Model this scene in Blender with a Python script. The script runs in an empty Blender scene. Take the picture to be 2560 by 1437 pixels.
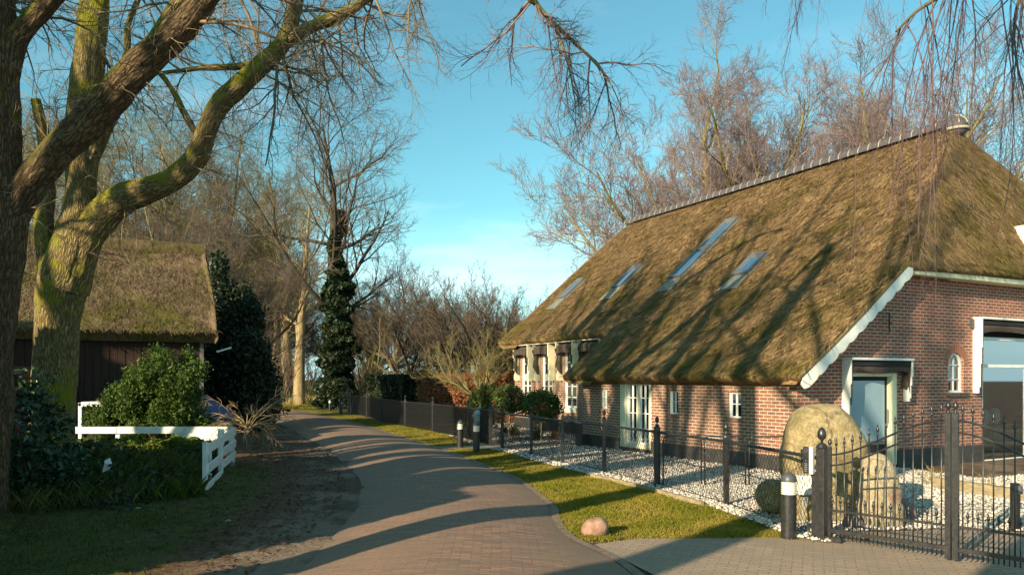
import bpy, bmesh, math, random
import numpy as np
from mathutils import Vector, Matrix, noise as mnoise

# ------------------------------------------------------------------ camera, sky, sun, exposure
SC = bpy.context.scene
COL = SC.collection
H, F = 1.9, 1900.0                      # eye height, focal length in photo pixels
cam_d = bpy.data.cameras.new('camera'); cam = bpy.data.objects.new('camera', cam_d); COL.objects.link(cam)
cam.location = (0, 0, H); cam.rotation_euler = (math.radians(90), 0, 0)
cam_d.sensor_width = 36; cam_d.lens = 36 * F / 2560; cam_d.shift_y = 229.5 / 2560
cam_d.clip_start = .1; cam_d.clip_end = 3000
SC.camera = cam
SUN_EL = 19.0
SUN_TRAVEL = Vector((.655, .755, 0)).normalized()
W = bpy.data.worlds.new('World'); SC.world = W; W.use_nodes = True
wt = W.node_tree; wt.nodes.clear()
def wn(t): return wt.nodes.new(t)
sky = wn('ShaderNodeTexSky'); sky.sky_type = 'NISHITA'; sky.sun_disc = False
sky.sun_elevation = math.radians(SUN_EL); sky.sun_rotation = math.atan2(-SUN_TRAVEL.x, -SUN_TRAVEL.y)
sky.air_density = 1.0; sky.dust_density = .6; sky.ozone_density = 1.0
tint = wn('ShaderNodeMixRGB'); tint.blend_type = 'MULTIPLY'; tint.inputs[0].default_value = 1
tint.inputs[2].default_value = (.58, 1.04, .92, 1)
tc = wn('ShaderNodeTexCoord'); mp = wn('ShaderNodeMapping'); mp.inputs['Scale'].default_value = (1.2, 1.2, 6.5)
cn = wn('ShaderNodeTexNoise'); cn.inputs['Scale'].default_value = 2.0; cn.inputs['Detail'].default_value = 7; cn.inputs['Roughness'].default_value = .55
cr = wn('ShaderNodeValToRGB'); cr.color_ramp.elements[0].position = .47; cr.color_ramp.elements[1].position = .80
sep = wn('ShaderNodeSeparateXYZ'); lo = wn('ShaderNodeMapRange')
lo.inputs['From Min'].default_value = .34; lo.inputs['From Max'].default_value = .12; lo.inputs['To Min'].default_value = .12; lo.inputs['To Max'].default_value = .62
mu = wn('ShaderNodeMath'); mu.operation = 'MULTIPLY'
cm = wn('ShaderNodeMixRGB'); cm.inputs[2].default_value = (8.5, 9.3, 9.6, 1)
bg = wn('ShaderNodeBackground'); bg.inputs[1].default_value = .105; wo = wn('ShaderNodeOutputWorld')
L = wt.links.new
L(sky.outputs[0], tint.inputs[1]); L(tc.outputs['Generated'], mp.inputs[0]); L(mp.outputs[0], cn.inputs['Vector']); L(cn.outputs[0], cr.inputs[0])
L(tc.outputs['Generated'], sep.inputs[0]); L(sep.outputs[2], lo.inputs[0]); L(cr.outputs[0], mu.inputs[0]); L(lo.outputs[0], mu.inputs[1])
L(mu.outputs[0], cm.inputs[0]); L(tint.outputs[0], cm.inputs[1]); hz = wn('ShaderNodeMapRange'); hz.inputs['From Min'].default_value = .22; hz.inputs['From Max'].default_value = -.02; hz.inputs['To Max'].default_value = .85; L(sep.outputs[2], hz.inputs[0])
hm = wn('ShaderNodeMixRGB'); hm.inputs[2].default_value = (4.6, 6.9, 7.9, 1); L(hz.outputs[0], hm.inputs[0]); L(cm.outputs[0], hm.inputs[1]); L(hm.outputs[0], bg.inputs[0]); L(bg.outputs[0], wo.inputs[0])
sl = bpy.data.lights.new('sun', 'SUN'); sl.energy = 5.0; sl.angle = math.radians(.55); sl.color = (1, .82, .57)
sun = bpy.data.objects.new('sun', sl); COL.objects.link(sun)
e = math.radians(SUN_EL)
sun.rotation_euler = Vector((SUN_TRAVEL.x * math.cos(e), SUN_TRAVEL.y * math.cos(e), -math.sin(e))).to_track_quat('-Z', 'Y').to_euler()
SC.view_settings.view_transform = 'Standard'; SC.view_settings.look = 'None'
SC.view_settings.exposure = .98; SC.view_settings.gamma = 1
SC.cycles.max_bounces = 6; SC.cycles.diffuse_bounces = 3; SC.cycles.glossy_bounces = 3; SC.cycles.transparent_max_bounces = 12
SC.cycles.use_denoising = True

# ------------------------------------------------------------------ helpers
def P(px, py, Y): return Vector(((px - 1280) * Y / F, Y, H - (py - 948) * Y / F))
def G(px, py, z=0.0): return P(px, py, F * (H - z) / (py - 948))
def tag(o, label=None, cat=None, group=None, kind=None):
    if label: o['label'] = label
    if cat: o['category'] = cat
    if group: o['group'] = group
    if kind: o['kind'] = kind
    return o
def empty(name, loc=(0, 0, 0), rz=0, **k):
    o = bpy.data.objects.new(name, None); COL.objects.link(o); o.location = loc; o.rotation_euler = (0, 0, rz); o.empty_display_size = .1
    return tag(o, **k)
def link(name, me, mat, parent=None, loc=None, **k):
    o = bpy.data.objects.new(name, me); COL.objects.link(o)
    if mat:
        for m in (mat if isinstance(mat, (list, tuple)) else [mat]): me.materials.append(m)
    if loc is not None: o.location = loc
    if parent: o.parent = parent
    return tag(o, **k)
def copy_tree(o, parent=None):
    c = o.copy(); COL.objects.link(c)
    if parent: c.parent = parent
    for ch in list(o.children): copy_tree(ch, c)
    return c
def mk_mesh(name, parts, smooth=False, uv=None):
    """parts: list of (verts (n,3), faces (m,k)) numpy arrays"""
    parts = [(np.asarray(v, dtype=np.float32).reshape(-1, 3), np.asarray(f, dtype=np.int32)) for v, f in parts if len(f)]
    me = bpy.data.meshes.new(name)
    V = np.concatenate([v for v, f in parts]); off = 0; li = []; tot = []
    for v, f in parts:
        li.append((f + off).ravel()); tot.append(np.full(len(f), f.shape[1], dtype=np.int32)); off += len(v)
    li = np.concatenate(li).astype(np.int32); tot = np.concatenate(tot); st = np.concatenate([[0], np.cumsum(tot)[:-1]]).astype(np.int32)
    me.vertices.add(len(V)); me.vertices.foreach_set('co', V.ravel())
    me.loops.add(len(li)); me.loops.foreach_set('vertex_index', li)
    me.polygons.add(len(tot)); me.polygons.foreach_set('loop_start', st); me.polygons.foreach_set('loop_total', tot)
    if smooth: me.polygons.foreach_set('use_smooth', np.ones(len(tot), dtype=bool))
    if uv is not None:
        u = me.uv_layers.new(name='UVMap'); u.data.foreach_set('uv', np.asarray(uv, dtype=np.float32)[li].ravel())
    me.update(calc_edges=True)
    return me
class MB:
    """collects simple solids in a local frame and makes one mesh"""
    def __init__(s, M=None): s.v = []; s.f = []; s.uv = []; s.M = M
    def _t(s, p): return tuple(s.M @ Vector(p)) if s.M is not None else tuple(p)
    def poly(s, pts, uvs=None):
        n = len(s.v); s.v += [s._t(p) for p in pts]; s.f.append(tuple(range(n, n + len(pts)))); s.uv.append(uvs or [(p[0], p[2]) for p in pts]); return s
    def box(s, x0, x1, y0, y1, z0, z1):
        n = len(s.v)
        for z in (z0, z1):
            for x, y in ((x0, y0), (x1, y0), (x1, y1), (x0, y1)): s.v.append(s._t((x, y, z)))
        for f in ((0, 3, 2, 1), (4, 5, 6, 7), (0, 1, 5, 4), (1, 2, 6, 5), (2, 3, 7, 6), (3, 0, 4, 7)):
            s.f.append(tuple(n + i for i in f)); s.uv.append(None)
        return s
    def prism(s, pts, a0, a1, axis=1):
        """pts: 2d outline; extruded along the axis between a0 and a1"""
        n = len(s.v); k = len(pts)
        for a in (a0, a1):
            for p, q in pts: s.v.append(s._t((p, a, q) if axis == 1 else ((a, p, q) if axis == 0 else (p, q, a))))
        s.f.append(tuple(n + i for i in range(k))[::-1]); s.f.append(tuple(n + k + i for i in range(k)))
        for i in range(k): s.f.append((n + i, n + (i + 1) % k, n + k + (i + 1) % k, n + k + i))
        s.uv += [None] * (k + 2); return s
    def lathe(s, prof, cx=0, cy=0, seg=16):
        n = len(s.v)
        for r, z in prof:
            for i in range(seg):
                a = 2 * math.pi * i / seg; s.v.append(s._t((cx + r * math.cos(a), cy + r * math.sin(a), z)))
        for j in range(len(prof) - 1):
            for i in range(seg):
                s.f.append((n + j * seg + i, n + j * seg + (i + 1) % seg, n + (j + 1) * seg + (i + 1) % seg, n + (j + 1) * seg + i)); s.uv.append(None)
        s.f.append(tuple(n + i for i in range(seg))[::-1]); m = n + (len(prof) - 1) * seg; s.f.append(tuple(m + i for i in range(seg))); s.uv += [None, None]
        return s
    def tube(s, pts, r, seg=6):
        pts = [Vector(p) for p in pts]; n = len(s.v); rs = r if isinstance(r, (list, tuple)) else [r] * len(pts)
        for j, p in enumerate(pts):
            t = (pts[min(j + 1, len(pts) - 1)] - pts[max(j - 1, 0)]).normalized()
            a = t.cross(Vector((0, 0, 1)) if abs(t.z) < .9 else Vector((1, 0, 0))).normalized(); b = t.cross(a)
            for i in range(seg):
                w = 2 * math.pi * i / seg; s.v.append(s._t(p + (a * math.cos(w) + b * math.sin(w)) * rs[j]))
        for j in range(len(pts) - 1):
            for i in range(seg):
                s.f.append((n + j * seg + i, n + j * seg + (i + 1) % seg, n + (j + 1) * seg + (i + 1) % seg, n + (j + 1) * seg + i)); s.uv.append(None)
        s.f.append(tuple(n + i for i in range(seg))[::-1]); m = n + (len(pts) - 1) * seg; s.f.append(tuple(m + i for i in range(seg))); s.uv += [None, None]
        return s
    def mesh(s, name, recalc=True, bevel=0, smooth=False, uv=False):
        me = bpy.data.meshes.new(name); me.from_pydata(s.v, [], s.f)
        if uv:
            u = me.uv_layers.new(name='UVMap')
            for pl, q in zip(me.polygons, s.uv):
                if q:
                    for li, c in zip(pl.loop_indices, q): u.data[li].uv = c
        if recalc or bevel:
            bm = bmesh.new(); bm.from_mesh(me)
            if bevel: bmesh.ops.bevel(bm, geom=[e for e in bm.edges if e.calc_face_angle(0) > .9], offset=bevel, segments=2, affect='EDGES', profile=.6)
            bmesh.ops.recalc_face_normals(bm, faces=bm.faces); bm.to_mesh(me); bm.free()
        if smooth:
            for p in me.polygons: p.use_smooth = True
        me.update(); return me
    def build(s, name, mat, parent=None, loc=None, recalc=True, bevel=0, smooth=False, uv=False, **k):
        return link(name, s.mesh(name, recalc, bevel, smooth, uv), mat, parent, loc, **k)

# ------------------------------------------------------------------ materials
def nodes(m):
    m.use_nodes = True; t = m.node_tree; t.nodes.clear(); return t
def mat(name, col, rough=.6, metal=0, col2=None, scale=8, bump=0, bscale=None, island=0, detail=5, stretch=None, spec=.5, coord='Object', col3=None, s3=1.0, trans=0, m3=.5):
    """general principled material: noise between col and col2, large patches of col3, random value per island, noise bump"""
    m = bpy.data.materials.new(name); t = nodes(m); N = t.nodes.new; K = t.links.new
    o = N('ShaderNodeOutputMaterial'); b = N('ShaderNodeBsdfPrincipled'); K(b.outputs[0], o.inputs[0])
    b.inputs['Roughness'].default_value = rough; b.inputs['Metallic'].default_value = metal; b.inputs['Specular IOR Level'].default_value = spec
    c = N('ShaderNodeTexCoord'); v = c.outputs[coord]
    if stretch:
        q = N('ShaderNodeMapping'); q.inputs['Scale'].default_value = stretch; K(v, q.inputs[0]); v = q.outputs[0]
    src = None
    if col2:
        n = N('ShaderNodeTexNoise'); n.inputs['Scale'].default_value = scale; n.inputs['Detail'].default_value = detail; K(v, n.inputs['Vector'])
        r = N('ShaderNodeValToRGB'); r.color_ramp.elements[0].position = .35; r.color_ramp.elements[1].position = .65
        r.color_ramp.elements[0].color = (*col, 1); r.color_ramp.elements[1].color = (*col2, 1); K(n.outputs[0], r.inputs[0]); src = r.outputs[0]
    if col3:
        n = N('ShaderNodeTexNoise'); n.inputs['Scale'].default_value = s3; n.inputs['Detail'].default_value = 6; K(c.outputs[coord], n.inputs['Vector'])
        r = N('ShaderNodeValToRGB'); r.color_ramp.elements[0].position = m3; r.color_ramp.elements[1].position = m3 + .12; K(n.outputs[0], r.inputs[0])
        x = N('ShaderNodeMixRGB'); K(r.outputs[0], x.inputs[0]); x.inputs[2].default_value = (*col3, 1)
        if src: K(src, x.inputs[1])
        else: x.inputs[1].default_value = (*col, 1)
        src = x.outputs[0]
    if island:
        g = N('ShaderNodeNewGeometry'); h = N('ShaderNodeHueSaturation'); mr = N('ShaderNodeMapRange'); K(g.outputs['Random Per Island'], mr.inputs[0])
        mr.inputs['To Min'].default_value = 1 - island; mr.inputs['To Max'].default_value = 1 + island; K(mr.outputs[0], h.inputs['Value'])
        mr2 = N('ShaderNodeMath'); mr2.operation = 'MULTIPLY_ADD'; K(g.outputs['Random Per Island'], mr2.inputs[0]); mr2.inputs[1].default_value = -.05 * min(1, island * 2); mr2.inputs[2].default_value = .5 + .025 * min(1, island * 2)
        K(mr2.outputs[0], h.inputs['Hue'])
        if src: K(src, h.inputs['Color'])
        else: h.inputs['Color'].default_value = (*col, 1)
        src = h.outputs[0]
    if src: K(src, b.inputs['Base Color'])
    else: b.inputs['Base Color'].default_value = (*col, 1)
    if bump:
        n = N('ShaderNodeTexNoise'); n.inputs['Scale'].default_value = bscale or scale * 3; n.inputs['Detail'].default_value = 6; K(v, n.inputs['Vector'])
        u = N('ShaderNodeBump'); u.inputs['Strength'].default_value = 1; u.inputs['Distance'].default_value = bump; K(n.outputs[0], u.inputs['Height']); K(u.outputs[0], b.inputs['Normal'])
    if trans:
        tr = N('ShaderNodeBsdfTranslucent'); mx = N('ShaderNodeMixShader'); mx.inputs[0].default_value = trans
        if src: K(src, tr.inputs[0])
        else: tr.inputs[0].default_value = (*col, 1)
        K(b.outputs[0], mx.inputs[1]); K(tr.outputs[0], mx.inputs[2]); K(mx.outputs[0], o.inputs[0])
    return m
def brick_mat(name, c1, c2, mortar, bw=.22, bh=.073, ms=.013, bump=.008, rough=.85, dirt=(.1, .08, .06), dirt_amt=.45, offset=.5, mort_smooth=.1, warp=.004, moss=None, edge=0):
    m = bpy.data.materials.new(name); t = nodes(m); N = t.nodes.new; K = t.links.new
    o = N('ShaderNodeOutputMaterial'); b = N('ShaderNodeBsdfPrincipled'); K(b.outputs[0], o.inputs[0]); b.inputs['Roughness'].default_value = rough
    c = N('ShaderNodeTexCoord'); wv = N('ShaderNodeTexNoise'); wv.inputs['Scale'].default_value = 9; K(c.outputs['UV'], wv.inputs['Vector'])
    wm = N('ShaderNodeVectorMath'); wm.operation = 'SCALE'; wm.inputs['Scale'].default_value = warp * 2; K(wv.outputs['Color'], wm.inputs[0])
    ad = N('ShaderNodeVectorMath'); ad.operation = 'ADD'; K(c.outputs['UV'], ad.inputs[0]); K(wm.outputs[0], ad.inputs[1])
    br = N('ShaderNodeTexBrick'); br.offset = offset; K(ad.outputs[0], br.inputs['Vector']); br.inputs['Scale'].default_value = 1
    br.inputs['Brick Width'].default_value = bw; br.inputs['Row Height'].default_value = bh; br.inputs['Mortar Size'].default_value = ms; br.inputs['Mortar Smooth'].default_value = mort_smooth
    br.inputs['Color1'].default_value = (*c1, 1); br.inputs['Color2'].default_value = (*c2, 1); br.inputs['Mortar'].default_value = (*mortar, 1)
    n = N('ShaderNodeTexNoise'); n.inputs['Scale'].default_value = 2.2; n.inputs['Detail'].default_value = 8; K(c.outputs['UV'], n.inputs['Vector'])
    r = N('ShaderNodeValToRGB'); r.color_ramp.elements[0].position = .45; r.color_ramp.elements[1].position = .75; r.color_ramp.elements[1].color = (dirt_amt,) * 3 + (1,); K(n.outputs[0], r.inputs[0])
    x = N('ShaderNodeMixRGB'); K(r.outputs[0], x.inputs[0]); K(br.outputs[0], x.inputs[1]); x.inputs[2].default_value = (*dirt, 1)
    f = N('ShaderNodeTexNoise'); f.inputs['Scale'].default_value = 60; f.inputs['Detail'].default_value = 4; K(c.outputs['UV'], f.inputs['Vector'])
    hs = N('ShaderNodeHueSaturation'); fr = N('ShaderNodeMapRange'); fr.inputs['From Min'].default_value = .3; fr.inputs['From Max'].default_value = .7; fr.inputs['To Min'].default_value = .72; fr.inputs['To Max'].default_value = 1.3
    K(f.outputs[0], fr.inputs[0]); K(fr.outputs[0], hs.inputs['Value']); K(x.outputs[0], hs.inputs['Color']); src = hs.outputs[0]
    if edge:
        su = N('ShaderNodeSeparateXYZ'); K(c.outputs['UV'], su.inputs[0]); ab = N('ShaderNodeMath'); ab.operation = 'SUBTRACT'; K(su.outputs[0], ab.inputs[0]); ab.inputs[1].default_value = edge; aa = N('ShaderNodeMath'); aa.operation = 'ABSOLUTE'; K(ab.outputs[0], aa.inputs[0])
        n4 = N('ShaderNodeTexNoise'); n4.inputs['Scale'].default_value = 1.4; n4.inputs['Detail'].default_value = 9; n4.inputs['Roughness'].default_value = .7; K(c.outputs['UV'], n4.inputs['Vector']); a4 = N('ShaderNodeMath'); a4.operation = 'MULTIPLY_ADD'; K(n4.outputs[0], a4.inputs[0]); a4.inputs[1].default_value = 1.5; K(aa.outputs[0], a4.inputs[2])
        r4 = N('ShaderNodeValToRGB'); r4.color_ramp.elements[0].position = .0; r4.color_ramp.elements[1].position = 1.0; mr4 = N('ShaderNodeMapRange'); K(a4.outputs[0], mr4.inputs[0]); mr4.inputs['From Min'].default_value = edge * .62 + .75; mr4.inputs['From Max'].default_value = edge + .75; mr4.inputs['To Max'].default_value = .9
        x4 = N('ShaderNodeMixRGB'); K(mr4.outputs[0], x4.inputs[0]); K(src, x4.inputs[1]); x4.inputs[2].default_value = (*dirt, 1); src = x4.outputs[0]
    if moss:
        n2 = N('ShaderNodeTexNoise'); n2.inputs['Scale'].default_value = .7; n2.inputs['Detail'].default_value = 9; n2.inputs['Roughness'].default_value = .7; K(c.outputs['UV'], n2.inputs['Vector'])
        r2 = N('ShaderNodeValToRGB'); r2.color_ramp.elements[0].position = .45; r2.color_ramp.elements[1].position = .63; r2.color_ramp.elements[1].color = (.8,) * 3 + (1,); K(n2.outputs[0], r2.inputs[0])
        x2 = N('ShaderNodeMixRGB'); K(r2.outputs[0], x2.inputs[0]); K(src, x2.inputs[1]); x2.inputs[2].default_value = (*moss, 1); src = x2.outputs[0]
    K(src, b.inputs['Base Color'])
    iv = N('ShaderNodeMath'); iv.operation = 'MULTIPLY_ADD'; K(br.outputs['Fac'], iv.inputs[0]); iv.inputs[1].default_value = -1; K(f.outputs[0], iv.inputs[2])
    u = N('ShaderNodeBump'); u.inputs['Strength'].default_value = 1; u.inputs['Distance'].default_value = bump; K(iv.outputs[0], u.inputs['Height']); K(u.outputs[0], b.inputs['Normal'])
    return m
def glass_mat(name, refl=.12, tint=(.75, .82, .85)):
    m = bpy.data.materials.new(name); t = nodes(m); N = t.nodes.new; K = t.links.new
    o = N('ShaderNodeOutputMaterial'); tr = N('ShaderNodeBsdfTransparent'); tr.inputs[0].default_value = (*tint, 1)
    gl = N('ShaderNodeBsdfGlossy'); gl.inputs['Roughness'].default_value = .02; gl.inputs[0].default_value = (.95, .97, 1, 1)
    fr = N('ShaderNodeFresnel'); fr.inputs[0].default_value = 1.5; a = N('ShaderNodeMath'); a.operation = 'ADD'; a.inputs[1].default_value = refl; a.use_clamp = True; K(fr.outputs[0], a.inputs[0])
    mx = N('ShaderNodeMixShader'); K(a.outputs[0], mx.inputs[0]); K(tr.outputs[0], mx.inputs[1]); K(gl.outputs[0], mx.inputs[2]); K(mx.outputs[0], o.inputs[0])
    return m
def thatch_mat(name, straw, straw2, moss, dark, moss_amt=.5):
    m = bpy.data.materials.new(name); t = nodes(m); N = t.nodes.new; K = t.links.new
    o = N('ShaderNodeOutputMaterial'); b = N('ShaderNodeBsdfPrincipled'); K(b.outputs[0], o.inputs[0]); b.inputs['Roughness'].default_value = .95; b.inputs['Specular IOR Level'].default_value = .1
    c = N('ShaderNodeTexCoord'); g = N('ShaderNodeNewGeometry')
    def nz(sc, st, det=6, rough=.6):
        q = N('ShaderNodeMapping'); q.inputs['Scale'].default_value = st; K(c.outputs['UV'], q.inputs[0])
        n = N('ShaderNodeTexNoise'); n.inputs['Scale'].default_value = sc; n.inputs['Detail'].default_value = det; n.inputs['Roughness'].default_value = rough; K(q.outputs[0], n.inputs['Vector']); return n.outputs[0]
    def ramp(s, a, bb, ca=(0, 0, 0), cb=(1, 1, 1)):
        r = N('ShaderNodeValToRGB'); r.color_ramp.elements[0].position = a; r.color_ramp.elements[1].position = bb; r.color_ramp.elements[0].color = (*ca, 1); r.color_ramp.elements[1].color = (*cb, 1); K(s, r.inputs[0]); return r.outputs[0]
    def mix(f, a, bb):
        x = N('ShaderNodeMixRGB')
        if isinstance(f, float): x.inputs[0].default_value = f
        else: K(f, x.inputs[0])
        for i, s in ((1, a), (2, bb)):
            if isinstance(s, tuple): x.inputs[i].default_value = (*s, 1)
            else: K(s, x.inputs[i])
        return x.outputs[0]
    fib = nz(14, (2.4, .7, 1)); patch = nz(.55, (1, 1, 1), 8, .68); fine = nz(5, (1, .6, 1), 6, .75)
    sx = N('ShaderNodeSeparateXYZ'); K(c.outputs['UV'], sx.inputs[0]); gr = N('ShaderNodeMath'); gr.operation = 'MULTIPLY_ADD'; K(sx.outputs[1], gr.inputs[0]); gr.inputs[1].default_value = -.013; gr.inputs[2].default_value = .025
    pa = N('ShaderNodeMath'); pa.operation = 'ADD'; K(patch, pa.inputs[0]); K(gr.outputs[0], pa.inputs[1]); patch = pa.outputs[0]
    col = mix(ramp(patch, .44, .60), mix(ramp(fib, .3, .7), straw, straw2), mix(ramp(fib, .3, .7), moss, tuple(x * 1.8 for x in moss)))
    col = mix(ramp(fine, .48, .66, (0, 0, 0), (.85,) * 3), col, dark)
    h = N('ShaderNodeHueSaturation'); mr = N('ShaderNodeMapRange'); mr.inputs['To Min'].default_value = .45; mr.inputs['To Max'].default_value = 1.6
    K(g.outputs['Random Per Island'], mr.inputs[0]); K(mr.outputs[0], h.inputs['Value']); K(col, h.inputs['Color']); K(h.outputs[0], b.inputs['Base Color'])
    ad = N('ShaderNodeMath'); ad.operation = 'MULTIPLY_ADD'; K(fib, ad.inputs[0]); ad.inputs[1].default_value = .45; K(fine, ad.inputs[2])
    u = N('ShaderNodeBump'); u.inputs['Strength'].default_value = 1; u.inputs['Distance'].default_value = .09; K(ad.outputs[0], u.inputs['Height']); K(u.outputs[0], b.inputs['Normal'])
    return m
def bark_mat(name, c1, c2, moss, moss_at=.5, furrow=1.0, bump=.05):
    m = bpy.data.materials.new(name); t = nodes(m); N = t.nodes.new; K = t.links.new
    o = N('ShaderNodeOutputMaterial'); b = N('ShaderNodeBsdfPrincipled'); K(b.outputs[0], o.inputs[0]); b.inputs['Roughness'].default_value = .92; b.inputs['Specular IOR Level'].default_value = .12
    c = N('ShaderNodeTexCoord'); q = N('ShaderNodeMapping'); q.inputs['Scale'].default_value = (20 * furrow, 5.5 * furrow, 1); K(c.outputs['UV'], q.inputs[0])
    dn = N('ShaderNodeTexNoise'); dn.inputs['Scale'].default_value = .9; dn.inputs['Detail'].default_value = 6; K(q.outputs[0], dn.inputs['Vector'])
    dv = N('ShaderNodeVectorMath'); dv.operation = 'MULTIPLY_ADD'; K(dn.outputs['Color'], dv.inputs[0]); dv.inputs[1].default_value = (1.5, 1.5, 0); K(q.outputs[0], dv.inputs[2])
    v = N('ShaderNodeTexVoronoi'); v.feature = 'DISTANCE_TO_EDGE'; v.inputs['Scale'].default_value = 1; K(dv.outputs[0], v.inputs['Vector'])
    f = N('ShaderNodeTexNoise'); f.inputs['Scale'].default_value = 34; f.inputs['Detail'].default_value = 7; f.inputs['Roughness'].default_value = .7; K(c.outputs['Object'], f.inputs['Vector'])
    n = N('ShaderNodeTexNoise'); n.inputs['Scale'].default_value = 1.7; n.inputs['Detail'].default_value = 9; n.inputs['Roughness'].default_value = .65; K(c.outputs['Object'], n.inputs['Vector'])
    vf = N('ShaderNodeMath'); vf.operation = 'MULTIPLY_ADD'; K(f.outputs[0], vf.inputs[0]); vf.inputs[1].default_value = .30; K(v.outputs['Distance'], vf.inputs[2])
    r = N('ShaderNodeValToRGB'); r.color_ramp.elements[0].position = .14; r.color_ramp.elements[1].position = .42; r.color_ramp.elements[0].color = (*c2, 1); r.color_ramp.elements[1].color = (*c1, 1); K(vf.outputs[0], r.inputs[0])
    g = N('ShaderNodeNewGeometry'); s = N('ShaderNodeSeparateXYZ'); K(g.outputs['Normal'], s.inputs[0])
    a = N('ShaderNodeMath'); a.operation = 'MULTIPLY_ADD'; K(s.outputs[2], a.inputs[0]); a.inputs[1].default_value = .20; K(n.outputs[0], a.inputs[2])
    a2 = N('ShaderNodeMath'); a2.operation = 'MULTIPLY_ADD'; K(f.outputs[0], a2.inputs[0]); a2.inputs[1].default_value = .18; K(a.outputs[0], a2.inputs[2])
    r2 = N('ShaderNodeValToRGB'); r2.color_ramp.elements[0].position = moss_at + .09; r2.color_ramp.elements[1].position = moss_at + .22; r2.color_ramp.elements[1].color = (.9,) * 3 + (1,); K(a2.outputs[0], r2.inputs[0])
    x = N('ShaderNodeMixRGB'); K(r2.outputs[0], x.inputs[0]); K(r.outputs[0], x.inputs[1]); x.inputs[2].default_value = (*moss, 1); K(x.outputs[0], b.inputs['Base Color'])
    ad = N('ShaderNodeMath'); ad.operation = 'MULTIPLY_ADD'; K(f.outputs[0], ad.inputs[0]); ad.inputs[1].default_value = .45; K(v.outputs['Distance'], ad.inputs[2])
    u = N('ShaderNodeBump'); u.inputs['Strength'].default_value = 1; u.inputs['Distance'].default_value = bump; K(ad.outputs[0], u.inputs['Height']); K(u.outputs[0], b.inputs['Normal'])
    return m
def stone_mat(name, c1, c2, c3, s3=1.7, m3=.55, crack=.9):
    m = mat(name, c1, .95, col2=c2, scale=13, col3=c3, s3=s3, m3=m3); t = m.node_tree; N = t.nodes.new; K = t.links.new; b = next(n for n in t.nodes if n.type == 'BSDF_PRINCIPLED')
    c = N('ShaderNodeTexCoord'); w = N('ShaderNodeTexNoise'); w.inputs['Scale'].default_value = 2.5; w.inputs['Detail'].default_value = 8; K(c.outputs['Object'], w.inputs['Vector'])
    a = N('ShaderNodeVectorMath'); a.operation = 'MULTIPLY_ADD'; K(w.outputs['Color'], a.inputs[0]); a.inputs[1].default_value = (.7, .7, .7); K(c.outputs['Object'], a.inputs[2])
    v = N('ShaderNodeTexVoronoi'); v.feature = 'DISTANCE_TO_EDGE'; v.inputs['Scale'].default_value = crack; K(a.outputs[0], v.inputs['Vector'])
    r = N('ShaderNodeMapRange'); K(v.outputs['Distance'], r.inputs[0]); r.inputs['From Max'].default_value = .02; r.inputs['To Min'].default_value = .62
    g = N('ShaderNodeTexNoise'); g.inputs['Scale'].default_value = 45; g.inputs['Detail'].default_value = 6; g.inputs['Roughness'].default_value = .75; K(c.outputs['Object'], g.inputs['Vector'])
    g2 = N('ShaderNodeTexNoise'); g2.inputs['Scale'].default_value = 9; g2.inputs['Detail'].default_value = 8; g2.inputs['Roughness'].default_value = .7; K(c.outputs['Object'], g2.inputs['Vector'])
    h = N('ShaderNodeMath'); h.operation = 'MULTIPLY_ADD'; K(g2.outputs[0], h.inputs[0]); h.inputs[1].default_value = 1.6; K(r.outputs[0], h.inputs[2]); h2 = N('ShaderNodeMath'); h2.operation = 'MULTIPLY_ADD'; K(g.outputs[0], h2.inputs[0]); h2.inputs[1].default_value = .5; K(h.outputs[0], h2.inputs[2])
    u = N('ShaderNodeBump'); u.inputs['Strength'].default_value = 1; u.inputs['Distance'].default_value = .035; K(h2.outputs[0], u.inputs['Height']); K(u.outputs[0], b.inputs['Normal'])
    src = b.inputs['Base Color'].links[0].from_socket; gr = N('ShaderNodeMapRange'); K(g.outputs[0], gr.inputs[0]); gr.inputs['From Min'].default_value = .3; gr.inputs['From Max'].default_value = .7; gr.inputs['To Min'].default_value = .6; gr.inputs['To Max'].default_value = 1.35
    hs = N('ShaderNodeHueSaturation'); K(gr.outputs[0], hs.inputs['Value']); K(src, hs.inputs['Color']); x = N('ShaderNodeMixRGB'); K(r.outputs[0], x.inputs[0]); x.inputs[1].default_value = (.08, .06, .035, 1); K(hs.outputs[0], x.inputs[2]); K(x.outputs[0], b.inputs['Base Color'])
    return m
M = {}
M['brick'] = brick_mat('wall_brick', (.30, .108, .058), (.165, .068, .05), (.42, .35, .25), dirt=(.10, .075, .06), dirt_amt=.4, bump=.012)
M['brick_gable'] = brick_mat('gable_brick', (.36, .08, .045), (.16, .055, .048), (.42, .33, .24), dirt=(.17, .07, .05), dirt_amt=.5, bump=.012)
M['road'] = brick_mat('road_pavers', (.38, .205, .12), (.20, .12, .09), (.14, .10, .07), .205, .068, .007, .006, .85, (.19, .135, .09), .8, warp=.014, moss=(.24, .155, .10), edge=1.45)
M['drive'] = brick_mat('drive_pavers', (.40, .28, .19), (.31, .225, .16), (.18, .135, .09), .205, .075, .006, .005, .85, (.28, .22, .16), .6, warp=.01, moss=(.25, .195, .14))
M['path'] = brick_mat('path_pavers', (.2, .17, .15), (.16, .14, .13), (.09, .08, .07), .3, .3, .006, .004, .85, (.22, .19, .15), .5)
M['kerb'] = mat('kerb_brick', (.22, .16, .11), .85, col2=(.14, .10, .075), scale=9, bump=.006)
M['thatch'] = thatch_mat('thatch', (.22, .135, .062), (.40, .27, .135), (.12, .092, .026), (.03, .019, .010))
M['thatch_barn'] = thatch_mat('thatch_barn', (.165, .105, .06), (.26, .18, .11), (.085, .075, .02), (.03, .022, .014))
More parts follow.
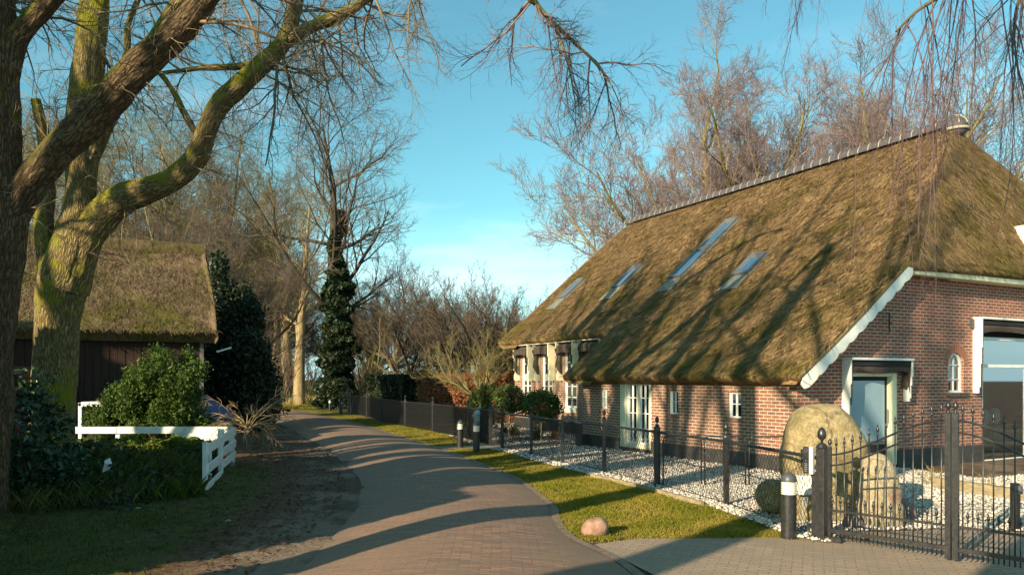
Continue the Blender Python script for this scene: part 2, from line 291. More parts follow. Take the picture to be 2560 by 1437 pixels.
M['ridge'] = mat('ridge_tile', (.045, .042, .05), .75, col2=(.085, .075, .08), scale=12, bump=.004)
M['mortar'] = mat('ridge_mortar', (.42, .38, .28), .9, col2=(.3, .27, .2), scale=20, bump=.004)
M['plinth'] = mat('black_plinth', (.028, .027, .026), .75, col2=(.05, .047, .043), scale=10, bump=.004)
M['white'] = mat('white_paint', (.80, .80, .76), .5, col2=(.70, .70, .64), scale=6, bump=.001, col3=(.52, .54, .42), s3=3.5, m3=.60)
M['cream'] = mat('cream_paint', (.74, .72, .50), .5, col2=(.66, .64, .43), scale=5, bump=.001)
M['blackm'] = mat('black_metal', (.010, .011, .014), .35, col2=(.03, .028, .026), scale=22, bump=.001, spec=.6)
M['blackw'] = mat('black_wire', (.012, .013, .014), .5)
M['glass'] = glass_mat('window_glass')
M['skyglass'] = glass_mat('skylight_glass', .92, (.1, .12, .14))
M['biglass'] = glass_mat('big_window_glass', .30, (.62, .78, .78))
M['frost'] = mat('frosted_door_glass', (.22, .34, .40), .12, col2=(.26, .38, .44), scale=1.2, spec=.8)
M['curtain'] = mat('curtain_cloth', (.62, .56, .36), .9, col2=(.5, .45, .3), scale=30, stretch=(1, 1, .05))
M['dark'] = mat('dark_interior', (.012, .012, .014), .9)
M['room'] = mat('room_wall', (.09, .15, .25), .9)
M['awning'] = mat('awning_fabric', (.075, .052, .038), .85, col2=(.055, .04, .03), scale=14, bump=.004)
M['awning2'] = mat('awning_wing_fabric', (.085, .075, .045), .85, col2=(.06, .052, .03), scale=14, bump=.004)
M['lead'] = mat('lead_apron', (.22, .22, .18), .6, col2=(.15, .16, .12), scale=9, bump=.003)
M['skyframe'] = mat('skylight_frame', (.12, .125, .13), .4)
M['stone'] = stone_mat('boulder', (.27, .20, .09), (.43, .34, .18), (.15, .125, .05), 1.7, .54)
M['stone_pink'] = mat('pink_stone', (.24, .13, .085), .85, col2=(.36, .22, .15), scale=10, bump=.012, bscale=20)
M['stone_dark'] = mat('dark_stone', (.12, .085, .085), .85, col2=(.2, .15, .14), scale=9, bump=.02, bscale=10)
M['gravel'] = mat('gravel_pebbles', (.50, .45, .38), .85, island=.5, bump=.004, bscale=40)
M['gravel_base'] = mat('gravel_bed', (.30, .28, .25), .95, col2=(.14, .125, .11), scale=45, bump=.03, bscale=40)
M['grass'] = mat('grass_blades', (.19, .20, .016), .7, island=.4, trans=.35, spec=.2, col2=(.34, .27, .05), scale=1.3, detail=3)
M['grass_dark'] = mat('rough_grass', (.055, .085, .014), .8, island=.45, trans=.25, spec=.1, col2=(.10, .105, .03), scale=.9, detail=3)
M['dry_grass'] = mat('dry_grass', (.42, .33, .13), .8, island=.3, trans=.3, spec=.1)
M['litter'] = mat('leaf_litter', (.13, .07, .04), .8, island=.5, trans=.15, spec=.2)
M['timber'] = mat('edging_timber', (.34, .27, .15), .85, col2=(.2, .16, .09), scale=7, bump=.008, stretch=(1, 1, 4))
M['barnwood'] = mat('barn_boards', (.045, .018, .010), .85, col2=(.022, .010, .007), scale=3, stretch=(9, 9, .5), bump=.01)  # brown boards, taken darker to add to the shade on the barn wall
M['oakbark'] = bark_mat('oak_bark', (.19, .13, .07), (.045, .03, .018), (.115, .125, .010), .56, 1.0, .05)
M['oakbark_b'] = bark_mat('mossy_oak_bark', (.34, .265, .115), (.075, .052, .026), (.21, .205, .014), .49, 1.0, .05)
M['twig'] = mat('twig_bark', (.21, .155, .085), .85, island=.35)
M['twig_purple'] = mat('twig_purple', (.20, .14, .13), .8, island=.3)
M['limb_green'] = mat('mossy_limb_bark', (.23, .195, .065), .9, col2=(.16, .125, .06), scale=2.5, bump=.03, bscale=9)
M['dark_bark'] = mat('dark_trunk_bark', (.035, .028, .02), .95, col2=(.07, .055, .03), scale=3, bump=.05, bscale=8)  # near-black so the ivy-clad oak's trunk reads as shaded
M['limb_brown'] = mat('brown_limb_bark', (.09, .07, .045), .9, col2=(.15, .125, .06), scale=2, bump=.03, bscale=9)
M['trunk_tan'] = mat('tan_trunk_bark', (.36, .27, .13), .9, col2=(.22, .16, .08), scale=3, bump=.05, bscale=8, stretch=(1, 1, .3))
M['twig_brown'] = mat('twig_brown', (.125, .09, .06), .85, island=.35)
M['twig_olive'] = mat('twig_olive', (.20, .165, .06), .85, island=.35)
M['birchtwig'] = mat('birch_twig', (.11, .06, .06), .7, island=.3)
M['yew'] = mat('yew_leaf', (.06, .105, .014), .6, island=.5, trans=.25, spec=.3)
M['holly'] = mat('holly_leaf', (.026, .042, .018), .5, island=.4, trans=.1, spec=.3)
M['laurel'] = mat('laurel_leaf', (.022, .055, .020), .35, island=.4, trans=.15, spec=.5)
M['privet'] = mat('privet_leaf', (.115, .155, .016), .6, island=.4, trans=.3, spec=.3)
M['ivy'] = mat('ivy_leaf', (.020, .035, .013), .5, island=.4, trans=.1, spec=.3)
M['beech'] = mat('beech_leaf', (.27, .115, .055), .75, island=.45, trans=.2, spec=.2)
M['photinia'] = mat('ball_tree_leaf', (.085, .12, .022), .5, island=.45, trans=.25, spec=.4, col3=(.28, .12, .05), s3=2.2, m3=.55)
M['white_flower'] = mat('white_blossom', (.8, .78, .7), .7)
M['lampglass'] = mat('lamp_louvre', (.72, .70, .58), .4)
M['lampcap'] = mat('lamp_cap', (.06, .065, .075), .45)
M['greypaint'] = mat('grey_cast_iron', (.26, .28, .26), .55, col2=(.32, .34, .31), scale=15, bump=.002)
M['carblue'] = mat('car_paint', (.012, .022, .07), .25, spec=.7)
M['tyre'] = mat('tyre_rubber', (.02, .02, .02), .8)
M['red'] = mat('red_lens', (.5, .02, .03), .25)
M['steel'] = mat('bare_metal', (.4, .4, .42), .3, metal=.8)
M['cushion'] = mat('cushion_cloth', (.6, .6, .56), .9)
M['sofa'] = mat('sofa_cloth', (.28, .28, .2), .9)
RNG = np.random.default_rng(7)
random.seed(7)
# ------------------------------------------------------------------ ground
def catmull(pts, n):
    pts = [np.array(p, dtype=float) for p in pts]; q = [2 * pts[0] - pts[1]] + pts + [2 * pts[-1] - pts[-2]]; out = []
    for i in range(1, len(q) - 2):
        for k in range(n):
            t = k / n; a, b, c, d = q[i - 1], q[i], q[i + 1], q[i + 2]
            out.append(.5 * (2 * b + (c - a) * t + (2 * a - 5 * b + 4 * c - d) * t * t + (3 * b - a - 3 * c + d) * t ** 3))
    out.append(pts[-1]); return np.array(out)
ROAD_R = [(1.7, -12), (1.6, -3), (1.45, 3), (1.24, 7.38), (.72, 9.2), (.61, 10.55), (.6, 11.5), (.15, 14.3), (-.52, 16.6), (-1.98, 21), (-3.74, 25.4), (-6.4, 32.2), (-10.3, 40.6), (-14.9, 48.8), (-23, 58), (-36, 66), (-60, 76)]
ROAD_L = [(-2.0, -12), (-2.05, -3), (-2.1, 3), (-2.14, 7.38), (-2.18, 9.2), (-2.25, 10.55), (-2.35, 11.5), (-2.85, 14.3), (-3.6, 16.6), (-5.1, 21), (-6.95, 25.4), (-9.7, 32.2), (-13.6, 41.2), (-18.0, 50.2), (-25.5, 60.5), (-38, 69), (-61, 79)]
FENCE = [(3.67, 8.98), (3.23, 11.46), (2.59, 13.57), (1.88, 15.5), (1.15, 17.2), (.485, 19.2), (-.27, 21.0)]
FENCE2 = [(-.62, 21.75), (-1.38, 23.9), (-2.9, 27.8), (-4.3, 30.6), (-5.9, 34.6), (-7.5, 39.2), (-9.3, 43.0)]
RR = catmull(ROAD_R, 10); RL = catmull(ROAD_L, 10)
def inpoly(x, y, poly):
    x = np.asarray(x, dtype=float); y = np.asarray(y, dtype=float); r = np.zeros(x.shape, bool); n = len(poly)
    for i in range(n):
        x0, y0 = poly[i]; x1, y1 = poly[(i + 1) % n]
        if y0 == y1: continue
        r ^= ((y0 > y) != (y1 > y)) & (x < (x1 - x0) * (y - y0) / (y1 - y0) + x0)
    return r
ROAD_POLY = [tuple(p) for p in RL] + [tuple(p) for p in RR[::-1]]
GE = [G(x, y) for x, y in ((2072, 1356), (2010, 1347), (1950, 1330), (1900, 1308), (1830, 1285), (1755, 1259), (1640, 1225), (1480, 1188), (1330, 1150), (1262, 1128))]
GRAVEL_EDGE = [(p.x, p.y) for p in GE] + [(-.55, 20.6), (-1.25, 22.6), (-1.75, 24.4), (-2.3, 26.4), (-2.4, 29.5)]
VERGE = [(p[0], p[1]) for p in RR if 9.0 < p[1] < 52] + [(-12.5, 47), (-9.6, 43.2), (-7.7, 39.2), (-6.0, 34.5)] + GRAVEL_EDGE[::-1] + [(3.2, 9.15), (1.2, 9.08)]
DRIVE = [(1.5, 9.12), (3.3, 9.2), (3.72, 8.98), (4.3, 9.5), (5.6, 9.7), (7.6, 9.2), (14, 8.0), (16, -12), (1.9, -12), (1.62, 3), (1.4, 7.38), (.95, 8.8)]
PATH = [(-.75, 21.95), (-2.4, 21.35), (-1.95, 20.75), (-.35, 20.85), (1.2, 21.6), (2.6, 22.1), (2.5, 23.0), (.5, 22.4)]
GRAVEL = GRAVEL_EDGE + [(-3.5, 33), (1.0, 33), (9, 14.5), (15, 17.6), (15, 8.2), (7.6, 9.2), (5.6, 9.7), (4.3, 9.5)]
def gz(x, y):
    x = np.asarray(x, dtype=float); y = np.asarray(y, dtype=float)
    h = .30 * np.exp(-((x + 7.4) / 1.6) ** 2 - ((y - 14.2) / 2.2) ** 2) + .22 * np.exp(-((x + 9.5) / 2.5) ** 2 - ((y - 12.5) / 3) ** 2)
    h += .02 * np.sin(x * 1.7 + y * .6) * np.sin(y * 1.3 - x * .4) * (((x < -3) | (y > 40)) * 1.0) + .012 * np.sin(x * 5.1 + y * 3) * np.sin(y * 4.3 - x * 2)
    xl = np.interp(y, [p[1] for p in ROAD_L], [p[0] for p in ROAD_L]); e_ = np.exp(-((x - xl) / .45) ** 2)
    h += e_ * (.016 + .022 * np.sin(x * 9 + y * 4.7) * np.sin(y * 6.1 - x * 3))
    return h - .03
xs = np.concatenate([[-900, -400, -200, -120, -80, -60], np.arange(-48, -14, 1.5), np.arange(-14, 9, .2), np.arange(9, 30, 1.5), [35, 50, 80, 130, 220, 400, 900]])
ys = np.concatenate([[-60, -30, -15], np.arange(-8, 4, 1), np.arange(4, 32, .2), np.arange(32, 80, 1.5), [90, 110, 140, 200, 320, 600, 1500]])
X, Y = np.meshgrid(xs, ys); Z = gz(X, Y); nx = len(xs); ny = len(ys)
ii = np.arange((ny - 1) * nx).reshape(ny - 1, nx)[:, :-1].ravel()
me = mk_mesh('ground', [(np.stack([X, Y, Z], -1).reshape(-1, 3), np.stack([ii, ii + 1, ii + nx + 1, ii + nx], -1))], smooth=True)
ca = me.color_attributes.new('cover', 'FLOAT_COLOR', 'POINT')
fx, fy = X.ravel(), Y.ravel()
leftside = fx < np.interp(fy, RL[:, 1], RL[:, 0])
rl = np.interp(fy, RL[:, 1], RL[:, 0])
verge_m = inpoly(fx, fy, VERGE)
grass_m = np.where(verge_m, 1.0, 0)
grass_m = np.maximum(grass_m, np.where(leftside & (fy < 17), np.clip((rl - fx - 1.0) / 1.2, 0, 1) * .9, 0))
grass_m = np.maximum(grass_m, np.where(leftside & (fy >= 17) & (fy < 42), 0.15, 0))
grass_m = np.maximum(grass_m, np.where((fy > 42) & ~inpoly(fx, fy, GRAVEL), .5, 0))
lit_m = np.where(leftside & (fy >= 6) & (fy < 42), np.clip((rl - fx) / 1.5, 0, 1), 0) * .7
lit_m = np.maximum(lit_m, np.where(fy > 44, .6, 0))
ca.data.foreach_set('color', np.stack([grass_m, lit_m, np.exp(-((fx + 3.4) / 1.7) ** 2 - ((fy - 8.2) / 2.4) ** 2), fx * 0 + 1], -1).astype(np.float32).ravel())
m = bpy.data.materials.new('ground_soil'); t = nodes(m); N = t.nodes.new; K = t.links.new
o_ = N('ShaderNodeOutputMaterial'); b_ = N('ShaderNodeBsdfPrincipled'); b_.inputs['Roughness'].default_value = .95; b_.inputs['Specular IOR Level'].default_value = .1; K(b_.outputs[0], o_.inputs[0])
at = N('ShaderNodeAttribute'); at.attribute_name = 'cover'; s_ = N('ShaderNodeSeparateColor'); K(at.outputs['Color'], s_.inputs[0]); tcx = N('ShaderNodeTexCoord')
def nse(sc, d=6):
    n = N('ShaderNodeTexNoise'); n.inputs['Scale'].default_value = sc; n.inputs['Detail'].default_value = d; n.inputs['Roughness'].default_value = .65; K(tcx.outputs['Object'], n.inputs['Vector']); return n.outputs[0]
def mth(op, a, b):
    x = N('ShaderNodeMath'); x.operation = op
    for i, s in enumerate((a, b)):
        if isinstance(s, (int, float)): x.inputs[i].default_value = s
        else: K(s, x.inputs[i])
    x.use_clamp = True; return x.outputs[0]
def rmp(s, a, b, ca_, cb_):
    r = N('ShaderNodeValToRGB'); r.color_ramp.elements[0].position = a; r.color_ramp.elements[1].position = b; r.color_ramp.elements[0].color = (*ca_, 1); r.color_ramp.elements[1].color = (*cb_, 1); K(s, r.inputs[0]); return r.outputs[0]
def mx(f, a, b):
    x = N('ShaderNodeMixRGB')
    for i, s in enumerate((f, a, b)):
        if isinstance(s, tuple): x.inputs[i].default_value = (*s, 1)
        else: K(s, x.inputs[i])
    return x.outputs[0]
n1, n2, n3 = nse(.9, 8), nse(14, 6), nse(5, 7)
dirt = mx(rmp(mth('ADD', n1, mth('MULTIPLY', s_.outputs[2], .22)), .47, .6, (0, 0, 0), (1, 1, 1)), rmp(n2, .3, .7, (.075, .055, .04), (.15, .105, .07)), rmp(n2, .3, .7, (.17, .125, .09), (.28, .21, .15)))
grs = mx(rmp(n3, .4, .6, (0, 0, 0), (1, 1, 1)), rmp(n2, .3, .7, (.045, .06, .012), (.10, .115, .02)), (.125, .10, .04))
ltr = rmp(n2, .35, .65, (.075, .045, .025), (.19, .11, .06))
lf = rmp(mth('ADD', mth('MULTIPLY', s_.outputs[1], .7), mth('SUBTRACT', n3, .45)), .25, .5, (0, 0, 0), (1, 1, 1))
gf = rmp(mth('ADD', mth('MULTIPLY', s_.outputs[0], .8), mth('SUBTRACT', n1, .5)), .28, .5, (0, 0, 0), (1, 1, 1))
K(mx(gf, mx(lf, dirt, ltr), grs), b_.inputs['Base Color'])
bu = N('ShaderNodeBump'); bu.inputs['Distance'].default_value = .04; K(mth('ADD', n2, mth('MULTIPLY', n3, .6)), bu.inputs['Height']); K(bu.outputs[0], b_.inputs['Normal'])
M['ground'] = m
link('ground', me, m, kind='structure')

def strip(name, la, ra, n, camber, z0, mat_, wob=0, **k):
    V = []; UV = []; s = 0; pc = None
    for i in range(len(la)):
        c = (la[i] + ra[i]) / 2; s += np.linalg.norm(c - pc) if pc is not None else 0; pc = c; w = np.linalg.norm(ra[i] - la[i])
        for j in range(n + 1):
            f = j / n; p = la[i] * (1 - f) + ra[i] * f; zz = z0 + camber * (1 - (2 * f - 1) ** 2) + (.012 * math.sin(p[0] * 1.9 + p[1] * .9) * math.sin(p[1] * .7) if wob else 0) * (4 * f * (1 - f))
            V.append((p[0], p[1], zz)); UV.append((s, f * w))
    m_ = n + 1; ii = np.arange((len(la) - 1) * m_).reshape(-1, m_)[:, :-1].ravel()
    return link(name, mk_mesh(name, [(np.array(V), np.stack([ii, ii + 1, ii + m_ + 1, ii + m_], -1))], smooth=True, uv=np.array(UV)), mat_, **k)
RLd = catmull(ROAD_L, 24); RRd = catmull(ROAD_R, 24)
# courses run across the lane: u along the width
def strip_uv_swap(o):
    u = o.data.uv_layers[0]; a = np.zeros(len(u.data) * 2, dtype=np.float32); u.data.foreach_get('uv', a); a = a.reshape(-1, 2)[:, ::-1].ravel(); u.data.foreach_set('uv', np.ascontiguousarray(a))
rd = strip('road', RLd, RRd, 14, .13, -.012, M['road'], 1, kind='structure'); strip_uv_swap(rd)
nr = np.array([(-a[1], a[0]) for a in (np.gradient(RRd, axis=0) / np.linalg.norm(np.gradient(RRd, axis=0), axis=1)[:, None])])
strip('road_edge_kerb', RRd + nr * .06, RRd - nr * .05, 1, 0, .006, M['kerb'], kind='structure')
nl = np.array([(-a[1], a[0]) for a in (np.gradient(RLd, axis=0) / np.linalg.norm(np.gradient(RLd, axis=0), axis=1)[:, None])])
0 and strip('road_edge_kerb', RLd[24:] + nl[24:] * .05, RLd[24:] - nl[24:] * .06, 1, 0, .004, M['kerb'], kind='structure')
def flat(name, poly, z, mat_, **k):
    me = bpy.data.meshes.new(name); me.from_pydata([(x, y, z) for x, y in poly], [], [tuple(range(len(poly)))])
    bm = bmesh.new(); bm.from_mesh(me); bmesh.ops.triangulate(bm, faces=bm.faces); bmesh.ops.recalc_face_normals(bm, faces=bm.faces)
    for f in bm.faces:
        if f.normal.z < 0: f.normal_flip()
    bm.to_mesh(me); bm.free()
    u = me.uv_layers.new(name='UVMap')
    for lp in me.loops: c = me.vertices[lp.vertex_index].co; u.data[lp.index].uv = (c.x * .93 - c.y * .37, c.x * .37 + c.y * .93)
    return link(name, me, mat_, **k)
flat('driveway', DRIVE, -.006, M['drive'], kind='structure')
flat('garden_path', PATH, .012, M['path'], kind='structure')
GRP = [p for p in GRAVEL]
flat('gravel_bed', GRP, -.001, M['gravel_base'], kind='structure')

def scatter(poly, n, rng=RNG, dens=None):
    a = np.array(poly); lo_, hi = a.min(0), a.max(0); out = []; c = 0
    while c < n:
        p = rng.uniform(lo_, hi, (n * 2, 2)); p = p[inpoly(p[:, 0], p[:, 1], poly)]
        if dens is not None: p = p[rng.random(len(p)) < dens(p[:, 0], p[:, 1])]
        out.append(p); c += len(p)
    return np.concatenate(out)[:n]
# pebbles: squashed irregular octahedra
def pebbles(name, pts, size, mat_, **k):
    n = len(pts); o8 = np.array([(1, 0, 0), (0, 1, 0), (-1, 0, 0), (0, -1, 0), (0, 0, .7), (0, 0, -.5)])
    f8 = np.array([(0, 1, 4), (1, 2, 4), (2, 3, 4), (3, 0, 4), (1, 0, 5), (2, 1, 5), (3, 2, 5), (0, 3, 5)])
    s = RNG.uniform(.55, 1.3, n) * size; a = RNG.uniform(0, 6.28, n)
    v = o8[None] * RNG.uniform(.6, 1.3, (n, 6, 1)) * s[:, None, None]
    x = v[..., 0] * np.cos(a)[:, None] - v[..., 1] * np.sin(a)[:, None]; y = v[..., 0] * np.sin(a)[:, None] + v[..., 1] * np.cos(a)[:, None]
    V = np.stack([x + pts[:, :1], y + pts[:, 1:2], v[..., 2] + (s * .35)[:, None] + RNG.uniform(0, .012, n)[:, None]], -1).reshape(-1, 3)
    return link(name, mk_mesh(name, [(V, (f8[None] + (np.arange(n) * 6)[:, None, None]).reshape(-1, 3))]), mat_, **k)
near = lambda x, y: np.clip((13.0 / np.maximum(y, 1)) ** 2.2, 0, 1) * ~inpoly(x, y, PATH)
pebbles('gravel', scatter(GRAVEL, 62000, dens=near), .030, M['gravel'], kind='stuff')

# blades of grass as slim triangles
def blades(name, pts, h, w, mat_, lean=.5, z=None, **k):
    n = len(pts); a = RNG.uniform(0, 6.28, n); hh = h * RNG.uniform(.4, 1.25, n); dx, dy = np.cos(a), np.sin(a)
    la = RNG.uniform(0, 6.28, n); ll = hh * RNG.uniform(0, lean, n); zz = gz(pts[:, 0], pts[:, 1]) if z is None else np.full(n, z)
    ww = w * RNG.uniform(.6, 1.2, n)
    b0 = np.stack([pts[:, 0] - dx * ww, pts[:, 1] - dy * ww, zz], -1); b1 = np.stack([pts[:, 0] + dx * ww, pts[:, 1] + dy * ww, zz], -1)
    m1 = np.stack([pts[:, 0] + np.cos(la) * ll * .35 + dx * ww * .8, pts[:, 1] + np.sin(la) * ll * .35 + dy * ww * .8, zz + hh * .55], -1)
    tp = np.stack([pts[:, 0] + np.cos(la) * ll, pts[:, 1] + np.sin(la) * ll, zz + hh], -1)
    V = np.stack([b0, b1, m1, tp], 1).reshape(-1, 3); q = np.arange(n) * 4
    return link(name, mk_mesh(name, [(V, np.stack([q, q + 1, q + 2, q + 3], -1))]), mat_, **k)
def nz2(x, y, s=1.0): return .5 + .5 * np.sin(x * 2.1 * s + 1.3 * np.sin(y * 1.7 * s)) * np.sin(y * 2.3 * s + 1.1 * np.sin(x * 1.9 * s))
blades('verge_grass', scatter(VERGE, 165000, dens=lambda x, y: np.clip((11.0 / y) ** 2.0, 0, 1) * np.clip(1.25 * nz2(x, y, 1.6) * nz2(x + 3, y, 4.1) ** .5 + .16 - .5 * (nz2(x, y + 2, 2.7) > .93), .03, 1)) + RNG.normal(0, .035, (165000, 2)), .045, .0035, M['grass'], .9, kind='stuff')
LB = [(-2.9, 5.5), (-3.2, 9), (-3.6, 12), (-4.4, 14.5), (-5.4, 16.5), (-7, 18), (-15, 18), (-15, 5.5)]
dl = lambda x, y: np.clip((10.5 / y) ** 2, 0, 1) * np.clip((-3.0 - x - .12 * (y - 6) * 1.0) / 1.3, .06, 1) * (.25 + .75 * nz2(x, y, 1.1))
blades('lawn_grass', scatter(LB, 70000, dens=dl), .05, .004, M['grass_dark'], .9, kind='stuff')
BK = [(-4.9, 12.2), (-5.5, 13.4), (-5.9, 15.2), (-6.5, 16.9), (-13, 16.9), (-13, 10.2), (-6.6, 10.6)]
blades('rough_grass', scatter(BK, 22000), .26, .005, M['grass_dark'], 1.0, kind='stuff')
FAR = [(p[0] - .3, p[1] + .2) for p in RL if 40 < p[1] < 70] + [(-40, 74), (-30, 90), (-2, 90), (-2, 56), (-9.5, 50)] + [(p[0] + .5, p[1] + .5) for p in RR[::-1] if 46 < p[1] < 60]
blades('dry_grass', scatter([(-24, 62), (-16, 56), (-13, 60), (-12, 75), (-26, 78)], 9000), .55, .012, M['dry_grass'], .6, kind='stuff')
blades('far_grass', scatter([(-17, 50.5), (-11, 49.5), (-9, 53), (-12, 60), (-22, 66), (-27, 64)], 14000), .12, .014, M['grass'], .8, kind='stuff')
# fallen leaves
def leaves_flat(name, pts, size, mat_, z=None, **k):
    n = len(pts); a = RNG.uniform(0, 6.28, n); s = size * RNG.uniform(.5, 1.3, n); t1 = RNG.uniform(-.5, .5, n); t2 = RNG.uniform(-.5, .5, n)
    zz = (gz(pts[:, 0], pts[:, 1]) if z is None else z) + .018
    c = np.stack([pts[:, 0], pts[:, 1], zz + np.zeros(n)], -1); u = np.stack([np.cos(a), np.sin(a), t1], -1) * s[:, None]; v = np.stack([-np.sin(a), np.cos(a), t2], -1) * s[:, None] * .55
    V = np.stack([c - u, c + v, c + u, c - v], 1).reshape(-1, 3); q = np.arange(n) * 4
    return link(name, mk_mesh(name, [(V, np.stack([q, q + 1, q + 2, q + 3], -1))]), mat_, **k)
LL = [(-2.6, 7), (-2.5, 11), (-3.1, 14.3), (-3.8, 16.6), (-5.2, 21), (-7, 25.4), (-8.6, 26), (-7.0, 20), (-6.2, 17), (-5.6, 13.2), (-4.9, 10)]
allv = np.concatenate([scatter(LL, 3000), scatter([(-2.6, 6), (-2.6, 12), (-8, 14), (-8, 6)], 900), scatter(VERGE, 900), scatter([(3, 9.2), (4.5, 9.6), (4.5, 8.9), (3.2, 8.8)], 70)])
leaves_flat('fallen_leaves', allv, .036, M['litter'], kind='stuff')

# ------------------------------------------------------------------ farmhouse
Cx, Cy = 5.66, 15.1
D1 = Vector((-.463, .886, 0)).normalized(); D2 = Vector((.886, .463, 0)).normalized()
MS = Matrix(((D1.x, -D2.x, 0, Cx), (D1.y, -D2.y, 0, Cy), (0, 0, 1, 0), (0, 0, 0, 1)))                 # side wall frame: (t, out, z)
MT = MS @ Matrix.Translation((0, -2.06, 0))                                                               # tall wall
MG = Matrix(((D2.x, -D1.x, 0, Cx), (D2.y, -D1.y, 0, Cy), (0, 0, 1, 0), (0, 0, 0, 1)))                  # gable frame: (s, out, z)
def wall_u(px, py, Mf, out=0.0):
    """pixel of the survey photo -> (u, z) on the wall plane of frame Mf"""
    o = Mf @ Vector((0, out, 0)); u = (Mf.to_3x3() @ Vector((1, 0, 0))); k = (px - 1280) / F
    a = (k * o.y - o.x) / (u.x - k * u.y); y = o.y + a * u.y; return a, H - (py - 948) * y / F
house = empty('farmhouse', (Cx, Cy, 0), label='long brick farmhouse with a mossy thatched roof behind the black fence', cat='house')
def HP(o):
    o.parent = house; o.matrix_parent_inverse = Matrix.Translation((-Cx, -Cy, 0)); return o
def wall(name, Mf, u0, u1, z0, z1, holes, mat_, thick=.22, clip=None):
    us = sorted({u0, u1, *[h[0] for h in holes], *[h[1] for h in holes]}); zs = sorted({z0, z1, *[h[2] for h in holes], *[h[3] for h in holes]})
    us = [u for u in us if u0 <= u <= u1]; zs = [z for z in zs if z0 <= z <= z1]; b = MB(Mf)
    for i in range(len(us) - 1):
        for j in range(len(zs) - 1):
            a, c, d, e = us[i], us[i + 1], zs[j], zs[j + 1]; um, zm = (a + c) / 2, (d + e) / 2
            if any(h[0] < um < h[1] and h[2] < zm < h[3] for h in holes): continue
            pts = [(a, d), (c, d), (c, e), (a, e)]
            for (ka, kb) in (clip or []):                       # keep z <= ka + kb*u
                q = []
                for m_ in range(len(pts)):
                    p1, p2 = pts[m_], pts[(m_ + 1) % len(pts)]; f1 = ka + kb * p1[0] - p1[1]; f2 = ka + kb * p2[0] - p2[1]
                    if f1 >= 0: q.append(p1)
                    if f1 * f2 < 0: w = f1 / (f1 - f2); q.append((p1[0] + (p2[0] - p1[0]) * w, p1[1] + (p2[1] - p1[1]) * w))
                pts = q
                if len(pts) < 3: break
            if len(pts) >= 3: b.poly([(p, 0, q) for p, q in pts])
    for a, c, d, e in holes:
        for pts, uv in (([(a, 0, d), (a, -thick, d), (a, -thick, e), (a, 0, e)], [(0, d), (thick, d), (thick, e), (0, e)]), ([(c, 0, d), (c, -thick, d), (c, -thick, e), (c, 0, e)], [(0, d), (thick, d), (thick, e), (0, e)]),
                        ([(a, 0, e), (c, 0, e), (c, -thick, e), (a, -thick, e)], [(a, 0), (c, 0), (c, thick), (a, thick)]), ([(a, 0, d), (c, 0, d), (c, -thick, d), (a, -thick, d)], [(a, 0), (c, 0), (c, thick), (a, thick)])):
            b.poly(pts, uv)
    return HP(b.build(name, mat_, recalc=False, uv=True))
def window(Mf, a, c, d, e, fw=.045, cols=2, rows=2, name='window', fm='white', gm='glass', back='curtain', inset=.07, bar=.02, row_at=None, cz=None):
    fr = MB(Mf); y1 = -inset; y0 = -inset - .05
    fr.box(a, a + fw, y0, y1, d, e).box(c - fw, c, y0, y1, d, e).box(a + fw, c - fw, y0, y1, e - fw, e).box(a + fw, c - fw, y0, y1, d, d + fw)
    w = HP(fr.build(name, M[fm], bevel=.003))
    mb = MB(Mf)
    for i in range(1, cols): x = a + fw + (c - a - 2 * fw) * i / cols; mb.box(x - bar / 2, x + bar / 2, y0 + .008, y1 - .006, d + fw, e - fw)
    zs = row_at if row_at is not None else [d + fw + (e - d - 2 * fw) * i / rows for i in range(1, rows)]
    for z in zs: mb.box(a + fw, c - fw, y0 + .011, y1 - .003, z - bar / 2, z + bar / 2)
    inv = Matrix.Translation((-Cx, -Cy, 0))
    def sub(o): o.parent = w; return o
    if mb.v: sub(mb.build('glazing_bars', M[fm]))
    sub(MB(Mf).poly([(a + fw, y0 + .02, d + fw), (c - fw, y0 + .02, d + fw), (c - fw, y0 + .02, e - fw), (a + fw, y0 + .02, e - fw)]).build('pane', M[gm], recalc=False))
    if back:
        cb = MB(Mf); n = 10; zt = cz if cz else e + .05
        if back == 'curtain':
            for lo_, hi in ((a - .03, a + (c - a) * .40), (c - (c - a) * .36, c + .03)):
                for i in range(n):
                    x0 = lo_ + (hi - lo_) * i / n; x1 = lo_ + (hi - lo_) * (i + 1) / n; q0 = y0 - .10 - .035 * (i % 2); q1 = y0 - .10 - .035 * ((i + 1) % 2)
                    cb.poly([(x0, q0, d - .03), (x1, q1, d - .03), (x1, q1, zt), (x0, q0, zt)])
        else:
            for i in range(n):
                x0 = a + (c - a) * i / n; x1 = a + (c - a) * (i + 1) / n; q0 = y0 - .08 - .02 * (i % 2); q1 = y0 - .08 - .02 * ((i + 1) % 2)
                cb.poly([(x0, q0, d - .03), (x1, q1, d - .03), (x1, q1, zt), (x0, q0, zt)])
        sub(cb.build('curtain', M['curtain'], recalc=False))
    return w
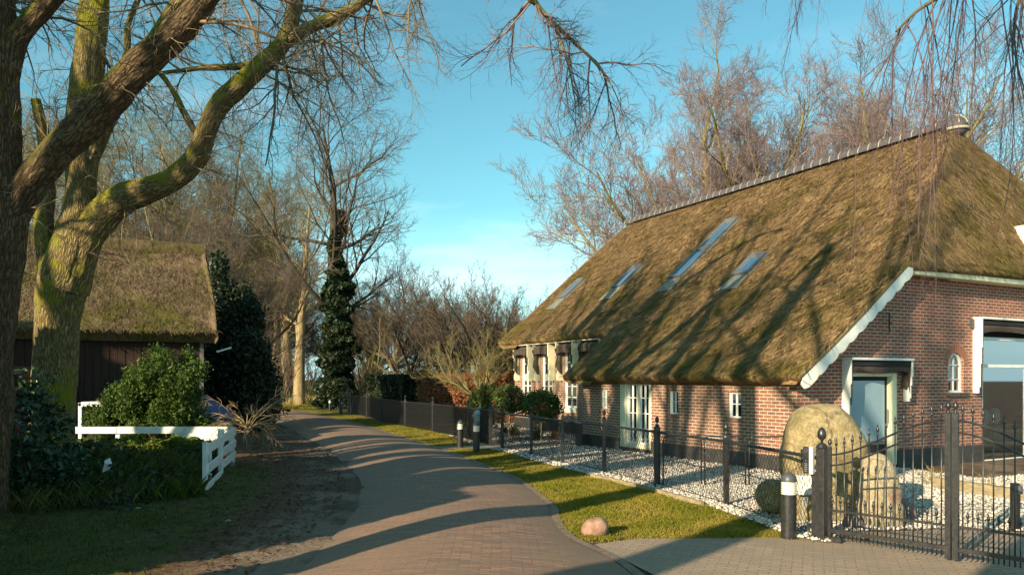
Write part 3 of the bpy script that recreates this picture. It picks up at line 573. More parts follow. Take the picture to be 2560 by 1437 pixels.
# openings on the low side wall
def opening(Mf, x0, y0, x1, y1, out=0.0):
    a, zt = wall_u(x0, y0, Mf, out); c, _ = wall_u(x1, y0, Mf, out); _, zb = wall_u((x0 + x1) / 2, y1, Mf, out); return min(a, c), max(a, c), zb, zt
sw = [opening(MS, 1502, 973, 1518, 1017), opening(MS, 1672, 974, 1695, 1023), opening(MS, 1820, 974, 1853, 1031)]
fd = opening(MS, 1551, 961, 1628, 1121)
fd = (fd[0], fd[1], .12, 1.80)
sw = [(a, c, 1.06 if i else 1.10, 1.62) for i, (a, c, _, _) in enumerate(sw)]
wall('side_wall', MS, 0, 7.8, -.05, 2.25, sw + [fd], M['brick'])
HP(MB(MG).poly([(0, -7.8, -.05), (2.06, -7.8, -.05), (2.06, -7.8, 3.4), (0, -7.8, 2.2)], [(0, 0), (2, 0), (2, 3.4), (0, 2.2)]).build('wing_end_wall', M['brick'], recalc=False, uv=True))
tw_px = [(1305, 1328, 1010), (1356, 1381, 1014), (1412, 1442, 1024), (1473, 1502, 1036)]
tw = []
for x0, x1, yb in tw_px:
    a, c, _, _ = opening(MT, x0, 900, x1, yb); tw.append((a, c, .92, 2.98))
TE = wall_u(1287, 900, MT)[0]
wall('tall_side_wall', MT, 7.8, TE, -.05, 3.6, tw, M['brick'])
# black plinths
for q_ in ((-.025, fd[0] - .02, -.05, .028, -.06, .33), (fd[1] + .02, 7.8, -.05, .028, -.06, .33), (fd[0] - .02, fd[1] + .02, -.05, .022, -.06, .10)): HP(MB(MS).box(*q_).build('plinth', M['plinth']))
HP(MB(MT).box(7.82, TE + .02, -.05, .03, -.06, .42).build('plinth', M['plinth']))
for i, o in enumerate(sw):
    w = window(MS, *o, fw=.036, cols=2, rows=3 if i == 2 else 2, back='flat', inset=.045, bar=.018, row_at=[o[2] + .3] if i < 2 else [o[2] + .3])
    s_b = MB(MS)
    for k_ in range(6):
        x0 = o[0] - .05 + (o[1] - o[0] + .1) * k_ / 6; s_b.box(x0 + .004, x0 + (o[1] - o[0] + .1) / 6 - .004, -.12, .035, o[2] - .085, o[2] - .005)
    q = s_b.build('sill', mat('sill_brick%d' % i, (.19, .10, .07), .9, col2=(.26, .15, .1), scale=9), bevel=.005); q.parent = w
# french doors with cream posts
fm_ = MB(MS); fm_.box(fd[0], fd[0] + .1, -.12, .0, .12, 1.8).box(fd[1] - .22, fd[1], -.12, .012, .12, 1.8).box(fd[0] + .1, fd[1] - .22, -.12, -.004, .12, .22)
fr_ = HP(fm_.build('french_door_frame', M['cream'], bevel=.004))
inn = (fd[0] + .1, fd[1] - .22); midx = (inn[0] + inn[1]) / 2
for a, c in ((inn[0], midx - .035), (midx + .035, inn[1])):
    window(MS, a, c, .22, 1.80, fw=.05, cols=2, rows=4, name='french_door', back='curtain', inset=.05, bar=.022, row_at=[.62, 1.02, 1.42])
HP(MB(MS).box(midx - .034, midx + .034, -.11, -.02, .22, 1.8).build('door_post', M['cream'], bevel=.004))
# tall windows
for a, c, d, e_ in tw:
    w = window(MT, a, c, d, e_, fw=.06, cols=2, rows=4, fm='white', back='curtain', inset=.03, bar=.03, row_at=[1.28, 1.66, 2.05, 2.5])
    MB(MT).box(a - .03, c + .03, -.03, .06, d - .07, d - .004).build('sill', M['white'], bevel=.004).parent = w
    MB(MT).box(a - .01, c + .01, -.03, .035, d - .17, d - .075).build('sill', M['cream']).parent = w
# fascia and awnings of the tall wall
fz0, fz1 = 3.19, 3.29
HP(MB(MT).box(wall_u(1500, 850, MT)[0] - .4, TE + .03, -.02, .30, fz0, fz1).build('fascia', M['white'], bevel=.004))
def cheek_outline(wd, hgt, lower_only=False):
    top = 0 if not lower_only else -hgt * .78
    pts = [(0, top), (wd, top), (wd, -hgt * .34), (wd - .05, -hgt * .36), (wd - .05, -hgt * .55), (wd - .03, -hgt * .57), (wd - .03, -hgt * .70), (wd - .09, -hgt * .72), (wd - .09, -hgt * .80), (wd - .05, -hgt * .83), (wd - .05, -hgt * .98), (wd - .08, -hgt), (0, -hgt)]
    if lower_only: pts = [(0, top), (wd - .1, top), (wd - .07, -hgt * .82), (wd - .04, -hgt * .84), (wd - .04, -hgt * .98), (wd - .07, -hgt), (0, -hgt)]
    return pts
bays = [(1299, 1334), (1349, 1386), (1406, 1447), (1462, 1516)]
for i, (xl, xr) in enumerate(bays):
    uL = wall_u(xl, 900, MT)[0]; uR = wall_u(xr, 900, MT)[0]            # uL farther than uR
    aw = HP(MB(MT).box(uR + .045, uL - .045, .0, .12, fz0 - .13, fz0 - .004).build('awning', M['cream'], bevel=.004))
    for u, lw in ((uR, False), (uL, False)):
        MB(MT).prism([(q, fz0 - .003 + z) for q, z in cheek_outline(.29, 1.33, lw)], u - .02, u + .02, axis=0).build('cheek_board', M['cream'], bevel=.003).parent = aw
    cl = MB(MT); n = 12; w_, wo_ = uL - .06, uR + .06
    y_, z_ = [.10, .20, .28, .31, .30], [fz0 - .02, fz0 - .06, fz0 - .12, fz0 - .17, fz0 - .40]
    for k_ in range(4):
        for j in range(n):
            f0, f1 = j / n, (j + 1) / n; s0 = .012 * math.sin(j * 2.1) * (k_ / 3); s1 = .012 * math.sin((j + 1) * 2.1) * ((k_ + 1) / 3)
            sag0 = .05 * math.sin(f0 * math.pi) * (k_ > 1); sag1 = .05 * math.sin(f1 * math.pi) * (k_ > 1)
            if k_ == 3: zz0 = z_[4] + sag0; zz1 = z_[4] + sag1
            else: zz0, zz1 = z_[k_ + 1], z_[k_ + 1]
            cl.poly([(wo_ + (w_ - wo_) * f0, y_[k_] + s0, z_[k_]), (wo_ + (w_ - wo_) * f1, y_[k_] + s0, z_[k_]), (wo_ + (w_ - wo_) * f1, y_[k_ + 1] + s1, zz1), (wo_ + (w_ - wo_) * f0, y_[k_ + 1] + s1, zz0)])
    cl.build('awning_cloth', M['awning'], recalc=False).parent = aw
    for u, bl in ((uL - .06, 1.12), (uR + .07, .95)):                       # hanging side wings
        cols = 6; wg = MB(MT)
        for j in range(cols):
            f0, f1 = j / cols, (j + 1) / cols
            def ed(f): return (u + .03 * math.sin(f * 7 + i), .03 + .32 * f, fz0 - .06 - .16 * f), (u + .03 * math.sin(f * 5 + i), .03 + .31 * f, fz0 - bl + .30 * f * f)
            (a0, b0), (a1, b1) = ed(f0), ed(f1)
            m0 = tuple((Vector(a0) + Vector(b0)) / 2 + Vector((.02, -.09 * f0, 0))); m1 = tuple((Vector(a1) + Vector(b1)) / 2 + Vector((.02, -.09 * f1, 0)))
            wg.poly([a0, a1, m1, m0]); wg.poly([m0, m1, b1, b0])
        wg.build('awning_wing', M['awning2'], recalc=False, smooth=False).parent = aw

# gable wall
SR = 16.0
dr = opening(MG, 2110, 932, 2240, 1172); dr = (dr[0], dr[1], .06, dr[3])
ar = opening(MG, 2371, 881, 2409, 981); bw_ = opening(MG, 2456, 833, 2458, 1158); bw_ = (bw_[0], bw_[0] + 3.9, bw_[2], bw_[3] + .05)
wall('gable_wall', MG, 0, SR, -.05, 4.6, [dr, ar, bw_], M['brick_gable'], clip=[(1.95, .745), (1.95 + .745 * SR, -.745), (4.35, 0)])
for q_ in ((-.03, dr[0] - .01, -.05, .03, -.06, .37), (dr[1] + .01, bw_[0] - .01, -.05, .03, -.06, .37), (bw_[0], bw_[1], -.05, .02, -.06, bw_[2] - .13), (bw_[1] + .01, SR, -.05, .03, -.06, .37)): HP(MB(MG).box(*q_).build('plinth', M['plinth']))
# door
df = MB(MG); df.box(dr[0], dr[0] + .07, -.14, .01, dr[2], dr[3]).box(dr[1] - .15, dr[1], -.14, .02, dr[2], dr[3]).box(dr[0] + .07, dr[1] - .15, -.14, .008, dr[3] - .07, dr[3])
HP(df.build('door_frame', M['cream'], bevel=.004))
door = HP(MB(MG).box(dr[0] + .07, dr[1] - .15, -.17, -.11, dr[2], dr[3] - .07).build('door', M['dark']))
dl_, dz_ = dr[0] + .10, dr[3] - .16
MB(MG).box(dl_ + .0, dr[1] - .24, -.109, -.10, dr[2] + .52, dz_).build('door_pane', M['frost']).parent = door
MB(MG).box(dl_ + .0, dr[1] - .24, -.109, -.096, dr[2] + .44, dr[2] + .515).build('door_rail', M['skyframe']).parent = door
MB(MG).tube([(dr[1] - .21, -.07, .95), (dr[1] - .21, -.05, .97), (dr[1] - .21, -.05, 1.25), (dr[1] - .21, -.07, 1.27)], .012).build('door_handle', M['steel']).parent = door
def gable_awning(u0, u1, ztop, zl, zr, dep, drop=.3, wing=True):
    aw = HP(MB(MG).box(u0 - .02, u1 + .02, .0, dep + .03, ztop - .05, ztop).build('awning', M['white'], bevel=.004))
    for u, zb in ((u0, zl), (u1, zr)):
        h_ = ztop - .053 - zb; o_l = [(0, 0), (dep, 0), (dep, -h_ * .38), (dep - .025, -h_ * .40), (dep - .025, -h_ * .60), (dep - .05, -h_ * .62), (dep - .05, -h_ * .92), (dep - .08, -h_ * .93), (dep - .08, -h_), (0, -h_)]
        MB(MG).prism([(q, ztop - .053 + z) for q, z in o_l], u - .018, u + .018, axis=0).build('cheek_board', M['white'], bevel=.003).parent = aw
    MB(MG).box(u0 + .03, u1 - .03, .01, dep - .02, ztop - .17, ztop - .055).build('awning_box', M['dark']).parent = aw
    cl = MB(MG); n = 14
    for j in range(n):
        f0, f1 = j / n, (j + 1) / n; x0 = u0 + .03 + (u1 - u0 - .06) * f0; x1 = u0 + .03 + (u1 - u0 - .06) * f1
        def zc(f): return ztop - drop + .03 * math.sin(f * 9) - .05 * abs(2 * f - 1) ** 6
        def yc(f): return dep - .03 + .01 * math.sin(f * 23)
        cl.poly([(x0, dep - .06, ztop - .15), (x1, dep - .06, ztop - .15), (x1, yc(f1), (ztop - .15 + zc(f1)) / 2), (x0, yc(f0), (ztop - .15 + zc(f0)) / 2)])
        cl.poly([(x0, yc(f0), (ztop - .15 + zc(f0)) / 2), (x1, yc(f1), (ztop - .15 + zc(f1)) / 2), (x1, yc(f1) - .02, zc(f1)), (x0, yc(f0) - .02, zc(f0))])
    cl.build('awning_cloth', M['awning'], recalc=False).parent = aw
    if wing:
        for u, sg, zb in ((u0 + .03, 1, zl + .35), (u1 - .03, -1, zr + .15)):
            n = 7; wg = MB(MG)
            for j in range(n):
                f0, f1 = j / n, (j + 1) / n
                def pt(f, g): return (u + sg * (.02 + .05 * math.sin(f * 6 + g * 3) * g), dep * (1 - f) - .01 - .03 * g * (1 - f), ztop - .16 - (ztop - .16 - zb) * g * (1 - .35 * f))
                for g0, g1 in ((0, .33), (.33, .66), (.66, 1)):
                    wg.poly([pt(f0, g0), pt(f1, g0), pt(f1, g1), pt(f0, g1)])
            wg.build('awning_wing', M['awning'], recalc=False).parent = aw
    return aw
gable_awning(wall_u(2106, 893, MG)[0], wall_u(2259, 893, MG)[0], wall_u(2106, 891, MG)[1] - .02, 1.02, 1.42, .22)
lt = wall_u(2433, 793, MG)
gable_awning(lt[0], lt[0] + 4.2, lt[1], 1.58, 1.58, .22, drop=.34)
# arched window
aw_, ac_, ad_, ae_ = ar; rad = (ac_ - aw_) / 2; cxm = (aw_ + ac_) / 2; czm = ae_ - rad
sp = MB(MG); n = 10
for sg in (-1, 1):
    for i in range(n):
        a0, a1 = math.pi / 2 * i / n, math.pi / 2 * (i + 1) / n
        p0 = (cxm + sg * rad * math.cos(a0), 0.0, czm + rad * math.sin(a0)); p1 = (cxm + sg * rad * math.cos(a1), 0.0, czm + rad * math.sin(a1))
        sp.poly([p0, p1, (p1[0], 0, ae_), (p0[0], 0, ae_)]); sp.poly([p0, p1, (p1[0], -.2, p1[2]), (p0[0], -.2, p0[2])])
HP(sp.build('arch_infill', M['brick_gable'], recalc=False, uv=True))
vo = MB(MG)
for i in range(15):
    a0 = math.pi * (i + .07) / 15; a1 = math.pi * (i + .93) / 15; r0, r1 = rad + .01, rad + .20
    vo.prism([(cxm + r0 * math.cos(a0), czm + r0 * math.sin(a0)), (cxm + r1 * math.cos(a0), czm + r1 * math.sin(a0)), (cxm + r1 * math.cos(a1), czm + r1 * math.sin(a1)), (cxm + r0 * math.cos(a1), czm + r0 * math.sin(a1))], -.03, .008, axis=1)
va = HP(vo.build('brick_arch', mat('arch_brick', (.33, .115, .06), .85, col2=(.2, .08, .055), scale=5), bevel=.003))
vm = MB(MG)
for i in range(20):
    a0 = math.pi * i / 20; a1 = math.pi * (i + 1) / 20; r0, r1 = rad + .003, rad + .205
    vm.prism([(cxm + r0 * math.cos(a0), czm + r0 * math.sin(a0)), (cxm + r1 * math.cos(a0), czm + r1 * math.sin(a0)), (cxm + r1 * math.cos(a1), czm + r1 * math.sin(a1)), (cxm + r0 * math.cos(a1), czm + r0 * math.sin(a1))], -.028, .004, axis=1)
vm.build('arch_mortar', M['mortar']).parent = va
ao = MB(MG)
for i in range(20):
    a0 = math.pi * i / 20; a1 = math.pi * (i + 1) / 20; r0, r1 = rad - .055, rad - .004
    ao.prism([(cxm + r0 * math.cos(a0), czm + r0 * math.sin(a0)), (cxm + r1 * math.cos(a0), czm + r1 * math.sin(a0)), (cxm + r1 * math.cos(a1), czm + r1 * math.sin(a1)), (cxm + r0 * math.cos(a1), czm + r0 * math.sin(a1))], -.12, -.05, axis=1)
ao.box(aw_ + .004, aw_ + .055, -.12, -.05, ad_, czm).box(ac_ - .055, ac_ - .004, -.12, -.05, ad_, czm).box(aw_ + .055, ac_ - .055, -.12, -.05, ad_, ad_ + .05)
aw_w = HP(ao.build('arched_window', M['white']))
gb = MB(MG); gb.box(cxm - .012, cxm + .012, -.11, -.056, ad_ + .05, czm + rad * .42)
for z in (ad_ + (czm - ad_) * .48, czm): gb.box(aw_ + .055, ac_ - .055, -.108, -.053, z - .011, z + .011)
for sg in (-1, 1): gb.tube([(cxm, -.083, czm + rad * .4), (cxm + sg * rad * .16, -.083, czm + rad * .62), (cxm + sg * rad * .45, -.083, czm + rad * .76)], .011, 4)
gb.build('glazing_bars', M['white']).parent = aw_w
MB(MG).poly([(aw_ + .03, -.09, ad_ + .03), (ac_ - .03, -.09, ad_ + .03), (ac_ - .03, -.09, czm), (cxm + rad * .7, -.09, czm + rad * .66), (cxm, -.09, ae_ - .03), (cxm - rad * .7, -.09, czm + rad * .66), (aw_ + .03, -.09, czm)]).build('pane', M['glass'], recalc=False).parent = aw_w
s_b = MB(MG)
for k_ in range(6): x0 = aw_ - .08 + (ac_ - aw_ + .2) * k_ / 6; s_b.box(x0 + .004, x0 + (ac_ - aw_ + .2) / 6 - .004, -.1, .055, ad_ - .10, ad_ - .004)
s_b.build('sill', mat('sill_dark', (.06, .05, .045), .9, col2=(.11, .09, .08), scale=9), bevel=.005).parent = aw_w
# little things on the arched window's inside sill
# big window
bf = MB(MG); a, c, d, e_ = bw_; tz = wall_u(2470, 914, MG)[1]
bf.box(a, a + .06, -.14, -.02, d, e_).box(c - .06, c, -.14, -.02, d, e_).box(a + .06, c - .06, -.14, -.02, d, d + .07).box(a + .06, c - .06, -.14, -.02, tz - .035, tz + .035).box(a + .06, c - .06, -.14, -.02, e_ - .2, e_ - .13).box((a + c) / 2 - .03, (a + c) / 2 + .03, -.139, -.021, d + .07, tz - .035)
bigw = HP(bf.build('picture_window', M['white'], bevel=.004))
MB(MG).poly([(a + .05, -.08, d + .06), (c - .05, -.08, d + .06), (c - .05, -.08, e_ - .15), (a + .05, -.08, e_ - .15)]).build('pane', M['biglass'], recalc=False).parent = bigw
MB(MG).box(a - .04, c + .04, -.1, .05, d - .07, d - .004).build('sill', M['white'], bevel=.004).parent = bigw
# room behind it
rm = MB(MG)
rm.poly([(a - .6, -2.4, 0), (c + .6, -2.4, 0), (c + .6, -2.4, 2.6), (a - .6, -2.4, 2.6)]).poly([(a - .6, -2.4, 0), (a - .6, -.2, 0), (a - .6, -.2, 2.6), (a - .6, -2.4, 2.6)]).poly([(c + .6, -2.4, 0), (c + .6, -.2, 0), (c + .6, -.2, 2.6), (c + .6, -2.4, 2.6)])
HP(rm.build('room_wall', M['room'], recalc=False))
HP(MB(MG).box(a - .5, c + .5, -2.3, -.3, .02, .1).box(a + .55, a + .60, -2.38, -2.33, .3, 2.4).build('room_floor', M['timber']))
def cushion(b, x, y, z, s):
    n = 10
    for i in range(n):
        pass
sofa = empty('sofa', (0, 0, 0), label='pale sofa seen inside the big gable window', cat='sofa')
def own(o, par): o.parent = par; return o
own(MB(MG).box(a + .3, a + 2.1, -1.1, -.35, .2, .62).build('seat', M['sofa'], bevel=.05), sofa)
own(MB(MG).box(a + .3, a + 2.1, -.42, -.25, .25, .78).build('backrest', M['sofa'], bevel=.05), sofa)
own(MB(MG).box(a + .12, a + .3, -1.1, -.25, .2, .75).build('armrest', M['sofa'], bevel=.05), sofa)
for k_, (x, z) in enumerate(((a + .55, .98), (a + 1.0, 1.0))):
    bm = bmesh.new(); bmesh.ops.create_uvsphere(bm, u_segments=16, v_segments=10, radius=1)
    for v in bm.verts:
        q = v.co; p = (abs(q.x) ** .55 * math.copysign(1, q.x), q.y, abs(q.z) ** .55 * math.copysign(1, q.z)); v.co = MG @ Vector((x + p[0] * .2, -.3 + p[1] * .07, z + p[2] * .2))
    me_ = bpy.data.meshes.new('cushion'); bm.to_mesh(me_); bm.free(); [setattr(p, 'use_smooth', True) for p in me_.polygons]
    link('cushion', me_, M['cushion'], label=('pale cushion at the left end of the sofa in the gable window', 'pale cushion leaning next to another, right one of the two on the sofa')[k_], cat='cushion', group='cushions in the gable window')
# iron wall anchor
a_, z_ = wall_u(2222, 806, MG)
HP(MB(MG).box(a_ - .012, a_ + .012, .01, .035, z_ - .21, z_ + .21).box(a_ - .03, a_ + .03, .036, .05, z_ - .03, z_ + .02).build('wall_anchor', M['blackm']))
a_, z_ = wall_u(2428, 809, MG); HP(MB(MG).box(a_ - .04, a_ + .03, .0, .06, z_ - .11, z_ + .11).build('wall_lamp', M['lampcap']))
# inner dark shell so that the rooms are dark
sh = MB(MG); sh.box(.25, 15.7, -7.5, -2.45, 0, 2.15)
HP(sh.build('dark_shell', M['dark'])); HP(MB(MG).box(.25, 4.6, -2.4, -.5, 0.0, 2.1).build('dark_shell', M['dark']))
HP(MB(MG).box(2.4, 15, -15.8, -7.9, 0, 3.1).build('dark_shell', M['dark']))

# roof: profile of top surface, (s, z); t runs away from the camera
PROF = [(-.38, 2.02), (-.15, 2.17), (.3, 2.46), (1.6, 3.42), (3.0, 4.52), (4.5, 5.80), (6.3, 7.35), (8.0, 8.72)]
def zs(s): return float(np.interp(s, [p[0] for p in PROF], [p[1] for p in PROF]))
HIPS, HIPZ, HIPT = 2.85, 4.40, 1.9
TEND, TLOW = 16.45, 8.25
def tmin(s):  # verge along the gable below the hip, then the hip arris
    return -.42 if s <= HIPS else -.42 + (HIPT + .42) * (s - HIPS) / (8.0 - HIPS)
def W3(s, t, z): return Vector((Cx + D2.x * s + D1.x * t, Cy + D2.y * s + D1.y * t, z))
def roof_surface():
    V = []; UVs = []; Fc = []
    def grid(fn, nu, nv):
        n0 = len(V)
        for i in range(nu + 1):
            for j in range(nv + 1):
                p, uv = fn(i / nu, j / nv); V.append(p); UVs.append(uv)
        for i in range(nu):
            for j in range(nv):
                a = n0 + i * (nv + 1) + j; Fc.append((a, a + 1, a + nv + 2, a + nv + 1))
    rng = random.Random(3)
    def nz_(p): return .035 * mnoise.noise(Vector(p) * .9) + .02 * mnoise.noise(Vector(p) * 3.1) + .012 * mnoise.noise(Vector(p) * 9)
    def top(s, t):
        z = zs(s); p = W3(s, t, z); d = nz_(p); return p + Vector((-D2.x * .6, -D2.y * .6, .8)) * d
    # near slope low part and upper part
    def A(u, v):
        s = -.38 + (1.6 + .38) * v; tm = tmin(s); tx = TLOW + .18 * max(0, (s + .38)) ; t = tm + (tx - tm) * u
        return top(s, t), (t, s * 1.25)
    def B(u, v):
        s = 1.6 + 6.4 * v; tm = tmin(s); tx = TEND + .1 * math.sin(v * 3); t = tm + (tx - tm) * u
        return top(s, t), (t, s * 1.25)
    grid(A, 110, 26); grid(B, 190, 76)
    # half hip over the gable
    def Hh(u, v):
        z0 = zs(HIPS) - .02; s0 = HIPS + (16 - 2 * HIPS) * u; e1 = W3(s0, -.42, z0 + .10 * math.sin(u * math.pi)); ap = W3(8.0, HIPT, 8.72)
        # arris-conforming: interpolate to the apex, slightly bulging
        p = e1 * (1 - v) + ap * v
        if u < 1e-6 or u > 1 - 1e-6:
            s_ = HIPS + (8 - HIPS) * v if u < .5 else 16 - HIPS - (8 - HIPS) * v; ss = s_ if u < .5 else 16 - s_; p = W3(s_, tmin(ss), zs(ss))
        else:
            ss = HIPS + (8 - HIPS) * v; zc = zs(ss); p.z = p.z * (1 - min(1, 6 * min(u, 1 - u))) + min(1, 6 * min(u, 1 - u)) * (p.z * .5 + zc * .5 + .0)
            p = p + Vector((.3, -.6, .3)) * nz_(p)
        return p, (s0 * .9, v * 5.2)
    grid(Hh, 80, 60)
    # far slope (mirror)
    def Bk(u, v):
        s = -.38 + 8.38 * v; tm = tmin(s); t = tm + (TEND - tm) * u; q = W3(16 - s, t, zs(s)); return q, (t, s * 1.25)
    grid(Bk, 30, 16)
    # thickness: eave faces. lists of edge points, pushed down
    th = .30
    def edge(pts, dn, inn, ks, lift=0.0):
        n0 = len(V); rows = 5
        for i, p in enumerate(pts):
            for r in range(rows + 1):
                f = r / rows; q = Vector(p) + Vector((0, 0, -dn * f)) + inn * (.32 * f * f) + inn * (-.045 * math.sin(f * 3.1)); V.append(q); UVs.append((i * ks, f * .3))
        for i in range(len(pts) - 1):
            for r in range(rows): a = n0 + i * (rows + 1) + r; Fc.append((a, a + 1, a + rows + 2, a + rows + 1))
        # underside
        n1 = len(V)
        for i in range(len(pts)):
            V.append(V[n0 + i * (rows + 1) + rows] + inn * 1.1 + Vector((0, 0, lift))); UVs.append((i * ks, .8))
        for i in range(len(pts) - 1): Fc.append((n0 + i * (rows + 1) + rows, n1 + i, n1 + i + 1, n0 + (i + 1) * (rows + 1) + rows))
    tl = np.linspace(-.42, TLOW, 111); edge([top(-.38, t) for t in tl], .24, D2, .08, .80)
    edge([top(1.6, t) for t in np.linspace(TLOW + .3, TEND, 90)], .27, D2, .08, .80)
    edge([top(s, TLOW + .18 * (s + .38)) for s in np.linspace(-.38, 1.6, 26)], .25, -D1, .08)
    edge([W3(s, tmin(s), zs(s)) for s in np.linspace(-.38, HIPS, 34)], .22, D1 * .35, .08)
    edge([Hh(u, 0)[0] for u in np.linspace(0, 1, 80)], .27, D1 * .9, .12)
    edge([top(s, TEND + .1 * math.sin((s - 1.6) / 6.4 * 3)) for s in np.linspace(1.6, 8, 60)], .3, -D1, .08)
    V_ = np.array([tuple(v) for v in V]); UV_ = np.array(UVs)
    # loose straws over the surface
    n = 120000; rs = np.random.default_rng(5); which = rs.random(n)
    s = np.where(which < .8, rs.uniform(-.4, 8, n), 0); t = rs.uniform(-.42, 16.4, n)
    tmn = np.where(s <= HIPS, -.42, -.42 + (HIPT + .42) * (s - HIPS) / (8.0 - HIPS)); ok = (which < .8) & (t > tmn) & ~((s < 1.6) & (t > TLOW + .18 * (s + .38)))
    zz = np.interp(s, [p[0] for p in PROF], [p[1] for p in PROF]); base = np.stack([Cx + D2.x * s + D1.x * t, Cy + D2.y * s + D1.y * t, zz + .01], -1)
    down = np.array([-D2.x, -D2.y, -.82]); down /= np.linalg.norm(down); nrm = np.array([-D2.x * .63, -D2.y * .63, .77]); lat = np.array([D1.x, D1.y, 0])
    base = base[ok]; m_ = len(base); tu = np.stack([t[ok], s[ok] * 1.25], -1)
    # hip straws
    hn = 22000; hu = rs.random(hn); hv = rs.random(hn) ** 1.4; hb = np.array([tuple(Hh(.02 + .96 * u, min(.98, v))[0]) for u, v in zip(hu, hv)]); htu = np.stack([hu * 9, hv * 5.2], -1)
    hd = np.array([-D1.x * .38, -D1.y * .38, -.92]); hnrm = np.array([-D1.x * .9, -D1.y * .9, .4]); hl = np.array([D2.x, D2.y, 0])
    def straws(b, dwn, nr, lt, uvb, ln=.16):
        k_ = len(b); d_ = dwn + lt * rs.normal(0, .45, (k_, 1)) + nr * rs.uniform(.03, .42, (k_, 1)); l_ = ln * rs.uniform(.4, 1.6, (k_, 1)); w_ = lt * rs.uniform(.005, .017, (k_, 1))
        b = b + nr * .004; p = np.stack([b - w_, b + w_, b + d_ * l_ + w_ * .4, b + d_ * l_ - w_ * .4], 1); return p.reshape(-1, 3), np.repeat(uvb, 4, 0)
    S1, U1 = straws(base, down, nrm, lat, tu); S2, U2 = straws(hb, hd, hnrm, hl, htu)
    q1 = np.arange(len(S1) // 4)[:, None] * 4 + np.arange(4); q2 = np.arange(len(S2) // 4)[:, None] * 4 + np.arange(4)
    uv = np.concatenate([UV_, U1, U2])
    me = mk_mesh('thatched_roof', [(V_, np.array(Fc)), (S1, q1), (S2, q2)], smooth=True, uv=uv)
    return me
roof = HP(link('thatched_roof', roof_surface(), M['thatch']))
# bargeboard with scalloped lower edge along the gable verge (left half)
bb = MB(MG); n = 22; pts = []
for i in range(n + 1):
    s = -.28 + (2.98 + .28) * i / n; pts.append((s, 1.90 + .745 * (s + .28) + .02 + (0 if s < 1.6 else .03 * (s - 1.6))))
low = []
for i in range(11):
    s0 = 3.05 - (3.05 + .12) * i / 11
    for k_ in range(5): f = k_ / 5; s = s0 - (3.17 / 11) * f; low.append((s, 1.90 + .745 * (s + .28) - .25 - .05 * math.sin(f * math.pi) + (0 if s < 1.6 else .03 * (s - 1.6))))
low += [(-.02, 1.83), (-.10, 1.75), (-.22, 1.72), (-.30, 1.80)]
HP(MB(MG).prism(pts + low, .36, .40, axis=1).build('bargeboard', M['white'], bevel=.004))
HP(MB(MG).prism([(p, q - .02) for p, q in pts] + [(pts[-1][0], pts[-1][1] - .06), (pts[0][0], pts[0][1] - .06)], .0, .357, axis=1).build('verge_soffit', M['white']))
HP(MB(MG).box(3.0, 13.0, .0, .34, 4.15, 4.26).build('hip_soffit', M['cream'], bevel=.004))
HP(MB(MG).prism([(0, 1.9), (3.0, 4.1), (13, 4.1), (16, 1.9)], -.3, -.1, axis=1).build('dark_shell', M['dark']))  # near-black backing keeps the space behind the gable dark
# ridge: interlocking half-round tiles
rt = MB(); n = 42
for i in range(n):
    t0 = 1.9 + (TEND - 1.9) * i / n; t1 = 1.9 + (TEND - 1.9) * (i + 1) / n; k_ = 9
    for a_ in range(k_):
        w0 = math.pi * (a_ / k_) * 1.12 - .19; w1 = math.pi * ((a_ + 1) / k_) * 1.12 - .19; r0, r1 = .225, .245
        rt.poly([W3(8 + math.cos(w0) * r0, t0, 8.72 + math.sin(w0) * r0 * .9), W3(8 + math.cos(w1) * r0, t0, 8.72 + math.sin(w1) * r0 * .9), W3(8 + math.cos(w1) * r1, t1 - .03, 8.72 + math.sin(w1) * r1 * .9), W3(8 + math.cos(w0) * r1, t1 - .03, 8.72 + math.sin(w0) * r1 * .9)])
mo = rt; nt_ = len(rt.f)
for i in range(n + 1):
    t0 = 1.9 + (TEND - 1.9) * i / n - .035; k_ = 9
    for a_ in range(k_):
        w0 = math.pi * (a_ / k_) * 1.12 - .19; w1 = math.pi * ((a_ + 1) / k_) * 1.12 - .19; r0 = .25
        mo.poly([W3(8 + math.cos(w0) * r0, t0, 8.72 + math.sin(w0) * r0 * .9), W3(8 + math.cos(w1) * r0, t0, 8.72 + math.sin(w1) * r0 * .9), W3(8 + math.cos(w1) * r0, t0 + .028, 8.72 + math.sin(w1) * r0 * .9), W3(8 + math.cos(w0) * r0, t0 + .028, 8.72 + math.sin(w0) * r0 * .9)])
rdg = HP(rt.build('ridge_tiles', [M['ridge'], M['mortar']], recalc=False))
for p_ in rdg.data.polygons[nt_:]: p_.material_index = 1
# bulbous ridge end
bm = bmesh.new(); bmesh.ops.create_uvsphere(bm, u_segments=20, v_segments=12, radius=1)
for v in bm.verts: q = v.co.copy(); v.co = W3(8 + q.x * .29, 1.85 + q.y * .36, 8.68 + q.z * .31 - max(0, -q.y) * .04)
me_ = bpy.data.meshes.new('ridge_end'); bm.to_mesh(me_); bm.free(); [setattr(p, 'use_smooth', True) for p in me_.polygons]
HP(link('ridge_end_tile', me_, M['ridge']))
mo = MB()
for an in (-.75, 0, .75):
    ps = []
    for k_ in range(9): w = math.pi * (.06 + .42 * k_ / 8); ps.append(W3(8 + math.sin(an) * .30 * math.cos(w), 1.85 - math.cos(an) * .37 * math.cos(w), 8.68 + .315 * math.sin(w) - .04 * math.cos(w)))
    mo.tube(ps, .014, 5)
ps = [W3(8 + .30 * math.cos(w), 1.85 + .37 * math.sin(w), 8.58) for w in np.linspace(math.pi, 2 * math.pi, 16)]; mo.tube(ps, .035, 6)
HP(mo.build('ridge_end_mortar', M['mortar']))
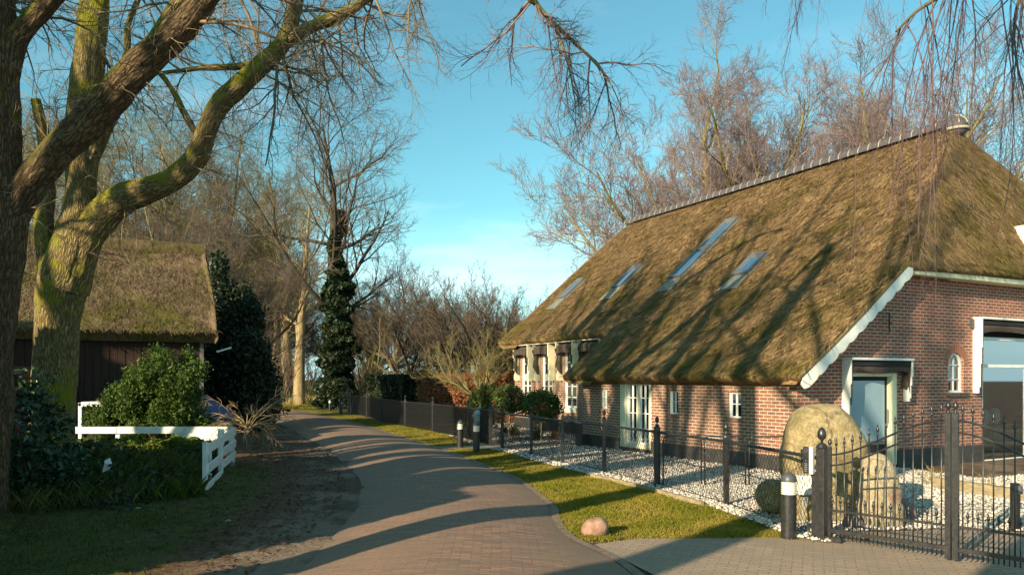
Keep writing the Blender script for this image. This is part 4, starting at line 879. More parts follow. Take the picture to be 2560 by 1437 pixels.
# skylights: (photo px of glass bottom-left, top) solved onto the slope
def roof_hit(px, py):
    k = (px - 1280) / F; best = None
    for s in np.arange(-.3, 8, .01):
        # X - kY = 0 along the line s=const gives t
        ox, oy = Cx + D2.x * s, Cy + D2.y * s; t = (k * oy - ox) / (D1.x - k * D1.y); y = oy + D1.y * t; z = H - (py - 948) * y / F
        d = abs(z - zs(s)) 
        if best is None or d < best[0]: best = (d, s, t)
    return best[1], best[2]
def skylight(sb, st, t0, t1, extra=None):
    def Q(s, t, o): return W3(s, t, zs(s)) + Vector((-D2.x * .63, -D2.y * .63, .77)) * o
    def slab(b, s0, s1, ta, tb, o0, o1):
        n = len(b.v)
        for o in (o0, o1):
            for s, t in ((s0, ta), (s1, ta), (s1, tb), (s0, tb)): b.v.append(tuple(Q(s, t, o)))
        for f in ((0, 3, 2, 1), (4, 5, 6, 7), (0, 1, 5, 4), (1, 2, 6, 5), (2, 3, 7, 6), (3, 0, 4, 7)): b.f.append(tuple(n + i for i in f)); b.uv.append(None)
    fw = .07; b = MB(); parts = [(sb, st)] if extra is None else [(sb, extra - .03), (extra + .03, st)]
    for s0, s1 in parts:
        slab(b, s0, s1, t0, t0 + fw, -.2, .13); slab(b, s0, s1, t1 - fw, t1, -.2, .13); slab(b, s0, s0 + fw, t0 + fw, t1 - fw, -.2, .13); slab(b, s1 - fw, s1, t0 + fw, t1 - fw, -.2, .15)
    w = HP(b.build('skylight', M['skyframe'], bevel=.008)); g = MB()
    for s0, s1 in parts: slab(g, s0 + fw, s1 - fw, t0 + fw, t1 - fw, .07, .085)
    g.build('skylight_pane', M['skyglass']).parent = w
    ap = MB()
    def slab2(s0, s1, ta, tb, tc, td):
        n = len(ap.v)
        for o in (.0, .035):
            for s, t in ((s0, tc), (s1, ta), (s1, tb), (s0, td)): ap.v.append(tuple(Q(s, t, o + .02)))
        for f in ((0, 3, 2, 1), (4, 5, 6, 7), (0, 1, 5, 4), (1, 2, 6, 5), (2, 3, 7, 6), (3, 0, 4, 7)): ap.f.append(tuple(n + i for i in f)); ap.uv.append(None)
    slab2(sb - .50, sb - .005, t0, t1, t0 - .08, t1 + .08)
    ap.build('lead_apron', M['lead'], bevel=.005).parent = w
    sd = MB(); slab(sd, sb, st, t0 - .06, t0 - .003, -.1, .05); slab(sd, sb, st, t1 + .003, t1 + .06, -.1, .05); sd.build('flashing', M['lead']).parent = w
    return w
for i, (bx, by, tx, ty, wd, mid) in enumerate(((1408, 748, 1452, 702, .56, None), (1540, 722, 1600, 668, .56, None), (1700, 696, 1822, 556, .6, (1768, 622)), (1848, 692, 1905, 640, .6, None))):
    (s0, ta), (s1, tb) = roof_hit(bx, by), roof_hit(tx, ty); tc_ = (ta + tb) / 2
    skylight(s0, s1, tc_ - wd / 2, tc_ + wd / 2, roof_hit(*mid)[0] if mid else None)
# dormer window in the hip
HP(MB(MG).box(7.85, 8.75, -1.2, .24, 4.5, 5.7).build('dormer', M['white']))
dw = window(MG @ Matrix.Translation((0, .40, 0)), 7.65, 8.88, 4.36, 5.78, fw=.07, cols=2, rows=1, back=None, gm='skyglass')
# ------------------------------------------------------------------ black garden fence
def finial(b, x, y, z, s=1.0):
    b.lathe([(.030 * s, z), (.034 * s, z + .012 * s), (.012 * s, z + .03 * s), (.012 * s, z + .05 * s), (.03 * s, z + .065 * s), (.038 * s, z + .09 * s), (.036 * s, z + .115 * s), (.022 * s, z + .15 * s), (.004 * s, z + .168 * s)], x, y, 10)
def post(b, x, y, h, w=.045, z0=-.05):
    b.box(x - w, x + w, y - w, y + w, z0, h); b.lathe([(w * 1.25, h), (w * 1.1, h + .025), (w * .5, h + .05)], x, y, 10)
def net(b, p, q, z0, z1, pitch=.075, r=.0019):
    p = Vector((*p, 0)); q = Vector((*q, 0)); Lh = (q - p).length; d = (q - p) / Lh; hh = z1 - z0; k = -hh
    dirs = ((1, 1), (-1, 1))
    x = -hh * .62
    while x < Lh:
        for sg in (1, -1):
            a0, a1 = (x, x + hh * .62) if sg > 0 else (x + hh * .62, x); za, zb = z0, z1
            # clip to [0, Lh]
            def clipx(xa, za_, xb, zb_):
                if xa > xb: xa, za_, xb, zb_ = xb, zb_, xa, za_
                if xb <= 0 or xa >= Lh: return None
                if xa < 0: f = -xa / (xb - xa); za_ += (zb_ - za_) * f; xa = 0
                if xb > Lh: f = (Lh - xa) / (xb - xa); zb_ = za_ + (zb_ - za_) * f; xb = Lh
                return xa, za_, xb, zb_
            c = clipx(a0, za, a1, zb)
            if c and c[2] - c[0] > .01: b.tube([p + d * c[0] + Vector((0, 0, c[1])), p + d * c[2] + Vector((0, 0, c[3]))], r, 3)
        x += pitch
def rope(b, p, q, z, z2, r=.026):
    p = Vector((*p, z)); q = Vector((*q, z2)); n = int((q - p).length / .035); d = (q - p).normalized(); a = d.cross(Vector((0, 0, 1))).normalized(); c = d.cross(a)
    for s in range(3):
        b.tube([p + (q - p) * (i / n) + (a * math.cos(i * .75 + s * 2.094) + c * math.sin(i * .75 + s * 2.094)) * r * .48 for i in range(n + 1)], r * .55, 5)
fence = empty('garden_fence', (FENCE[0][0], FENCE[0][1], 0), label='black metal fence with chain-link panels and rope-twist rail along the grass verge', cat='fence')
def pinv(o, par):
    o.parent = par; o.matrix_parent_inverse = Matrix.Translation(-par.location); return o
for i, (x, y) in enumerate(FENCE):
    if i == 0: continue
    b = MB(); hgt = 1.03 if i != 3 else 1.07
    post(b, x, y, hgt, .036 if i != 2 else .05); p = pinv(b.build('post', M['blackm']), fence)
    f = MB(); finial(f, x, y, hgt + .05, 1.0); f.build('finial', M['blackm'], smooth=True).parent = p
for i in range(len(FENCE) - 1):
    b = MB(); p, q = FENCE[i], FENCE[i + 1]; rope(b, p, q, .965, .965); pinv(b.build('rail', M['blackm'], smooth=True), fence)
    b = MB(); net(b, p, q, .03, .95, .075 if i < 3 else .095, .0024 + .0005 * i); b.tube([(*p, .05), (*q, .05)], .004, 4); b.tube([(*p, .5), (*q, .5)], .0025, 3); pinv(b.build('chain_link_panel', M['blackw'], recalc=False), fence)
fence2 = empty('garden_fence', (FENCE2[0][0], FENCE2[0][1], 0), label='far black wire fence running from the small gate back beside the hedges', cat='fence')
for i, (x, y) in enumerate(FENCE2):
    b = MB(); post(b, x, y, 1.08, .036); p = pinv(b.build('post', M['blackm']), fence2)
    f = MB(); finial(f, x, y, 1.1, 1.0); f.build('finial', M['blackm']).parent = p
for i in range(len(FENCE2) - 1):
    b = MB(); p, q = FENCE2[i], FENCE2[i + 1]; b.tube([(*p, 1.0), (*q, 1.0)], .024, 6); pinv(b.build('rail', M['blackm']), fence2)
    b = MB(); net(b, p, q, .03, .99, .085, .012); pinv(b.build('chain_link_panel', M['blackw'], recalc=False), fence2)
# low inner fence with rounded hoops
fi = empty('hoop_fence', (2.66, 13.5, 0), label='low hooped wire fence standing on the gravel behind the road fence', cat='fence')
hp = [(2.66, 13.52), (3.41, 13.57), (4.18, 13.5), (5.1, 13.4)]
for i in range(3):
    p, q = Vector((*hp[i], 0)), Vector((*hp[i + 1], 0)); d = (q - p).normalized(); p2, q2 = p + d * .03, q - d * .03; b = MB()
    b.tube([p2 + Vector((0, 0, -.03)), p2 + Vector((0, 0, .82)), p2 + d * .02 + Vector((0, 0, .87)), p2 + d * .07 + Vector((0, 0, .89)), q2 - d * .07 + Vector((0, 0, .89)), q2 - d * .02 + Vector((0, 0, .87)), q2 + Vector((0, 0, .82)), q2 + Vector((0, 0, -.03))], .014, 6)
    pinv(b.build('hoop_frame', M['blackm'], smooth=True), fi)
    b = MB()
    for k in range(1, 13): f = k / 13; b.tube([p2 + (q2 - p2) * f + Vector((0, 0, .02)), p2 + (q2 - p2) * f + Vector((0, 0, .88))], .0016, 3)
    for k in range(1, 14): z = .88 * k / 14; b.tube([p2 + Vector((0, 0, z)), q2 + Vector((0, 0, z))], .0016, 3)
    pinv(b.build('wire_panel', M['blackw'], recalc=False), fi)
# ------------------------------------------------------------------ driveway gate
A, B = Vector((3.71, 8.98, 0)), Vector((4.61, 7.97, 0)); gd = (B - A).normalized(); LG = (B - A).length
gate = empty('driveway_gate', tuple(A), label='tall black wrought-iron double gate with spear tops closing the driveway', cat='gate')
MGt = Matrix(((gd.x, -gd.y, 0, A.x), (gd.y, gd.x, 0, A.y), (0, 0, 1, 0), (0, 0, 0, 1)))
b = MB(MGt); b.box(-.10, .0, -.05, .05, -.02, 1.08); b.lathe([(.06, 1.08), (.068, 1.10), (.05, 1.135), (.02, 1.15)], -.05, 0, 12); gp = pinv(b.build('gate_post', M['blackm'], bevel=.004), gate)
f = MB(MGt); f.lathe([(.016, 1.14), (.014, 1.17), (.022, 1.185), (.045, 1.205), (.052, 1.24), (.048, 1.28), (.03, 1.315), (.008, 1.335)], -.05, 0, 14); f.build('pine_cone_finial', M['blackm'], smooth=True).parent = gp
b = MB(MGt); b.box(-.165, -.106, -.03, .03, -.02, .80); pinv(b.build('gate_post', M['blackm'], bevel=.003), gate)
def spear(b, x, z, s=1.0):
    b.lathe([(.007, z), (.007, z + .02 * s), (.015, z + .03 * s), (.008, z + .04 * s), (.010, z + .05 * s), (.019, z + .068 * s), (.012, z + .1 * s), (.003, z + .145 * s)], x, 0, 8)
def scurve(f):  # top rail of a leaf, f 0 at the hinge, 1 at the middle
    return 1.015 + .46 * (f * f * (3 - 2 * f)) ** .92
def leaf(x0, x1, flip, closed=True):
    Lw = x1 - x0
    def fr(x): f = (x - x0) / Lw; return 1 - f if flip else f
    b = MB(MGt); xs_ = np.linspace(x0, x1, 22)
    b.tube([(x, 0, scurve(fr(x))) for x in xs_], .013, 6); b.tube([(x, 0, scurve(fr(x)) - .125) for x in xs_], .012, 6)
    b.box(x0, x1, -.012, .012, .352, .377); b.box(x0, x1, -.02, .02, .105, .15)
    hx, mxx = (x1, x0) if flip else (x0, x1); sg = -1 if flip else 1
    b.box(min(hx, hx + sg * .035), max(hx, hx + sg * .035), -.018, .018, .02, 1.10); b.box(min(mxx, mxx - sg * .055), max(mxx, mxx - sg * .055), -.025, .025, .02, 1.55)
    lf = pinv(b.build('gate_leaf', M['blackm']), gate)
    c = MB(MGt); n = 13
    for i in range(1, n + 1):
        x = x0 + Lw * i / (n + 1); z = scurve(fr(x)) + .05; c.tube([(x, 0, .04), (x, 0, z)], .0075, 6); spear(c, x, z, .95)
    c.build('spear_bars', M['blackm'], smooth=True).parent = lf
    c = MB(MGt)
    for i in range(0, n + 1):
        x = x0 + Lw * (i + .5) / (n + 1); c.tube([(x, 0, .04), (x, 0, .42)], .006, 6); spear(c, x, .42, .8)
    c.build('dog_bars', M['blackm'], smooth=True).parent = lf
    c = MB(MGt); finial(c, mxx - sg * .027, 0, 1.55, .75); c.build('finial', M['blackm'], smooth=True).parent = lf
    if not flip: c = MB(MGt); finial(c, hx + .018, 0, 1.10, .62); c.build('finial', M['blackm'], smooth=True).parent = lf
leaf(.03, LG - .004, False); leaf(LG + .012, LG * 2 - .03, True)
b = MB(MGt); b.box(.0, .19, -.03, .03, .0, .055); pinv(b.build('floor_stop', M['blackm']), gate)
# intercom on the post, number plate and meter box on the boulder
ic = empty('intercom', tuple(MGt @ Vector((-.2, -.06, .8))), label='slim black and white intercom panel fixed to the driveway gate post', cat='intercom')
MI = MGt @ Matrix.Translation((-.172, -.045, 0))
def rawp(o, par): o.parent = par; o.matrix_parent_inverse = par.matrix_basis.inverted(); return o
rawp(MB(MI).box(-.075, .0, -.030, .018, .78, 1.095).build('panel', M['blackm'], bevel=.004), ic)
rawp(MB(MI).box(.002, .045, -.034, .018, .775, 1.10).build('side_strip', M['white'], bevel=.004), ic)
b = MB(MI)
for z in (.80, .822, .844, .866, .888): b.box(-.055, -.02, -.034, -.031, z, z + .013)
b.box(-.045, -.03, -.034, -.031, .925, .935)
for k in range(12): w0 = 6.283 * k / 12; b.tube([(-.038 + .02 * math.cos(w0), -.034, 1.055 + .02 * math.sin(w0)), (-.038 + .02 * math.cos(w0 + .53), -.034, 1.055 + .02 * math.sin(w0 + .53))], .0035, 4)
rawp(b.build('buttons', M['steel']), ic)
# ------------------------------------------------------------------ boulders
def outline_stone(name, pts, Y, depth, mat_, seed=1, rough=.04, parent=None, zbase=None, sub=5, **k):
    W_ = [P(x, y, Y) for x, y in pts]; cx = sum(p.x for p in W_) / len(W_); cz = (min(p.z for p in W_) + max(p.z for p in W_)) / 2
    cx = (min(p.x for p in W_) + max(p.x for p in W_)) / 2
    ang = sorted((math.atan2(p.z - cz, p.x - cx), math.hypot(p.z - cz, p.x - cx)) for p in W_); A_ = [a for a, r in ang]; R_ = [r for a, r in ang]
    A_ = [A_[-1] - 2 * math.pi] + A_ + [A_[0] + 2 * math.pi]; R_ = [R_[-1]] + R_ + [R_[0]]
    bm = bmesh.new(); bmesh.ops.create_icosphere(bm, subdivisions=sub, radius=1)
    for v in bm.verts:
        n = v.co.normalized(); a = math.atan2(n.z, n.x); r = float(np.interp(a, A_, R_)); s = (1 - abs(n.y) ** 2.6) ** (1 / 2.6)
        p = Vector((math.cos(a) * r * s, n.y * depth, math.sin(a) * r * s))
        q = Vector((p.x + seed * 7, p.y, p.z)); nn = mnoise.noise(q * 1.6) * 1.3 + mnoise.noise(q * 4) * .5 + mnoise.noise(q * 11) * .22 + .5 * abs(mnoise.noise(q * 2.7))
        v.co = p + n * nn * rough
    me = bpy.data.meshes.new(name); bm.to_mesh(me); bm.free(); [setattr(p, 'use_smooth', True) for p in me.polygons]
    o = link(name, me, mat_, loc=(cx, Y + depth * .0, cz), **k); return o
big = outline_stone('boulder', [(1962, 1090), (1968, 1060), (1983, 1032), (2012, 1014), (2050, 1010), (2090, 1020), (2122, 1045), (2148, 1085), (2166, 1140), (2172, 1230), (2172, 1345), (2080, 1350), (2000, 1345), (1964, 1290), (1956, 1200), (1958, 1130)], 10.35, .36, M['stone'], 1, .045, label='tall rounded yellowish boulder carrying the house number beside the gate', cat='boulder')
b2 = outline_stone('boulder', [(2148, 1240), (2150, 1195), (2158, 1158), (2172, 1140), (2192, 1134), (2212, 1140), (2226, 1160), (2236, 1200), (2244, 1250), (2250, 1310), (2250, 1362), (2195, 1368), (2140, 1362), (2142, 1300)], 9.95, .24, stone_mat('boulder_grey', (.34, .28, .17), (.46, .38, .25), (.27, .15, .11), 2.6, .55, 1.1), 2, .035, label='upright pointed grey-tan stone standing right of the tall numbered boulder', cat='boulder')
b3 = outline_stone('boulder', [(1893, 1228), (1905, 1205), (1945, 1197), (1985, 1215), (1992, 1290), (1935, 1285), (1900, 1262)], 10.75, .28, stone_mat('boulder_tan', (.27, .21, .10), (.40, .32, .17), (.2, .17, .07), 2.5, .6), 3, .03, label='low mossy rock on the gravel left of the tall numbered boulder', cat='boulder')
b4 = outline_stone('boulder', [(2232, 1262), (2245, 1245), (2262, 1250), (2277, 1280), (2282, 1330), (2255, 1335), (2230, 1330)], 10.45, .2, M['stone_dark'], 4, .03, label='small dark reddish rock on the gravel behind the gate bars', cat='boulder')
b5 = outline_stone('boulder', [(2110, 1310), (2120, 1290), (2145, 1292), (2160, 1320), (2155, 1345), (2115, 1345)], 9.75, .12, M['stone_dark'], 5, .02, sub=4, label='little dark stone between the two tall upright boulders behind the gate', cat='stone')
b6 = outline_stone('stone', [(1453, 1326), (1460, 1308), (1484, 1296), (1508, 1294), (1520, 1310), (1518, 1330), (1500, 1341), (1462, 1340)], 9.4, .14, M['stone_pink'], 9, .009, sub=4, label='pinkish round stone lying at the corner of the grass verge by the road', cat='stone')
# gravel verge leaves etc. number sign
sg = empty('house_number_sign', tuple(P(2012, 1145, 9.92)), label='small dark plate with the number 30 on the tall boulder', cat='sign')
MN = Matrix.Translation(P(2012, 1145, 9.92))
rawp(MB(MN).box(-.045, .045, 0, .03, -.12, .118).build('plate', M['blackm'], bevel=.003), sg)
def text(name, s, size, mat_, M_, par, ext=.002):
    c = bpy.data.curves.new(name, 'FONT'); c.body = s; c.size = size; c.extrude = ext; c.align_x = 'CENTER'; c.align_y = 'CENTER'
    o = bpy.data.objects.new(name, c); COL.objects.link(o); dg = bpy.context.evaluated_depsgraph_get(); me = bpy.data.meshes.new_from_object(o.evaluated_get(dg)); bpy.data.objects.remove(o)
    me.transform(M_ @ Matrix.Rotation(math.radians(90), 4, 'X')); o = link(name, me, mat_); rawp(o, par); return o
M['plateink'] = mat('plate_lettering', (.42, .42, .40), .4)
text('lettering', '30', .085, M['plateink'], MN @ Matrix.Translation((0, -.004, .012)), sg)
b = MB(MN); b.box(-.03, .03, -.004, 0, .075, .095).box(-.036, .036, -.004, 0, -.065, -.045).box(-.036, .036, -.004, 0, -.085, -.080).box(-.036, .036, -.004, 0, -.100, -.095)
rawp(b.build('plate_lines', mat('plate_line', (.12, .12, .12), .4)), sg)
mb_ = empty('meter_box', tuple(P(2010, 1210, 9.9)), label='white plastic cable box on a rod in front of the tall boulder', cat='box')
MM = Matrix.Translation(P(2010, 1210, 9.9))
rawp(MB(MM).box(-.10, .07, -.10, .04, -.125, .125).build('case', M['white'], bevel=.012), mb_)
rawp(MB(MM).box(-.102, .072, -.02, -.014, -.127, .127).build('seam', M['greypaint']), mb_)
b = MB(MM)
for k in range(7): b.tube([(-.02 + .012 * k, .0, -.11), (-.01 + .009 * k, -.01 + .01 * (k % 2), -.2), (.0 + .006 * k, .01, -.31 + .02 * (k % 3))], .0045, 5)
b.tube([(.0, .03, -.1), (.0, .03, -.62)], .012, 6)
rawp(b.build('cables', M['greypaint']), mb_)
# ------------------------------------------------------------------ bollard lights
def bollard(loc, label, s=1.0):
    o = empty('bollard_light', tuple(loc), label=label, cat='bollard light', group='black bollard lights beside the lane')
    o.scale = (s, s, s)
    def a(b, n, m, **k): q = b.build(n, m, **k); q.parent = o; return q
    a(MB().lathe([(.098, -.02), (.098, .012), (.090, .014), (.090, .52)], seg=28), 'post', M['blackm'], smooth=False)
    pr = []
    for k in range(6): z = .522 + k * .0255; pr += [(.089, z), (.090, z + .006), (.074, z + .016), (.073, z + .0255)]
    a(MB().lathe(pr, seg=28), 'louvre', M['lampglass'])
    a(MB().lathe([(.091, .675)] + [(.091 * math.cos(w), .685 + .1 * math.sin(w)) for w in np.linspace(0, 1.5, 9)], seg=28), 'cap', M['lampcap'], smooth=True)
    return o
bollard(G(1972, 1342), 'tall black bollard light with white louvres beside the driveway gate, the nearest one')
bollard(G(1150, 1119), 'black bollard light on the grass left of the garden path')
bollard(G(1191, 1127), 'black bollard light in front of the grey pillar post box')
bollard(G(825, 1026), 'distant bollard light next to the ivy-clad trunk, left of the arched gate', .9)
bollard(G(853, 1031), 'distant bollard light standing before the arched far gate', .9)
# pillar post box
pl = G(1200, 1106); pbx = empty('pillar_post_box', tuple(pl), rz=math.radians(-12), label='ornate grey cast pillar post box with a blue panel and small finial', cat='post box')
def a_(b, n, m, **k): q = b.build(n, m, **k); q.parent = pbx; return q
a_(MB().box(-.23, .23, -.19, .19, -.02, .05), 'stone_base', M['timber'], bevel=.01)
a_(MB().box(-.19, .19, -.15, .15, .05, .13), 'foot', M['blackm'], bevel=.012)
a_(MB().box(-.155, .155, -.12, .12, .13, .74), 'body', M['greypaint'], bevel=.012)
a_(MB().box(-.125, .125, -.128, -.121, .17, .50), 'blue_panel', mat('blue_panel', (.02, .07, .22), .35), bevel=.001)
a_(MB().box(.095, .125, -.137, -.129, .17, .5).box(-.125, -.11, -.137, -.129, .17, .5), 'panel_trim', mat('pale_blue_trim', (.25, .4, .6), .5))
a_(MB().box(-.13, .13, -.135, -.121, .56, .70).box(.156, .168, -.1, .1, .56, .7), 'letter_flap', mat('flap_grey', (.26, .28, .27), .5), bevel=.003)
b = MB()
for x in (-.075, -.03, .015, .06): b.box(x, x + .022, -.141, -.136, .61, .66)
a_(b, 'flap_emblem', M['blackm'])
a_(MB().box(-.18, .18, -.145, .145, .74, .79).box(-.2, .2, -.165, .165, .792, .84), 'cornice', M['greypaint'], bevel=.01)
b = MB(); rows = 8; pts4 = []
for k in range(rows + 1): w = k / rows * math.pi / 2; pts4.append((.175 * math.cos(w) ** .7 + .02, .84 + .15 * math.sin(w)))
b.lathe(pts4, seg=20); b.lathe([(.03, .985), (.02, 1.02), (.05, 1.05), (.055, 1.075), (.03, 1.10), (.018, 1.125), (.03, 1.14), (.03, 1.16), (.004, 1.19)], seg=12)
a_(b, 'dome', M['greypaint'], smooth=True)
# small garden gate, opened
def iron_gate(p, q, h, name, label, arch=0, nb=8):
    p, q = Vector((*p, 0)), Vector((*q, 0)); d = (q - p).normalized(); Lw = (q - p).length; Mx = Matrix(((d.x, -d.y, 0, p.x), (d.y, d.x, 0, p.y), (0, 0, 1, 0), (0, 0, 0, 1)))
    o = empty(name, tuple(p), label=label, cat='gate')
    for x in (0, Lw):
        b = MB(Mx); b.box(x - .035, x + .035, -.035, .035, -.03, h); w = rawp(b.build('gate_post', M['blackm']), o); f = MB(Mx); finial(f, x, 0, h, .9); f.build('finial', M['blackm']).parent = w
    b = MB(Mx)
    for z in (.12, .42, h - .22, h - .08): b.box(.05, Lw - .05, -.01, .01, z, z + .025)
    for i in range(nb): x = .07 + (Lw - .14) * i / (nb - 1); zt = h - .02 + arch * math.sin(math.pi * i / (nb - 1)); b.tube([(x, 0, .08), (x, 0, zt)], .008, 5); spear(b, x, zt, .6)
    for i in range(nb - 1): x = .07 + (Lw - .14) * (i + .5) / (nb - 1); b.tube([(x, 0, .08), (x, 0, .5)], .006, 5); spear(b, x, .5, .5)
    if arch: b.tube([(.05 + (Lw - .1) * k / 12, 0, h - .02 + arch * math.sin(math.pi * k / 12)) for k in range(13)], .012, 5)
    rawp(b.build('gate_leaf', M['blackm']), o); return o
iron_gate((-.27, 21.0), (-.62, 21.75), 1.12, 'garden_gate', 'narrow black spear-top garden gate beside the grey pillar post box')
iron_gate((-8.6, 40.6), (-9.5, 42.0), 1.25, 'arched_gate', 'distant black arched iron gate behind the far pair of bollard lights', .45, 8)
# timber edging
def boardline(name, pts, z0, z1, w, mat_, **k):
    b = MB()
    for i in range(len(pts) - 1):
        p, q = Vector((*pts[i], 0)), Vector((*pts[i + 1], 0)); d = (q - p).normalized(); n = Vector((-d.y, d.x, 0)) * w / 2; g = d * .01
        n0 = len(b.v)
        for z in (z0, z1):
            for v in (p + g - n, q - g - n, q - g + n, p + g + n): b.v.append((v.x, v.y, z))
        for f in ((0, 3, 2, 1), (4, 5, 6, 7), (0, 1, 5, 4), (1, 2, 6, 5), (2, 3, 7, 6), (3, 0, 4, 7)): b.f.append(tuple(n0 + i for i in f)); b.uv.append(None)
    return b.build(name, mat_, bevel=.006, **k)
e0 = [(p.x, p.y) for p in (G(1478, 1190), G(1560, 1208), G(1640, 1228), G(1757, 1262))]
boardline('timber_edging', e0, -.03, .055, .06, M['timber'], label='weathered timber edging board between the grass verge and the gravel', cat='edging')
boardline('raised_bed', [(7.35, 13.25), (7.9, 11.75), (8.3, 10.4)], -.02, .20, .12, M['timber'], label='low raised bed of pale timber beams on the gravel behind the gate', cat='garden bed')
# black bollard post inside the garden at right
ip = empty('cable_post', tuple(G(2538, 1326)), label='short black service post on the gravel at the right behind the gate', cat='post')
q = MB().box(-.045, .045, -.035, .035, -.02, .60).build('post', M['blackm'], bevel=.005); q.parent = ip
q = MB().lathe([(.03, .0), (.035, .02), (.035, .09), (.01, .12)], seg=12).build('knob', M['lampcap']); q.parent = ip; q.location = (.03, -.04, .47)
# concrete blocks by the path, planter
b = MB(); 
for k, (x, y) in enumerate(((1292, 1102), (1322, 1101))):
    p = G(x, y); q = MB().box(-.15, .15, -.1, .1, -.02, .13).build('concrete_block', M['path'] if 0 else M['kerb'], bevel=.012, label=('mossy concrete block by the path, left one of two', 'mossy concrete block by the path, nearer the fence post')[k], cat='block', group='concrete blocks by the path'); q.location = p
p = W3(-.25, 7.5, 0)
pt = MB().lathe([(.14, 0), (.20, .30), (.21, .34), (.18, .34), (.17, .30)], seg=4).build('plant_pot', M['plinth'], label='black square plant pot at the house corner on the gravel', cat='plant pot'); pt.location = p

# ------------------------------------------------------------------ white plank fence at left
wf = empty('white_fence', (-6.2, 17, 0), label='white painted plank fence with a low three-board end turning toward the lane', cat='fence')
wf_posts = [((-10.0, 17.06), .78, .04), ((-8.85, 17.06), .80, .045), ((-6.3, 17.04), .80, .05)]
def add(b, n, m=None, **k): return pinv(b.build(n, m or M['white'], **k), wf)
for (x, y), h, w in wf_posts: add(MB().box(x - w, x + w, y - .01, y + .09, -.05, h), 'post', bevel=.005)
add(MB().box(-7.55, -7.46, 17.0, 17.09, .1, .68), 'post', bevel=.004)
add(MB().box(-10.3, -8.86, 16.995, 17.035, .69, .84), 'rail', bevel=.004); add(MB().box(-8.84, -6.24, 16.995, 17.035, .69, .845), 'rail', bevel=.004)
add(MB().box(-7.5, -6.45, 16.96, 16.99, .53, .70), 'notice_board', bevel=.003)
cA, cB, cC = Vector((-6.2, 17.0, 0)), Vector((-5.72, 15.0, 0)), Vector((-5.22, 13.0, 0))
def plank(p, q, z0, z1, zz0, zz1, w=.03, n='plank'):
    d = (q - p).normalized(); nn = Vector((-d.y, d.x, 0)) * w; b = MB(); n0 = len(b.v)
    for v in (p, q, q + nn, p + nn):
        za, zb = (z0, z1) if v in (p, p + nn) else (zz0, zz1); b.v.append((v.x, v.y, za)); b.v.append((v.x, v.y, zb))
    for f in ((0, 2, 3, 1), (2, 4, 5, 3), (4, 6, 7, 5), (6, 0, 1, 7), (1, 3, 5, 7), (0, 6, 4, 2)): b.f.append(tuple(f)); b.uv.append(None)
    add(b, n, bevel=.004)
for (p, q, zs_) in ((cA, cB, ((.66, .83), (.40, .56), (.16, .31))), (cB + Vector((.03, -.1, 0)), cC, ((.64, .80), (.30, .46), (.0, .14)))):
    for z0, z1 in zs_: plank(p, q, z0, z1, z0 - .01, z1 - .01)
for p, h in ((cB + Vector((-.04, .0, 0)), .90), (cB + Vector((.02, -.12, 0)), .88), (cC + Vector((-.03, 0, 0)), .83), (cC * .45 + cB * .55 + Vector((-.12, 0, 0)), .72)):
    add(MB().box(p.x - .035, p.x + .035, p.y - .035, p.y + .035, -.1, h), 'post', bevel=.005)
add(MB().box(-5.79, -5.70, 15.02, 15.06, .6, .92), 'gate_latch_board', bevel=.003)
ball = MB().lathe([(.001, .0), (.05, .01), (.085, .05), (.09, .09), (.07, .14), (.03, .165), (.001, .17)], seg=16).build('round_stone', M['stone_dark'], smooth=True, label='small dark round stone at the foot of the white fence corner', cat='stone'); ball.location = G(577, 1172)
tissue = MB().poly([(-.09, 0, 0), (.0, .05, .04), (.08, .0, .14), (-.03, -.04, .16)]).poly([(-.03, -.04, .16), (.08, 0, .14), (.03, .02, .24), (-.05, 0, .2)]).build('paper_scrap', M['white'], recalc=False, label='scrap of white paper caught in the dark undergrowth', cat='litter'); tissue.location = (-6.6, 12.4, .38)
for k, (x, y) in enumerate(((570, 1308), (345, 1276))):
    q = MB().poly([(-.05, 0, 0), (.0, .03, .02), (.05, .0, .01), (.0, -.03, .03)]).build('paper_scrap', M['white'], recalc=False, label=('tiny white scrap on the shaded grass left of the lane', 'tiny pale scrap on the shaded grass below the undergrowth')[k], cat='litter'); q.location = G(x, y) + Vector((0, 0, .03))

